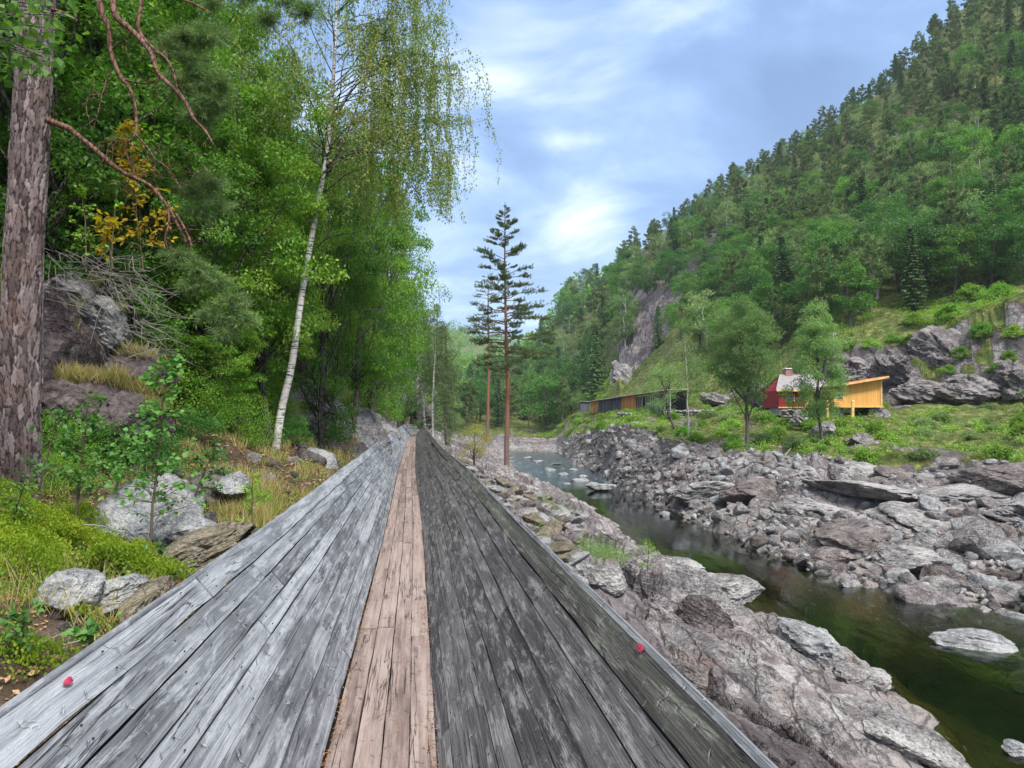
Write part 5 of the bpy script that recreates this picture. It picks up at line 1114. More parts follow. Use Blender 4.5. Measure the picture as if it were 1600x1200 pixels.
def big_pine():
    rs = np.random.RandomState(51); root = link('pine_tree', None); root.location = (0, 0, 0)
    tag(root, 'thick old pine with plated bark at the left photo edge, one limb arching right', 'tree')
    path = img_path([(22, 800), (27, 765), (31, 600), (37, 400), (48, 200), (56, 50), (66, -120), (74, -330), (80, -600)], 8.0)
    V, Fq, e, t = bark_trunk(path, .205, .135, 190, 760); kid('trunk', mesh_data('pine_trunk_near', V, [(Fq, 0)], M_bigbark, True, {'edge': e, 'tint': t}), root)
    L = [([(74, 188), (96, 196), (112, 204), (150, 235), (190, 268), (235, 290), (262, 322), (278, 350), (292, 378)], .036, .010, 7.9, 7.2),
         ([(262, 320), (264, 345), (258, 372), (262, 388)], .016, .007, 7.35, 7.3), ([(275, 335), (288, 355), (300, 384)], .014, .006, 7.3, 7.1),
         ([(70, -150), (120, -90), (152, -20), (158, 20), (170, 42), (172, 80), (186, 118), (206, 148), (211, 182), (212, 208), (200, 222)], .040, .010, 8.0, 7.6),
         ([(68, -190), (130, -130), (172, -20), (180, 25), (204, 46), (234, 80), (248, 116), (284, 152), (302, 186), (322, 208), (334, 228)], .042, .008, 8.0, 7.0),
         ([(72, -170), (150, -150), (214, -60), (221, 0), (216, 44), (238, 74), (262, 94), (276, 136)], .032, .007, 8.0, 7.4),
         ([(172, 80), (185, 68), (198, 62), (206, 52)], .012, .006, 7.8, 7.7), ([(186, 118), (205, 127), (232, 130), (250, 122)], .013, .007, 7.8, 7.6),
         ([(176, 105), (166, 125), (160, 146), (140, 150), (136, 172), (142, 190)], .010, .004, 7.8, 7.7), ([(166, 130), (158, 155), (154, 178)], .007, .003, 7.8, 7.7),
         ([(212, 210), (232, 232), (244, 250), (262, 262), (282, 292)], .010, .004, 7.6, 7.4), ([(240, 246), (242, 262), (236, 274), (220, 270)], .007, .003, 7.5, 7.5),
         ([(200, 222), (182, 214), (170, 222), (166, 240)], .007, .003, 7.6, 7.6), ([(196, 224), (200, 246), (206, 262), (214, 276)], .006, .003, 7.6, 7.6),
         ([(80, 14), (100, 20), (122, 34)], .018, .012, 8.0, 7.9), ([(234, 80), (256, 88), (272, 114), (276, 136)], .010, .006, 7.5, 7.3), ([(90, -40), (200, -20), (290, 0), (330, 20)], .025, .008, 8, 7.5)]
    bb = MB(); cb = MB()
    for pts, a, b, y0, y1 in L:
        P = resample(img_path(pts, np.linspace(y0, y1, len(pts))), len(pts) * 4); P = P + np.cumsum(rs.randn(*P.shape), 0) * .0012; n = len(P)
        bb.tube(P, np.linspace(a, b, n) * (1 + .12 * np.sin(np.arange(n) * 1.7) + rs.randn(n) * .04), 8)
        if b < .008:
            for q in range(7): i = rs.randint(n // 3, n); d = rs.randn(3) * .10; d[2] -= .05; bb.tube([P[i], P[i] + d * .6 + rs.randn(3) * .015, P[i] + d * 1.3], [.005, .003, .0015], 4)
    # thin bare twigs under the limb
    for q in range(80):
        px, py = rs.uniform(150, 330), rs.uniform(200, 300); p = np.array(at(px, py, 7.5)); d = rs.randn(3) * .12; d[2] = -abs(d[2]) * 1.2; bb.tube([p, p + d * .5 + rs.randn(3) * .03, p + d], [.004, .003, .0012], 3)
    kid('limb', bb.data('pine_limbs_near', M_pinelimb, True), root)
    A = lambda l, Y: [np.array(at(x, y, Y)) for x, y in l]
    tuft_cloud(cb, rs, A([(262, 80), (285, 60), (300, 95), (318, 120), (330, 160), (290, 130), (312, 180), (340, 130), (320, 60)], 8.1), .24, 620, .085, .0045, 40, bb=None)
    tuft_cloud(cb, rs, A([(270, -20), (330, 5), (380, -10), (420, 30), (450, 0), (480, 20), (400, -30), (340, 50)], 8.6), .22, 420, .085, .0045, 34)
    tuft_cloud(cb, rs, A([(300, 300), (330, 285), (310, 330), (345, 320)], 8.8), .22, 220, .08, .0045, 32)
    tuft_cloud(cb, rs, A([(280, 400), (310, 420), (340, 440), (365, 470), (300, 450), (330, 490), (380, 500), (350, 520)], 7.8), .20, 460, .075, .0042, 34, -.5)
    kid('crown', cb.data('pine_needles_near', M_needle), root)
big_pine()
def plain_trunk(px0, py0, px1, py1, Y, w_, label, mat, name='pine_tree', crown=True):
    """a standing trunk whose crown begins above the part that can be seen"""
    rs = np.random.RandomState(int(px0 + py0)); a, b = np.array(at(px0, py0, Y)), np.array(at(px1, py1, Y)); top = a + (b - a) * (11.5 / max(b[2] - a[2], .1)); r = w_ * Y / F / 2; mb = MB()
    P = resample(np.array([a - (b - a) * .05, a, b, (b + top) / 2 + rs.randn(3) * [.1, .1, 0], top]), 26); mb.tube(P, np.linspace(r * 1.15, r * .3, 26), 12); root = link(name, None); tag(root, label, 'tree'); kid('trunk', mb.data('trunk_plain', mat, True), root)
    cb = MB(); bb = MB(); C = []; D = []
    for q in range(26):
        f = rs.uniform(.5, 1); p = P[int(f * 25)]; aa = rs.uniform(0, 6.28); L_ = (1.15 - f) * 3.2; e = p + np.array([math.cos(aa) * L_, math.sin(aa) * L_, L_ * .1]); Q = wiggle(rs, p, e, 6, .2); bb.tube(Q, np.linspace(r * .25, .008, 6), 4)
        for t in range(14): i = rs.randint(2, 6); C.append(Q[i] + rs.randn(3) * .22); D.append(rs.randn(3) + [0, 0, .7])
    tufts(cb, rs, C, np.array(D), .11, .009, 34); kid('limb', bb.data('limbs_plain', M_pinelimb, True), root); kid('crown', cb.data('crown_plain', M_needle), root)
plain_trunk(72, 520, 84, 60, 13.0, 27, 'second dark pine trunk standing just behind the thick old pine', M_pinebark)
plain_trunk(556, 625, 568, 500, 40, 9, 'dark slim pine trunk on the left slope, leftmost of three near the chute', M_darkbark)
plain_trunk(578, 632, 589, 490, 36, 11, 'pine with orange upper trunk on the left slope above the chute', M_pinebark2)
plain_trunk(598, 634, 603, 540, 39, 8, 'dark pine trunk right of the orange trunked pine on the left slope', M_darkbark)
plain_trunk(232, 440, 236, 200, 17, 11, 'thin grey trunk behind the yellow leaves on the left', M_darkbark)
plain_trunk(108, 400, 116, 150, 18, 12, 'thin dark trunk behind the second pine trunk', M_darkbark)
plain_trunk(372, 480, 374, 330, 20, 9, 'thin dark trunk behind the bright green saplings left of the leaning birch', M_darkbark)

# ---------------------------------------------------------------- the leaning birch
def hero_birch():
    path = resample(img_path([(425, 730), (430, 706), (440, 640), (456, 570), (470, 470), (487, 370), (503, 285), (512, 230), (519, 150), (524, 60), (527, -40), (533, -150), (545, -260)], 16.0), 40)
    H = path[-1][2] - path[0][2]; t, b, c = gen_birch(62, H, 2.7, 84, .052, 40, .0060, .105, 10, path, .50, .55); root = link('birch_tree', None)
    b2 = MB()
    for pts, r in (([(497, 385), (512, 372), (535, 366), (555, 364), (572, 357)], .022), ([(506, 300), (520, 290), (545, 270), (575, 262)], .025), ([(509, 262), (522, 250), (560, 238), (610, 240), (660, 236), (700, 240)], .03), ([(508, 280), (535, 225), (560, 160), (572, 95)], .03), ([(516, 200), (560, 130), (620, 110), (670, 112)], .025)):
        P = resample(img_path(pts, np.linspace(16, 15.4, len(pts))), 20); b2.tube(P, np.linspace(r, .006, 20), 6)
    b.V += b2.V; b.F += [(f + b.n, m) for f, m in b2.F]; b.n += b2.n
    # hanging sprays along the outer limbs
    rs = np.random.RandomState(63); PP, AA, TT = [], [], []
    for (x0, y0, x1, y1, n) in ((520, 250, 705, 238, 26), (560, 130, 690, 115, 24), (545, 40, 690, 20, 26), (580, 150, 690, 190, 20), (520, 130, 440, 60, 14), (660, 232, 715, 262, 12), (600, 260, 660, 300, 12), (480, -30, 690, -30, 22)):
        for q in range(n):
            f = rs.uniform(); p0 = np.array(at(x0 + (x1 - x0) * f, y0 + (y1 - y0) * f, 16 + rs.randn() * .45)); hl = rs.uniform(.4, 1.45); p1 = p0 + [rs.randn() * .12, rs.randn() * .12, -hl]; b.tube([p0, (p0 + p1) / 2 + rs.randn(3) * .03, p1], [.004, .003, .0015], 3)
            for _ in range(3):
                m = int(50 * hl); s = rs.uniform(0, 1, m)[:, None]; w_ = rs.randn(3) * [.12, .12, .05]; PP.append(p0 + (p1 - p0) * s + w_ * s + rs.randn(m, 3) * .03); AA.append(rs.randn(m, 3) * .7 + [0, 0, -1.1]); TT.append(np.clip(rs.uniform(0, .5) + rs.uniform(0, .49, m), 0, .99))
    P_ = np.concatenate(PP); N_ = len(P_); L_ = .05 * rs.uniform(.7, 1.2, N_); c.leaves(P_, np.concatenate(AA), rv(rs, N_), L_, L_ * .7, .1, tint=np.concatenate(TT))
    tag(root, 'tall white birch leaning right beside the chute, hanging twigs against the sky', 'tree'); kid('trunk', t.data('birch_trunk', M_birch, True), root); kid('limb', b.data('birch_limbs', M_darkbark, True), root); kid('crown', c.data('birch_leaves', M_lf_birch), root)
hero_birch()

# ---------------------------------------------------------------- single trees by the river and beyond the chute
def single(px, py, H_px, gen, names, label, Y=None, dz=0.0, name='pine_tree', lean=0.0):
    p = hit(px, py) if Y is None else at(px, py, Y)
    if Y is not None: p.z = ground_z(p.x, p.y)
    H = H_px * p.y / F; parts = gen(H, p.y / F); root = link(name, None, loc=(p.x, p.y, p.z + dz - .1)); root.rotation_euler = (0, lean, 0)
    for (pn, mt, sm), mb in zip(names, parts): kid(pn, mb.data('single_' + pn, mt, sm), root)
    tag(root, label, 'tree'); return root
PN = [('trunk', M_pinebark2, True), ('limb', M_pinelimb, True), ('crown', M_needle, False)]; BN = [('trunk', M_birch, True), ('limb', M_darkbark, True), ('crown', M_lf_pale, False)]
DN = [('trunk', M_darkbark, True), ('crown', M_willow, False)]
single(790, 727, 415, lambda H, k: gen_pine(203, H, 66 * k, .34, 110, 30,   .20, .03, 40, .0088, taper=.66, nside=12, lean=.008), PN, 'tallest pine standing alone on the rocks against the sky, orange upper trunk')
single(762, 690, 262, lambda H, k: gen_pine(205, H, 42 * k, .58, 44, 22, .18, .03, 38, .0095, taper=.5, nside=12, lean=.01), PN, 'shorter pine just left of the tallest lone pine')
single(668, 688, 250, lambda H, k: gen_birch(207, H, 34 * k, 80, .085, 20, .0085, .10, 8, cb0=.34, bias=.2), BN, 'left one of two white birches standing where the chute ends', Y=60, name='birch_tree')
single(676, 690, 235, lambda H, k: gen_birch(208, H, 36 * k, 90, .085, 20, .008, .11, 8, cb0=.2, bias=.6), BN, 'right one of two white birches standing where the chute ends', Y=57, name='birch_tree')
single(700, 676, 215, lambda H, k: gen_decid(209, H, 32 * k, 60, 150, .13, .05, 8, .3), DN, 'dense grey green birch right of the pair of white birches', Y=72, name='birch_tree')
single(742, 672, 82, lambda H, k: gen_decid(210, H, 30 * k, 46, 90, .085, .15, 8, .27), [('trunk', M_darkbark, True), ('crown', mat_leaf('yellowing leaf', (.10, .17, .025), (.18, .24, .03), (.50, .36, .03), .4), False)], 'small tree with yellowing leaves left of the two tall pines', Y=62, name='broadleaf_tree')
single(1169, 700, 236, lambda H, k: gen_decid(211, H, 56 * k, 130, 240, .18, .34, 22, .24, tr=.012, flat=.75, cone=.3), DN, 'large pale riverside willow with wide crown, left of the red cabin', name='willow_tree', lean=-.06)
single(1284, 695, 232, lambda H, k: gen_decid(213, H, 46 * k, 130, 230, .16, .15, 20, .25, tr=.010, flat=.7, cone=.75), DN, 'pale green riverside tree with pointed crown standing in front of the red cabin', name='willow_tree', lean=-.04)
single(1076, 684, 160, lambda H, k: gen_birch(215, H, 40 * k, 46, .14, 7, .009, .10, 6, cb0=.35), BN, 'thin white birch right of the long timber shed', name='birch_tree', lean=-.04)
single(1055, 672, 110, lambda H, k: gen_decid(216, H, 30 * k, 40, 90, .16, .3, 8, .28), DN, 'small dark leaning tree just left of the thin white birch', name='willow_tree', lean=-.2)
for i, (px, py, h) in enumerate([(872, 652, 62), (893, 646, 44), (858, 664, 48), (905, 640, 26)]):
    single(px, py, h, lambda H, k: gen_decid(220 + i, H, 17 * k, 26, 60, .3, .2, 5, .3), DN, ('tallest pale tree on the far bank left of the long timber shed', 'pale tree just left of the small grey shed', 'pale waterside tree at the head of the rapids', 'small bush like tree touching the left end of the long timber shed')[i], name='willow_tree')
def small_birch():
    p = hit(897, 772); H = 92 * p.y / F; rs = np.random.RandomState(70); tb, cb = MB(), MB(); tb.tube([(0, 0, -.2), (.03, 0, H * .5), (0, 0, H * .95)], [.022, .016, .005], 6)
    C = [(rs.uniform(-1, .9) * .33 * H * math.sin(f * 3.0) ** .6, rs.uniform(-.6, .6) * .3 * H, (.25 + .72 * f) * H) for f in rs.uniform(.05, .97, 34)]
    for c in C[:14]: tb.tube([(0, 0, c[2] * .8), np.array(c)], [.008, .003], 4)
    clump_leaves(cb, rs, C, H * .09, 60, .065, droop=.5, flat=.8); root = link('birch_tree', None, loc=p); kid('trunk', tb.data('sapling_stem', M_birch, True), root); kid('crown', cb.data('sapling_crown', M_fern), root)
    tag(root, 'little bright green birch on the near rocks in front of the rapids', 'tree')
small_birch()

# ---------------------------------------------------------------- shrubs and saplings
def mk_shrub(seed, H, Rr, n, per, ls, mat, name='shrub', flat=.6, wr=.62, stems=7):
    rs = np.random.RandomState(seed); sb, cb = MB(), MB(); C = []
    for q in range(n): d = rv(rs, 1)[0]; d[2] = abs(d[2]); f = rs.uniform(.35, 1) ** .6; C.append([d[0] * Rr * f, d[1] * Rr * f, .08 * H + d[2] * H * f * .9])
    for c in C[:stems]: sb.tube(wiggle(rs, (rs.randn() * .04, rs.randn() * .04, -.1), c, 5, .2), np.linspace(.014, .004, 5) * max(H, .6), 4)
    clump_leaves(cb, rs, C, Rr * .27, per, ls, wr=wr, flat=flat); root = link(name, None); kid('stems', sb.data('shrub_stems', M_stem, True), root); kid('foliage', cb.data('shrub_foliage', mat), root); return root
def put(root, loc, label, cat, group=None, scale=1, rz=0, first=False):
    o = root if first else copy_tree(root); o.location = loc; o.rotation_euler = (0, 0, rz); o.scale = (scale,) * 3
    for k in ('label', 'category', 'group'):
        if k in o: del o[k]
    return tag(o, label, cat, group)
SH = {'bright green hazel shrub': [mk_shrub(80 + i, 1.7, 1.05, 60, 90, .065, M_lf_oak) for i in range(2)], 'small leaved yellow green shrub': [mk_shrub(84 + i, 1.3, .9, 70, 120, .038, M_fern) for i in range(2)],
      'deep green leafy shrub': [mk_shrub(88, 1.4, .95, 60, 90, .06, M_aspen)]}
def left_shrubs():
    rs = np.random.RandomState(71); used = set()
    spec = [(352, 560, 'bright green hazel shrub', 1.3, 'beside the birch trunk, upper'), (300, 600, 'small leaved yellow green shrub', 1.0, 'right of the red rock blocks'), (340, 640, 'small leaved yellow green shrub', 1.1, 'left of the foot of the leaning birch'),
            (385, 650, 'deep green leafy shrub', .7, 'at the foot of the leaning birch'), (400, 600, 'bright green hazel shrub', .8, 'touching the birch trunk from the left'), (270, 560, 'small leaved yellow green shrub', .9, 'below the arching pine limb'),
            (455, 690, 'deep green leafy shrub', .45, 'right of the foot of the leaning birch'), (470, 560, 'bright green hazel shrub', 1.4, 'right of the birch trunk above the bedrock'), (520, 600, 'bright green hazel shrub', 1.3, 'on top of the bedrock slab by the chute'),
            (548, 655, 'small leaved yellow green shrub', .9, 'low on the bank half way along the chute'), (575, 648, 'small leaved yellow green shrub', 1.3, 'with yellow tips on the bank near the chute end'), (430, 520, 'bright green hazel shrub', 1.6, 'behind the birch trunk'),
            (330, 480, 'bright green hazel shrub', 1.5, 'under the yellow leaves'), (240, 455, 'small leaved yellow green shrub', 1.1, 'above the brushwood'), (160, 430, 'deep green leafy shrub', 1.0, 'on top of the rock face'), (110, 395, 'bright green hazel shrub', 1.3, 'behind the second pine trunk'),
            (300, 690, 'deep green leafy shrub', .5, 'in the dead leaves below the birch'), (370, 790, 'small leaved yellow green shrub', .35, 'by the chute rim near the dead leaves'), (405, 800, 'small leaved yellow green shrub', .3, 'in the grass by the chute rim'), (600, 655, 'small leaved yellow green shrub', 1.2, 'on the rocks near the far end of the chute'),
            (625, 640, 'deep green leafy shrub', 1.6, 'above the far end of the chute'), (490, 610, 'deep green leafy shrub', .9, 'in the joint of the grey bedrock'), (200, 560, 'deep green leafy shrub', .6, 'on the ledge between the rock blocks'),
            (260, 640, 'small leaved yellow green shrub', 1.0, 'right of the square red rock block'), (310, 655, 'small leaved yellow green shrub', .9, 'between the taller young aspen and the birch'), (370, 690, 'small leaved yellow green shrub', .7, 'in front of the birch foot'), (290, 520, 'small leaved yellow green shrub', 1.3, 'under the end of the arching limb'), (360, 610, 'bright green hazel shrub', 1.1, 'half way between brushwood and birch'),
            (415, 650, 'small leaved yellow green shrub', .8, 'just left of the birch foot'), (330, 560, 'bright green hazel shrub', 1.3, 'right of the brushwood'), (400, 540, 'small leaved yellow green shrub', 1.5, 'behind the birch foot'), (480, 640, 'small leaved yellow green shrub', .8, 'on the sloping grey bedrock'), (445, 600, 'small leaved yellow green shrub', 1.2, 'right behind the birch foot'),
            (100, 760, 'small leaved yellow green shrub', .45, 'right of the foot of the big pine'), (150, 730, 'deep green leafy shrub', .5, 'at the base of the dark red rock block'), (240, 735, 'deep green leafy shrub', .45, 'at the base of the square red rock block'), (75, 720, 'small leaved yellow green shrub', .6, 'close behind the big pine trunk')]
    for px, py, kind, s, wh in spec:
        r = SH[kind][rs.randint(len(SH[kind]))]; p = hit(px, py, 4); put(r, p - Vector((0, 0, .08)), kind + ' ' + wh, 'shrub', 'shrubs on the left slope', s * (1.25 if s > .6 else 1.1), rs.uniform(0, 6), r.name not in used); used.add(r.name)
    # random filling of the slope
    def ok(X, Y, H): z, rock, grass, far, u, px, py, ky, cliff = H; return (~far) & (u > np.interp(Y, [8, 14, 30, 80], [6.5, 4.8, 4.0, 3])) & (u < 26) & (px > -200)
    pts = scatter(rs, 1500, -40, -2, 8, 75, ok, lambda X, Y: np.interp(Y, [8, 30, 75], [1.5, 2.0, 3.5])); ks = list(SH)
    for x, y, z in pts:
        kind = ks[rs.randint(3)]; r = SH[kind][rs.randint(len(SH[kind]))]; band = 'close behind the rock face' if y < 14 else 'half way back' if y < 32 else 'far back'
        put(r, (x, y, z - .1), kind + ' in the left forest undergrowth, ' + band, 'shrub', 'undergrowth shrubs ' + band, rs.uniform(.8, 1.5) * (1.2 if y > 30 else 1), rs.uniform(0, 6), r.name not in used); used.add(r.name)
    print('shrubs', len(pts))
left_shrubs()
def sapling(px0, py0, px1, py1, Y, n, ls, mat, label, spread=.22, name='aspen_sapling', seed=1, wr=.95, lean=0):
    """young stem with side twigs carrying round leaves"""
    rs = np.random.RandomState(seed); a, b = np.array(at(px0, py0, Y)), np.array(at(px1, py1, Y)); a[2] -= .05; H = np.linalg.norm(b - a); P = wiggle(rs, a, b, 12, .05); sb, cb = MB(), MB(); sb.tube(P, np.linspace(.013, .003, 12), 6); PP, AA, TT = [], [], []
    for q in range(int(n / 11)):
        f = rs.uniform(.16, 1) ; i = min(int(f * 11), 10); p = P[i] + (P[i + 1] - P[i]) * (f * 11 - i); an = rs.uniform(0, 6.28); L_ = spread * H * (1.15 - f) * rs.uniform(.5, 1.2) + .04; d = np.array([math.cos(an), math.sin(an), rs.uniform(.05, .7)]) * L_; sb.tube([p, p + d * .6, p + d], [.004, .003, .0015], 4)
        s = rs.uniform(.15, 1.05, 11)[:, None]; PP.append(p + d * s); AA.append(rs.randn(11, 3) * .8 + d / L_ * .6 + [0, 0, -.35]); TT.append(rs.uniform(0, .99, 11))
    P_ = np.concatenate(PP); N_ = len(P_); L_ = ls * rs.uniform(.6, 1.2, N_); A = np.concatenate(AA); A /= np.linalg.norm(A, axis=1)[:, None]; P2 = P_ + A * .02; Nn = rv(rs, N_) * .7 + [0, -.25, 1]; T = np.concatenate(TT)
    # six sided blades so that the nearest leaves read as leaves
    B = np.cross(A, Nn); B /= np.linalg.norm(B, axis=1)[:, None]; Nn = np.cross(B, A); prof = [(0, 0), (.22, .42), (.58, .46), (1.0, 0), (.58, -.46), (.22, -.42)]
    V = np.stack([P2 + A * L_[:, None] * u + B * (L_ * wr)[:, None] * v + Nn * (L_ * abs(v) * .28)[:, None] for u, v in prof], 1).reshape(-1, 3); cb.add(V, np.stack([[0, 1, 2, 3], [0, 3, 4, 5]])[None].repeat(N_, 0).reshape(-1, 4) + np.repeat(np.arange(N_) * 6, 2)[:, None], 0, tint=np.repeat(T, 6))
    root = link(name, None); kid('stem', sb.data('sapling_stem', M_stem, True), root); kid('foliage', cb.data('sapling_leaves', mat), root); return tag(root, label, 'sapling')
sapling(118, 800, 140, 618, 6.6, 420, .050, M_aspen, 'young aspen in front of the dark red rock block, left one of the pair', .26, seed=2)
sapling(232, 868, 262, 560, 6.4, 640, .052, M_aspen, 'taller young aspen with round leaves right of the square red rock', .24, seed=3)
sapling(300, 780, 338, 690, 8.0, 260, .046, M_aspen, 'low aspen sprout over the reddish boulder', .5, seed=4)
sapling(180, 760, 205, 690, 7.6, 240, .050, M_aspen, 'low aspen sprout between the two young aspens', .5, seed=5)
sapling(150, 905, 240, 860, 5.8, 120, .045, M_aspen, 'trailing aspen sprig across the blue grey slab', .3, seed=6)
sapling(60, 760, 92, 640, 7.2, 160, .045, M_aspen, 'thin sprout beside the foot of the big pine', .3, seed=7)
sapling(393, 850, 396, 735, 8.4, 150, .040, M_fern, 'yellow green sprig standing by the left chute rim', .25, seed=8)
sapling(138, 1014, 150, 968, 3.7, 60, .042, M_aspen, 'small sprig with lobed dark leaves by the rim at lower left', .45, seed=9)
sapling(30, 1010, 40, 955, 3.8, 150, .034, M_aspen, 'little leafy plant at the left edge above the pale twigs', .6, seed=10)
sapling(10, 830, 40, 752, 5.6, 240, .040, M_fern, 'feathery rowan seedling at the foot of the big pine', .5, seed=11, wr=.45)
sapling(135, 420, 128, 300, 10.5, 200, .060, M_fern, 'slim pale green sapling against the forest shade left of the yellow leaves', .2, seed=12)
sapling(172, 430, 182, 300, 10.5, 30, .06, M_fern, 'almost bare thin sapling stem beside the yellow leaves', .05, seed=13)
sapling(600, 690, 604, 655, 30, 60, .06, M_yellow, 'small yellow seedling on the rocks near the chute', .3, seed=14)
sapling(1012, 888, 1014, 846, 13.5, 110, .06, M_fern, 'tiny young pine like plant on the near rocks right of the bright bush', .4, seed=15, wr=.3)
sapling(225, 420, 200, 195, 11.5, 520, .085, M_yellow, 'young oak with yellow autumn leaves under the arching pine limb', .26, 'oak_sapling', 16, .7)
sapling(176, 415, 165, 345, 9.8, 130, .08, M_yellow, 'low spray of yellow green leaves on top of the rock face', .4, 'oak_sapling', 17, .7)
def overhang():
    """a broadleaf tree standing outside the frame whose branch hangs in at the top left"""
    rs = np.random.RandomState(75); root = link('broadleaf_tree', None); tb, bb, cb = MB(), MB(), MB(); a = at(-420, 700, 5.6); tb.tube(wiggle(rs, (a.x, a.y, -1.3), (a.x + .3, a.y, 6.0), 8, .05), np.linspace(.10, .04, 8), 10)
    PP, AA, TT = [], [], []
    for k in range(46):
        x0, y0 = rs.uniform(-60, 150), rs.uniform(-60, 100) - 0; x0 = min(x0, 175 - max(y0, 0) * 1.1); e = np.array(at(x0, y0, rs.uniform(4.6, 5.8))); s = np.array([a.x + .2, a.y, 3.2 + rs.randn() * .2]); Q = wiggle(rs, s + (e - s) * .35, e, 6, .1); bb.tube(Q, np.linspace(.010, .003, 6), 5)
        m = 24; f = rs.uniform(.25, 1.05, m)[:, None]; PP.append(s + (e - s) * (.35 + .65 * f) + rs.randn(m, 3) * .07); AA.append(rs.randn(m, 3) * .7 + [0, 0, -.6]); TT.append(rs.uniform(0, .99, m))
    for z in (.35,): bb.tube(wiggle(rs, (a.x + .1, a.y, 3.0), np.array(at(-60, 30, 5.2)), 6, .08), np.linspace(.035, .010, 6), 6)
    P_ = np.concatenate(PP); N_ = len(P_); L_ = .072 * rs.uniform(.6, 1.2, N_); A = np.concatenate(AA); cb.leaves(P_, A, rv(rs, N_) + [0, 0, 1], L_, L_ * .85, .12, tint=np.concatenate(TT))
    kid('trunk', tb.data('overhang_trunk', M_darkbark, True), root); kid('limb', bb.data('overhang_limbs', M_darkbark, True), root); kid('crown', cb.data('overhang_leaves', M_lf_deep), root); tag(root, 'broad leaved branch hanging into the top left corner in front of the big pine', 'tree')
overhang()

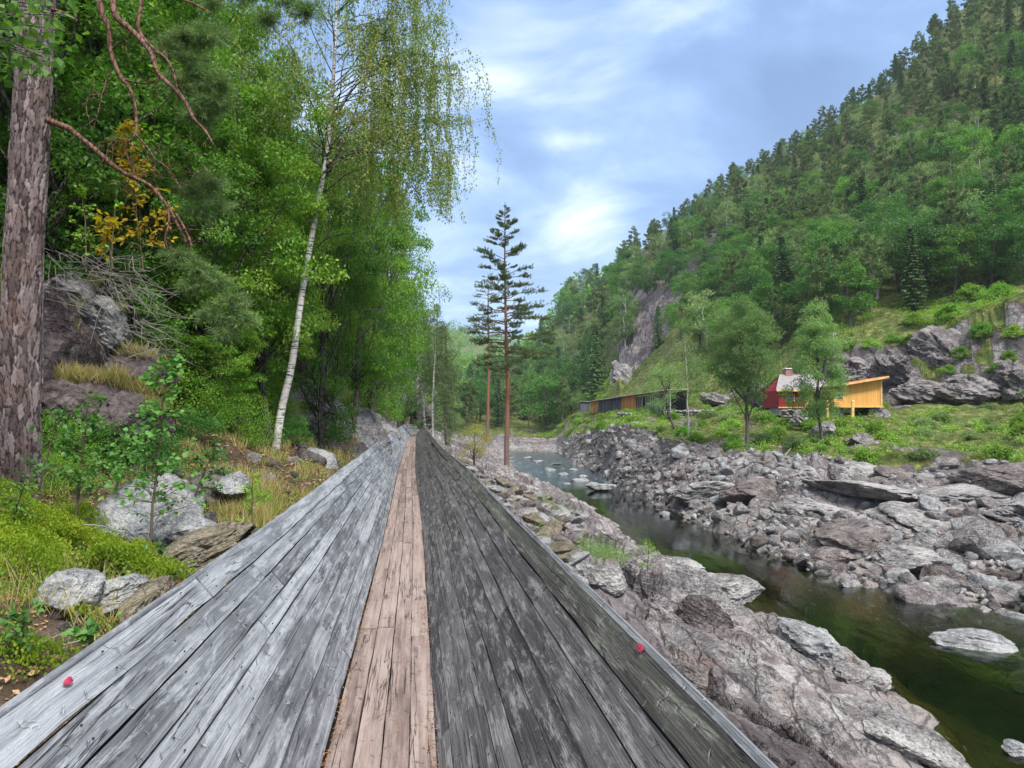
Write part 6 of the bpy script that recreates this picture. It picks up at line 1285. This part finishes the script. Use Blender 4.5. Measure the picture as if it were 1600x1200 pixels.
# ---------------------------------------------------------------- ground cover that nobody could count
def cover():
    rs = np.random.RandomState(81)
    def pts_left(n, y0, y1, u0, u1, f=None):
        Y = y0 + (y1 - y0) * rs.uniform(0, 1, n) ** 1.4; U = rs.uniform(u0, u1, n); X = xc(Y) - U; H = height(X, Y); m = np.ones(n, bool) if f is None else f(X, Y, H, U); return np.stack([X, Y, H[0]], 1)[m], H[1][m]
    # bilberry mounds beside the pine
    C = np.array([hit(x, y) for x, y in [(10, 800), (40, 830), (70, 850), (20, 870), (100, 850), (60, 890), (125, 870), (150, 890), (180, 900), (205, 905), (160, 870), (225, 905), (30, 910), (5, 900), (90, 800), (120, 830), (50, 800), (30, 1000), (60, 1040), (20, 1050), (90, 1040), (140, 985), (10, 960), (65, 950), (45, 985)]])
    n = 52000; k = np.where(rs.uniform(0, 1, n) < .95, rs.randint(0, 16, n), rs.randint(16, len(C), n)); rad = np.where(k < 17, .30, .15); d = rs.randn(n, 2) * rad[:, None] * .62; X, Y = C[k, 0] + d[:, 0], C[k, 1] + d[:, 1]; Z = height(X, Y)[0]; h = np.where(k < 17, .26, .13) * (1 - .45 * np.minimum((d ** 2).sum(1) / rad ** 2, 1.6)) * rs.uniform(.25, 1, n) ** .5 * (1 + .35 * fbm(np.stack([X * 4, Y * 4, 0 * X], 1), 2, 5))
    ok = (xc(Y) - X > 1.16) & (fbm(np.stack([X * 1.7, Y * 1.7, 0 * X], 1), 3, 15) > -.32) & (h > .03); P = np.stack([X, Y, Z + np.maximum(h, .01)], 1)[ok]; n = len(P); mb = MB(); L_ = .024 * rs.uniform(.6, 1.3, n); tt = np.clip(.5 + .5 * fbm(P * 3, 2, 9) + rs.uniform(-.35, .35, n), 0, .99); mb.leaves(P, rv(rs, n) * .8 + [0, 0, .8], rv(rs, n) + [0, 0, .7], L_, L_ * .6, .15, tint=tt)
    for q in range(500): i = rs.randint(n); p = P[i]; mb.tube([p, p - [rs.randn() * .02, rs.randn() * .02, .16]], [.0015, .002], 3, 1, tint=0)
    tag(link('bilberry_cover', mb.data('bilberry_cover', [M_berry, M_stem])), 'bright yellow green bilberry growing round the foot of the big pine', 'bilberry', kind='stuff')
    # dead leaves and needles on the ground
    P, rk = pts_left(42000, 2.5, 26, 1.15, 9); n = len(P); P[:, 2] += .012; mb = MB(); L_ = rs.uniform(.03, .07, n) * np.interp(P[:, 1], [3, 20], [.8, 1.5]); mb.leaves(P, rs.randn(n, 3) * [1, 1, .25], rs.randn(n, 3) * .45 + [0, 0, 1], L_, L_ * .6, .12, tint=rs.uniform(0, .99, n))
    tag(link('leaf_litter', mb.data('leaf_litter', M_litter)), 'dead brown leaves scattered over the soil of the left bank', 'dead leaves', kind='stuff')
    # grass
    mb = MB(); P, rk = pts_left(1500, 4, 34, 1.2, 7, lambda X, Y, H, U: fbm(np.stack([X * .7, Y * .7, 0 * X], 1), 3, 4) > .0); extra = [hit(x + rs.randn() * w_, y + rs.randn() * 9) for x, y, w_, m in [(365, 800, 26, 60), (400, 815, 22, 60), (395, 760, 20, 30), (150, 590, 26, 60), (190, 610, 22, 50), (215, 640, 12, 30), (110, 560, 16, 30), (545, 660, 8, 30), (95, 545, 12, 20), (580, 670, 8, 20)] for _ in range(m)]
    extra += [at(x + rs.randn() * w_, y + rs.randn() * 5, Y_) for x, y, w_, Y_, m in [(125, 596, 22, 10.0, 34), (160, 600, 20, 10.1, 30), (200, 616, 26, 10.2, 40), (90, 520, 14, 10.4, 20), (150, 492, 24, 11.8, 34), (115, 448, 22, 12.2, 26), (200, 560, 22, 11.8, 26), (235, 640, 10, 10, 12)] for _ in range(m)]
    P = np.concatenate([P, np.array(extra)]); k = np.repeat(np.arange(len(P)), 26); n = len(k); Q = P[k] + np.stack([rs.randn(n), rs.randn(n), 0 * k], 1) * .06; Q[:, 2] -= .01; tint = np.clip(rs.uniform(0, .7, len(P))[k] + rs.uniform(0, .3, n), 0, .99); L_ = rs.uniform(.10, .30, n)
    mb.leaves(Q, rv(rs, n) * .55 + [0, 0, .9], rv(rs, n), L_, .006 * np.interp(Q[:, 1], [4, 20], [1, 2.4]), .0, 0, tint=tint); tag(link('grass', mb.data('grass', M_straw)), 'tufts of dry and green grass on the left bank', 'grass', kind='stuff')
    mb = MB(); P, rk = pts_left(1300, 3.5, 40, 1.25, 8, lambda X, Y, H, U: fbm(np.stack([X * .6, Y * .6, 3 + 0 * X], 1), 3, 6) > .05); clump_leaves(mb, rs, P + [0, 0, .06], rs.uniform(.10, .22, len(P)) * np.interp(P[:, 1], [4, 30], [.8, 1.6]), 46, .04, flat=.6)
    tag(link('low_herbs', mb.data('low_herbs', M_fern)), 'low green herbs and seedlings covering the soil of the left bank', 'herbs', kind='stuff')
    mb = MB(); P, rk = pts_left(3600, 12, 85, 4, 34); clump_leaves(mb, rs, P + [0, 0, .12], rs.uniform(.35, .8, len(P)), 42, .11, flat=.5); tag(link('forest_undergrowth', mb.data('forest_undergrowth', M_lf_oak)), 'green undergrowth under the trees of the left slope', 'undergrowth', kind='stuff')
    # brushwood on top of the rock face
    mb = MB()
    for q in range(260):
        px, py = (rs.uniform(65, 215), rs.uniform(385, 470)) if q < 170 else (rs.uniform(150, 260), rs.uniform(450, 560)) if q < 280 else (rs.uniform(230, 400), rs.uniform(400, 560)); a = np.array(at(px, py, rs.uniform(10.0, 12.6))); g = ground_z(a[0], a[1]) if q < 1 else None
        ang = rs.randn() * .5 - .45; L_ = rs.uniform(.15, .75); d = np.array([math.cos(ang), rs.randn() * .5, math.sin(ang)]) * L_; mb.tube([a, a + d * .5 + rs.randn(3) * .05, a + d + rs.randn(3) * .08], [.0045, .0035, .0015], 4)
    for x0, y0, x1, y1, Y in [(0, 1066, 44, 1097, 3.6), (60, 1010, 118, 985, 4.0), (52, 1030, 130, 1000, 4.0), (0, 1100, 60, 1085, 3.5), (95, 1045, 122, 960, 4.0), (220, 695, 245, 692, 8), (150, 955, 190, 942, 4.6), (130, 820, 190, 832, 6.5)]: mb.tube(resample(np.array([at(x0, y0, Y), at((x0 + x1) / 2, (y0 + y1) / 2 - 4, Y), at(x1, y1, Y)]), 8), .0055, 6)
    tag(link('brushwood', mb.data('brushwood', M_twig, True)), 'pale dead branches and twigs lying over the rocks at the left', 'brushwood', kind='stuff')
    # needles and crumbs caught in the edges of the plank floor
    n = 3800; s = rs.uniform(0, 1, n) ** 1.6 * 24 + 2; Pq, Rt = frame(s); side = np.where(rs.uniform(0, 1, n) < .5, -1, 1); cl = fbm(np.stack([s * 1.3, side * 5., 0 * s], 1), 3, 3); m = (cl > -.25) | (rs.uniform(0, 1, n) < .3); lat = side * (HW - np.abs(rs.randn(n)) * .014 * (1 + 1.4 * (cl > .25)) + .006)
    lat = np.where(rs.uniform(0, 1, n) < .02, rs.uniform(-.22, .22, n), lat); P = np.stack([Pq[:, 0] + Rt[:, 0] * lat, Pq[:, 1] + Rt[:, 1] * lat, chz(s) + .007 + rs.uniform(0, .006, n)], 1)[m]; n = len(P); mb = MB(); mb.leaves(P, rs.randn(n, 3) * [1, 1, .1], rs.randn(n, 3) * .2 + [0, 0, 1], rs.uniform(.010, .035, n), rs.uniform(.003, .010, n), .05, tint=rs.uniform(0, .99, n))
    tag(link('needle_litter', mb.data('needle_litter', mat_leaf('orange crumb', (.20, .085, .035), (.30, .14, .05), (.45, .24, .09), .1))), 'orange brown needles and bark crumbs lying along the edges of the plank floor', 'litter', kind='stuff')
    # grass, fern and flower cover of the far bank
    def okb(X, Y, H): z, rock, grass, far, u, px, py, ky, cliff = H; return far & (Y > ky[:, 1] - 1.0) & (Y < ky[:, 5] + 4) & (grass > .3) & (px > 835) & (px < 1800) & ~((Y > ky[:, 2] - .5) & (Y < ky[:, 3] + 1.5))
    nn = 15000; X = rs.uniform(0, 90, nn); Y = rs.uniform(48, 235, nn); H = height(X, Y); m = okb(X, Y, H); P = np.stack([X, Y, H[0]], 1)[m]; nz = fbm(P * .12, 3, 3); tall = nz > -.05; low = P[~tall]; tl = P[tall][:3600]; print('bank cover', len(low), len(tl))
    mb = MB(); clump_leaves(mb, rs, tl + [0, 0, .25], rs.uniform(.4, .95, len(tl)), 50, .22, flat=.7, wr=.5); tag(link('fern_cover', mb.data('fern_cover', M_fern)), 'bright green ferns and bushes covering the bank below the cabins', 'ferns', kind='stuff')
    low = np.concatenate([low, P[rs.randint(0, len(P), 3000)]])[:6500]; mb = MB(); clump_leaves(mb, rs, low + [0, 0, .05], rs.uniform(.3, .7, len(low)), 26, .26, flat=.35, wr=.3); tag(link('meadow_grass', mb.data('meadow_grass', M_grassg)), 'yellow green grass and heather on the far bank and ledges', 'grass', kind='stuff')
    # little plants in the joints of the near rocks
    C = [];
    for x, y, w_, h_, n in [(940, 868, 24, 11, 26), (915, 858, 10, 8, 10), (980, 880, 14, 7, 10), (1005, 865, 6, 8, 6), (850, 790, 14, 10, 10), (880, 810, 10, 10, 8), (870, 740, 16, 6, 8), (838, 838, 8, 5, 4), (1035, 892, 14, 5, 6), (1095, 882, 6, 3, 3), (690, 672, 20, 6, 14), (720, 668, 24, 6, 18), (765, 672, 30, 6, 16), (815, 700, 12, 8, 6)]:
        for _ in range(n): C.append(hit(x + rs.randn() * w_ * .6, y + rs.randn() * h_ * .6))
    C = np.array(C); mb = MB(); rad = np.interp(C[:, 1], [8, 15, 60], [.14, .18, .7]); clump_leaves(mb, rs, C + np.stack([0 * rad, 0 * rad, rad * .5], 1), rad, 110, .045, flat=.9, wr=.5, up=.4); tag(link('rock_plants', mb.data('rock_plants', M_fern)), 'bright green herbs rooted in the joints of the near rocks', 'herbs', kind='stuff')
cover()
def bank_bushes():
    rs = np.random.RandomState(91); pr = [mk_shrub(95, 1.3, 1.1, 34, 50, .17, M_fern, 'bush'), mk_shrub(96, 1.5, 1.0, 34, 50, .16, M_lf_oak, 'bush'), mk_shrub(97, 1.1, 1.2, 34, 50, .15, M_lf_pale, 'bush')]
    def ok(X, Y, H): z, rock, grass, far, u, px, py, ky, cliff = H; return far & (Y > ky[:, 1] + 1) & (Y < ky[:, 2] - 1) & (px > 860) & (px < 1700) & (grass > .5)
    pts = scatter(rs, 2500, 5, 62, 50, 200, ok, lambda X, Y: 2.6 + 0 * X)[:130]; used = set()
    for x, y, z in pts:
        px = 800 + F * x / y; i = rs.randint(3); nm = ('bright green ferny bush', 'dense green bush', 'grey green bush')[i]; wh = 'below the long timber shed' if px < 1060 else 'near the willow' if px < 1210 else 'below the red cabin' if px < 1310 else 'below the orange shed' if px < 1420 else 'right of the orange shed'
        put(pr[i], (x, y, z - .1), nm + ' on the far bank ' + wh, 'bush', 'bushes on the far bank ' + wh, rs.uniform(.5, 1.25), rs.uniform(0, 6), i not in used); used.add(i)
bank_bushes()
def small_stones():
    rs = np.random.RandomState(97); ms = [mesh_data('stone', *(lambda V, Fs: (V, [(Fs, 0)]))(*rock_verts(720 + i, 4, 12, 26, .05, (1, .75, .6), blocky=.06)), (M_rk, M_rkmoss, M_rk2, M_rkred)[i % 4], False) for i in range(8)]
    sp = [(140, 985), (60, 915), (100, 985), (250, 905), (170, 985), (60, 1005), (300, 905), (340, 800), (378, 838), (300, 780), (360, 735), (395, 720), (410, 760), (440, 770), (460, 745), (420, 730), (270, 745), (245, 770), (480, 720), (130, 960), (200, 905), (320, 820), (335, 850), (370, 815), (515, 720), (530, 705), (260, 720), (215, 735), (30, 975), (85, 960)]
    for i, (px, py) in enumerate(sp):
        p = hit(px, py, 2.5); s = rs.uniform(8, 20) * p.y / F; o = link('stone', ms[rs.randint(8)]); o.location = (p.x, p.y, p.z + s * .1); o.scale = (s * 1.3,) * 3; o.rotation_euler = (rs.uniform(-.4, .4), rs.uniform(-.4, .4), rs.uniform(0, 6))
        wh = 'near the left photo edge' if px < 110 else 'beside the pitted pale stone' if py > 890 else 'between dead leaves and the chute rim' if px > 330 else 'round the large blue grey slab'; tag(o, 'small half buried stone ' + wh, 'stone', 'small stones ' + wh)
small_stones()
def ledge_bushes():
    rs = np.random.RandomState(98); pr = [mk_shrub(105, 1.6, 1.1, 34, 60, .17, M_lf_oak, 'bush'), mk_shrub(106, 1.3, 1.3, 34, 60, .16, M_fern, 'bush')]
    for i, (px, py, s) in enumerate([(1535, 530, 1.3), (1590, 545, 1.2), (1500, 560, 1.0), (1450, 545, .9), (1575, 575, .9), (1480, 585, .8), (1420, 540, .9), (1360, 548, 1.0), (1525, 615, .8), (1460, 628, .7), (1590, 625, .9), (1395, 535, .8), (1330, 545, .9), (1555, 600, .8), (1520, 470, 1.6), (1560, 465, 1.5), (1480, 500, 1.4), (1430, 512, 1.3)]):
        p = hit(px, py, 60); put(pr[i % 2], p - Vector((0, 0, .1)), ('dense green' if i % 2 == 0 else 'bright ferny') + ' bush on a ledge of the crag right of the orange shed', 'bush', 'bushes on the crag ledges', s, rs.uniform(0, 6), i < 2)
ledge_bushes()
# ---------------------------------------------------------------- buildings on the far bank
def mat_boards(name, c, w_=.14, amp=.25, dirn='v', dark=.35):
    m = NM(name); v = m.obj(); s = m.n('ShaderNodeSeparateXYZ'); m.set(s.inputs[0], v); u = m.ma('ADD', s.outputs[0], s.outputs[1]) if dirn == 'v' else s.outputs[2]
    q = m.ma('DIVIDE', u, w_); fr = m.ma('FRACT', q); cell = m.ma('FLOOR', q); cm = m.n('ShaderNodeCombineXYZ'); m.set(cm.inputs[0], cell); wn = m.n('ShaderNodeTexWhiteNoise'); m.set(wn.inputs[0], cm.outputs[0])
    g = m.noise(m.map(v, (8, 8, .7) if dirn == 'v' else (.7, .7, 8)), 3, 5, .65); f = m.ma('ADD', m.ma('MULTIPLY', wn.outputs[0], .55), m.ma('MULTIPLY', g, .6))
    cc = m.vm('SCALE', c, sc_=m.mr(f, .2, .9, 1 - amp, 1 + amp)); jt = m.ramp(fr, [(0, 1), (.06, 0), (.94, 0), (1, 1)]); cc = m.mix(m.ma('MULTIPLY', jt, .7), cc, tuple(x * dark for x in c))
    return m.done(m.pbsdf(cc, .75, m.bump(m.ma('SUBTRACT', 1.0, jt), .02), .3))
M_red = mat_boards('red painted clapboard', (.27, .022, .025), .15, .2, 'h'); M_orange = mat_boards('fresh orange boards', (.78, .40, .10), .20, .14); M_orange2 = mat_boards('orange brown timber', (.62, .27, .075), .18, .35); M_greyb = mat_boards('grey weathered slats', (.10, .10, .11), .16, .5)
M_trim = mat_plain('light wooden trim', (.72, .46, .17)); M_roofg = mat_plain('grey roof sheet', (.24, .22, .22), .6, .2, 2); M_roofo = mat_plain('rust red roof sheet', (.50, .13, .05), .5, .2, 2); M_white = mat_plain('white paint', (.75, .74, .70), .5, .1)
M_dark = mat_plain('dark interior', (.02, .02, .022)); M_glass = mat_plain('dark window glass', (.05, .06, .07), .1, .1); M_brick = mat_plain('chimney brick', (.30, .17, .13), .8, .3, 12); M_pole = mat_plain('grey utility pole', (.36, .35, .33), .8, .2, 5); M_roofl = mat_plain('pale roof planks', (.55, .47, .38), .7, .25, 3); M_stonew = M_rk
def prism(mb, pts, y0, y1, mi=0):
    """polygon in the x-z plane pushed from y0 to y1"""
    n = len(pts); V = [(x, y0, z) for x, z in pts] + [(x, y1, z) for x, z in pts]; mb.V.append(np.array(V, float)); mb.F.append((np.array([list(range(n))[::-1]]) + mb.n, mi)) if True else None; mb.F.append((np.array([list(range(n, 2 * n))]) + mb.n, mi))
    mb.F.append((np.array([(i, (i + 1) % n, n + (i + 1) % n, n + i) for i in range(n)])[:, ::-1] * 1 + mb.n, mi)); mb.n += 2 * n; return mb
def building(name, label, cat, p, rz, parts):
    root = link(name, None, loc=p, rz=rz); tag(root, label, cat); d = {}
    for e in parts:
        nm, mb, mt, par = e[:4]; d[nm + str(len(d))] = o = kid(nm, mb.data(name + '_' + nm, mt), d[[k for k in d if k.startswith(par)][-1]] if par else root)
    return root
def orange_shed():
    Y = 80; k = Y / F; p = at(1341, 635, Y); W = 72 * k; h0, h1 = 31 * k, 44 * k; D = 3.6; b = MB(); prism(b, [(-W / 2, 0), (W / 2, 0), (W / 2, h1), (-W / 2, h0)], 0, D)
    r = MB(); prism(r, [(-W / 2 - .35, h0 + .0), (W / 2 + .45, h1 + .12), (W / 2 + .45, h1 + .22), (-W / 2 - .35, h0 + .12)], -.75, D + .4); fa = MB(); prism(fa, [(-W / 2 - .36, h0 - .12), (W / 2 + .46, h1 - .02), (W / 2 + .46, h1 + .20), (-W / 2 - .36, h0 + .10)], -.80, -.752)
    tr = MB(); tr.box((W / 2 - .07, -.03, h1 / 2 - .05), (.16, .055, h1 - .12)); tr.box((-W / 2 + .07, -.03, h0 / 2), (.16, .055, h0 - .05)); sl = MB(); sl.box((0, -.05, -.06), (W + .3, .3, .11)); w_ = MB(); w_.box((-W * .38, -.02, h0 * .52), (.7, .06, .8)); g = MB(); g.box((-W * .38, -.055, h0 * .52), (.56, .02, .66))
    st = MB()
    for i, (x, hh) in enumerate(((-W / 2 + .5, 1.1), (W / 2 - .6, 1.3))): st.box((x, 1.2, -hh / 2 - .1), (1.2, 1.6, hh))
    return building('timber_shed', 'fresh orange board shed with rising lean-to roof, right of the red cabin', 'shed', p, -.10, [('wall', b, M_orange, None), ('roof', r, M_roofo, None), ('fascia', fa, M_trim, None), ('corner_board', tr, M_trim, None), ('sill', sl, M_trim, None), ('foundation', st, M_rk, None), ('window', w_, M_trim, None), ('pane', g, M_glass, 'window')])
orange_shed()
def red_cabin():
    Y = 84; k = Y / F; p = at(1257, 637, Y); W = 82 * k; h = 27 * k; hr = 52 * k; D = 4.5; b = MB(); prism(b, [(-W / 2, 0), (W / 2, 0), (W / 2, h), (-W / 2, h)], 0, D)
    g = MB(); # gable ends run left and right, so the ridge lies along the front
    r = MB(); V = lambda q: q
    for s, (ya, yb) in ((0, (-.5, D / 2)), (1, (D + .5, D / 2))):
        za, zb = h - .05, hr; r.add([(-W / 2 - .5, ya, za), (W / 2 + .4, ya, za), (W / 2 + .4 - .9, yb, zb), (-W / 2 - .5 + 1.6, yb, zb), (-W / 2 - .5, ya, za + .12), (W / 2 + .4, ya, za + .12), (W / 2 + .4 - .9, yb, zb + .12), (-W / 2 - .5 + 1.6, yb, zb + .12)],
              [(0, 3, 2, 1), (4, 5, 6, 7), (0, 1, 5, 4), (1, 2, 6, 5), (2, 3, 7, 6), (3, 0, 4, 7)])
    gb = MB(); gb.add([(-W / 2 + .02, 0, h), (-W / 2 + .02, D, h), (-W / 2 + 1.1, D / 2, hr - .1)], [(0, 1, 2)]); gb.add([(W / 2 - .02, 0, h), (W / 2 - .02, D, h), (W / 2 - .5, D / 2, hr - .1)], [(0, 2, 1)])
    ch = MB(); ch.box((-W * .14, D / 2, hr + .2), (.8, .6, 1.1)); cp = MB(); cp.box((-W * .14, D / 2, hr + .80), (1.0, .8, .10)); tr = MB()
    for x in (-W / 2 + .06, -W * .11, W / 2 - .06): tr.box((x, -.03, h / 2), (.14, .05, h - .02))
    ba = MB(); ba.box((0, -.04, .02), (W + .1, .07, .12)); ev = MB(); ev.box((0, -.53, h - .02), (W + .9, .05, .22)); do = MB(); do.box((W * .08, -.03, .95), (.95, .06, 1.85)); hd = MB(); hd.box((W * .08 + .36, -.08, .95), (.05, .05, .2)); wi = MB(); wi.box((-W * .28, -.03, h * .55), (1.0, .05, .9)); pa = MB(); pa.box((-W * .28, -.062, h * .55), (.82, .02, .72)); fo = MB(); fo.box((0, 1.5, -.45), (W - .2, 2.6, .86))
    w2 = MB(); w2.box((W * .36, -.03, h * .55), (.6, .05, .8)); p2 = MB(); p2.box((W * .36, -.062, h * .55), (.46, .02, .66))
    return building('red_cabin', 'red clapboard cabin with grey roof and chimney behind the pointed riverside tree', 'cabin', p, .06, [('wall', b, M_red, None), ('gable', gb, M_red, None), ('roof', r, M_roofg, None), ('chimney', ch, M_brick, 'roof'), ('chimney_cap', cp, M_white, 'roof'), ('corner_board', tr, M_red, None), ('base_board', ba, M_trim, None), ('eave_board', ev, M_trim, None), ('door', do, M_trim, None), ('handle', hd, M_dark, 'door'), ('window', wi, M_trim, None), ('pane', pa, M_glass, 'window'), ('window', w2, M_trim, None), ('pane', p2, M_glass, 'window'), ('foundation', fo, M_rk, None)])
red_cabin()
for px, lab in ((1293, 'short orange post standing in the grass left of the stone steps by the shed'), (1332, 'short orange post standing in front of the orange shed')):
    a = at(px, 649, 77); mb = MB(); mb.box((0, 0, .75), (.24, .20, 1.7)); V = mb; V.add(np.array([(-.12, -.10, 1.6), (.12, -.10, 1.6), (.12, .10, 1.6), (-.12, .10, 1.6), (0, 0, 1.72)]) + [0, 0, .002], [(0, 1, 4), (1, 2, 4), (2, 3, 4), (3, 0, 4)])
    o = link('wooden_post', mb.data('wooden_post', M_trim), loc=(a.x, a.y, a.z - .1)); o.rotation_euler.y = .06 if px > 1300 else 0; tag(o, lab, 'post')
def gallery():
    """long open shed along the road: leaning logs under a thin roof, in stretches of old and new timber"""
    A = np.array([at(1046, 642, 112).x, 112.]); B = np.array([at(920, 642, 168).x, 168.]); L_ = np.linalg.norm(B - A); d = (B - A) / L_; nrm = np.array([d[1], -d[0]]) * 1.0; nrm = -nrm if nrm[0] < 0 else nrm   # nrm points away from the river
    root = link('timber_gallery', None, loc=(A[0], A[1], at(1046, 643, 112).z)); tag(root, 'long open timber shed along the road, stretches of grey and orange upright logs', 'shed'); rs = np.random.RandomState(95); zb = at(920, 643, 168).z - at(1046, 643, 112).z
    pos = lambda s, off, z: np.array([d[0] * s + nrm[0] * off, d[1] * s + nrm[1] * off, z + zb * s / L_]); hgt = lambda s: np.interp(s / L_, [0, .35, 1], [3.15, 2.85, 2.1])
    px_s = lambda px: float(np.interp(-px, -np.array([800 + F * (A + d * s)[0] / (A + d * s)[1] for s in np.linspace(0, L_, 200)]), np.linspace(0, L_, 200)))
    for nm, x0, x1, mt, sp, w_ in (('dark_stretch', 1046, 994, M_pole, 1.05, .15), ('orange_stretch', 993, 970, M_orange2, .34, .22), ('grey_stretch', 969, 935, M_greyb, .42, .26), ('orange_stretch', 934, 923, M_orange2, .5, .42)):
        s, e = px_s(x0), px_s(x1); mb = MB()
        while s < e: h = hgt(s); ln = rs.randn() * .18; mb.beam(pos(s + ln, rs.uniform(-.1, .15), -.3), pos(s, .1, h), w_ * rs.uniform(.6, 1.3), .14, 0, (nrm[0], nrm[1], 0)); s += sp * rs.uniform(.7, 1.35) * (1 + s / L_ * .6)
        kid('log_wall', mb.data('gallery_logs', mt), root)['label'] = {'dark_stretch': 'stretch of spaced grey logs over a dark interior', 'orange_stretch': 'stretch of new orange logs', 'grey_stretch': 'stretch of close grey logs'}[nm]
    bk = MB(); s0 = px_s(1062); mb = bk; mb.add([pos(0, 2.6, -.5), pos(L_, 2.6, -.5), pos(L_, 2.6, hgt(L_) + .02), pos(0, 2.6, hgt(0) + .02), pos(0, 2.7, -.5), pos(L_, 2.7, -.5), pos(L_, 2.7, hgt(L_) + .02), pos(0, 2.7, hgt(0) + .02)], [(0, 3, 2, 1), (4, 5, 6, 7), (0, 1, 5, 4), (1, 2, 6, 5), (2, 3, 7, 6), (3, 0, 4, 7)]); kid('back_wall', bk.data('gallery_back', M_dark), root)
    rf = MB(); n = 12
    for i in range(n):
        a, b = L_ * i / n, L_ * (i + 1) / n - .05; j = rs.uniform(0, .08); rf.add([pos(a, -.55, hgt(a) + .0 + j), pos(b, -.55, hgt(b) + j), pos(b, 3.0, hgt(b) + .18 + j), pos(a, 3.0, hgt(a) + .18 + j), pos(a, -.55, hgt(a) + .13 + j), pos(b, -.55, hgt(b) + .13 + j), pos(b, 3.0, hgt(b) + .30 + j), pos(a, 3.0, hgt(a) + .30 + j)], [(0, 3, 2, 1), (4, 5, 6, 7), (0, 1, 5, 4), (1, 2, 6, 5), (2, 3, 7, 6), (3, 0, 4, 7)])
    kid('roof', rf.data('gallery_roof', M_roofl), root)
    root2 = link('small_shed', None, loc=at(914, 643, 172)); b = MB(); b.box((0, 0, 1.1), (2.2, 2.5, 2.3)); r = MB(); r.box((0, -.1, 2.34), (2.7, 3.0, .14), rz=0); kid('wall', b.data('small_shed_wall', M_greyb), root2); kid('roof', r.data('small_shed_roof', M_roofg), root2); tag(root2, 'small grey shed at the left end of the long timber shed', 'shed')
gallery()
def stone_wall(x0, y0, Y0, x1, y1, Y1, h, label, seed):
    rs = np.random.RandomState(seed); a, b = np.array(at(x0, y0, Y0)), np.array(at(x1, y1, Y1)); L_ = np.linalg.norm(b - a); mb = MB()
    for row in range(3):
        s = 0
        while s < L_: w_ = rs.uniform(.35, .9); V, Fs = rock_verts(900 + rs.randint(8), 2, 9, 30, 0, (w_ * .62, .45, h / 5)); c = a + (b - a) * min((s + w_ / 2) / L_, 1); mb.add(V + c + [0, rs.randn() * .05, -h + h / 3 * (row + .5)], Fs); s += w_
    tag(link('stone_wall', mb.data('stone_wall', M_rk)), label, 'wall')
stone_wall(1040, 642, 108, 1112, 640, 104, 1.2, 'low dry stone wall carrying the road right of the long timber shed', 5)
stone_wall(966, 644, 122, 985, 645, 116, 1.4, 'small grey stone wall under the long timber shed', 6)
stone_wall(1222, 640, 80, 1256, 640, 80, .9, 'dark stone footing wall under the red cabin', 7)
def pole():
    a = at(1303, 600, 93); root = link('utility_pole', None, loc=(a.x, a.y, ground_z(a.x, a.y))); H = at(1303, 517, 93).z - root.location.z; mb = MB(); mb.tube([(0, 0, -.5), (0, 0, H)], [.14, .11], 10); kid('pole', mb.data('pole', M_pole, True), root)
    for z in (.45, 1.15):
        b = MB(); b.beam((-.32, 0, H - z - .08), (.32, 0, H - z - .08), .06, .06); kid('bracket', b.data('bracket', M_iron), root)
        for s in (-.30, .30): i = MB(); i.tube([(s, 0, H - z - .05), (s, 0, H - z + .06), (s, 0, H - z + .08), (s, 0, H - z + .18)], [.05, .08, .05, .06], 8); kid('insulator', i.data('insulator', M_white, True), root)
    tag(root, 'grey utility pole with white insulators between the red cabin and the crag', 'pole')
    for z, lab in ((.35, 'upper thin wire running right from the utility pole'), (1.05, 'lower thin wire running right from the utility pole')):
        p0 = np.array((a.x + .3, a.y, root.location.z + H - z)); p1 = np.array(at(1420, 548 + z * 3, 112)); t = np.linspace(0, 1, 16)[:, None]; P = p0 + (p1 - p0) * t; P[:, 2] -= np.sin(t[:, 0] * math.pi) * .5; w_ = MB(); w_.tube(P, .02, 4); tag(link('power_wire', w_.data('wire', M_dark, True)), lab, 'wire')
pole()
# driftwood
def drift(pts, Y, r, label):
    P = resample(img_path(pts, Y), 14); mb = MB(); mb.tube(P, np.linspace(r, r * .5, 14), 7); tag(link('driftwood_log', mb.data('driftwood', M_twig, True)), label, 'log')
for pts, r, lab in (([(925, 690), (945, 678), (965, 664)], .12, 'long bleached log lying up the slope below the long timber shed'), ([(932, 690), (958, 690)], .07, 'short bleached branch beside the long bleached log'), ([(1048, 690), (1066, 692)], .07, 'pale driftwood stick on the stones under the thin birch'), ([(1066, 686), (1072, 694)], .05, 'forked pale stick beside the thin birch'), ([(1222, 722), (1238, 700)], .06, 'thin pale stick leaning on the bank between the two riverside trees')):
    h_ = [hit(*q) for q in pts]; P = resample(np.array([np.array(q) + [0, 0, .12] for q in h_]), 10); mb = MB(); mb.tube(P, np.linspace(r, r * .6, 10), 7); tag(link('driftwood_log', mb.data('driftwood', M_twig, True)), lab, 'log')
# ---------------------------------------------------------------- the damp air of the valley
def haze():
    V = [(x, y, z) for x in (-420, 420) for y in (-60, 1650) for z in (-14, 330)]
    nt = bpy.data.materials.new('haze'); nt.use_nodes = True; t = nt.node_tree; t.nodes.clear(); o = t.nodes.new('ShaderNodeOutputMaterial'); p = t.nodes.new('ShaderNodeVolumePrincipled')
    p.inputs['Color'].default_value = (.86, .93, 1, 1); p.inputs['Density'].default_value = .00016; p.inputs['Anisotropy'].default_value = .2; t.links.new(p.outputs[0], o.inputs['Volume'])
    me = mesh_data('haze', V, [([(0, 1, 3, 2), (4, 6, 7, 5), (0, 4, 5, 1), (2, 3, 7, 6), (0, 2, 6, 4), (1, 5, 7, 3)], 0)], nt); tag(link('haze', me), kind='stuff')
haze()
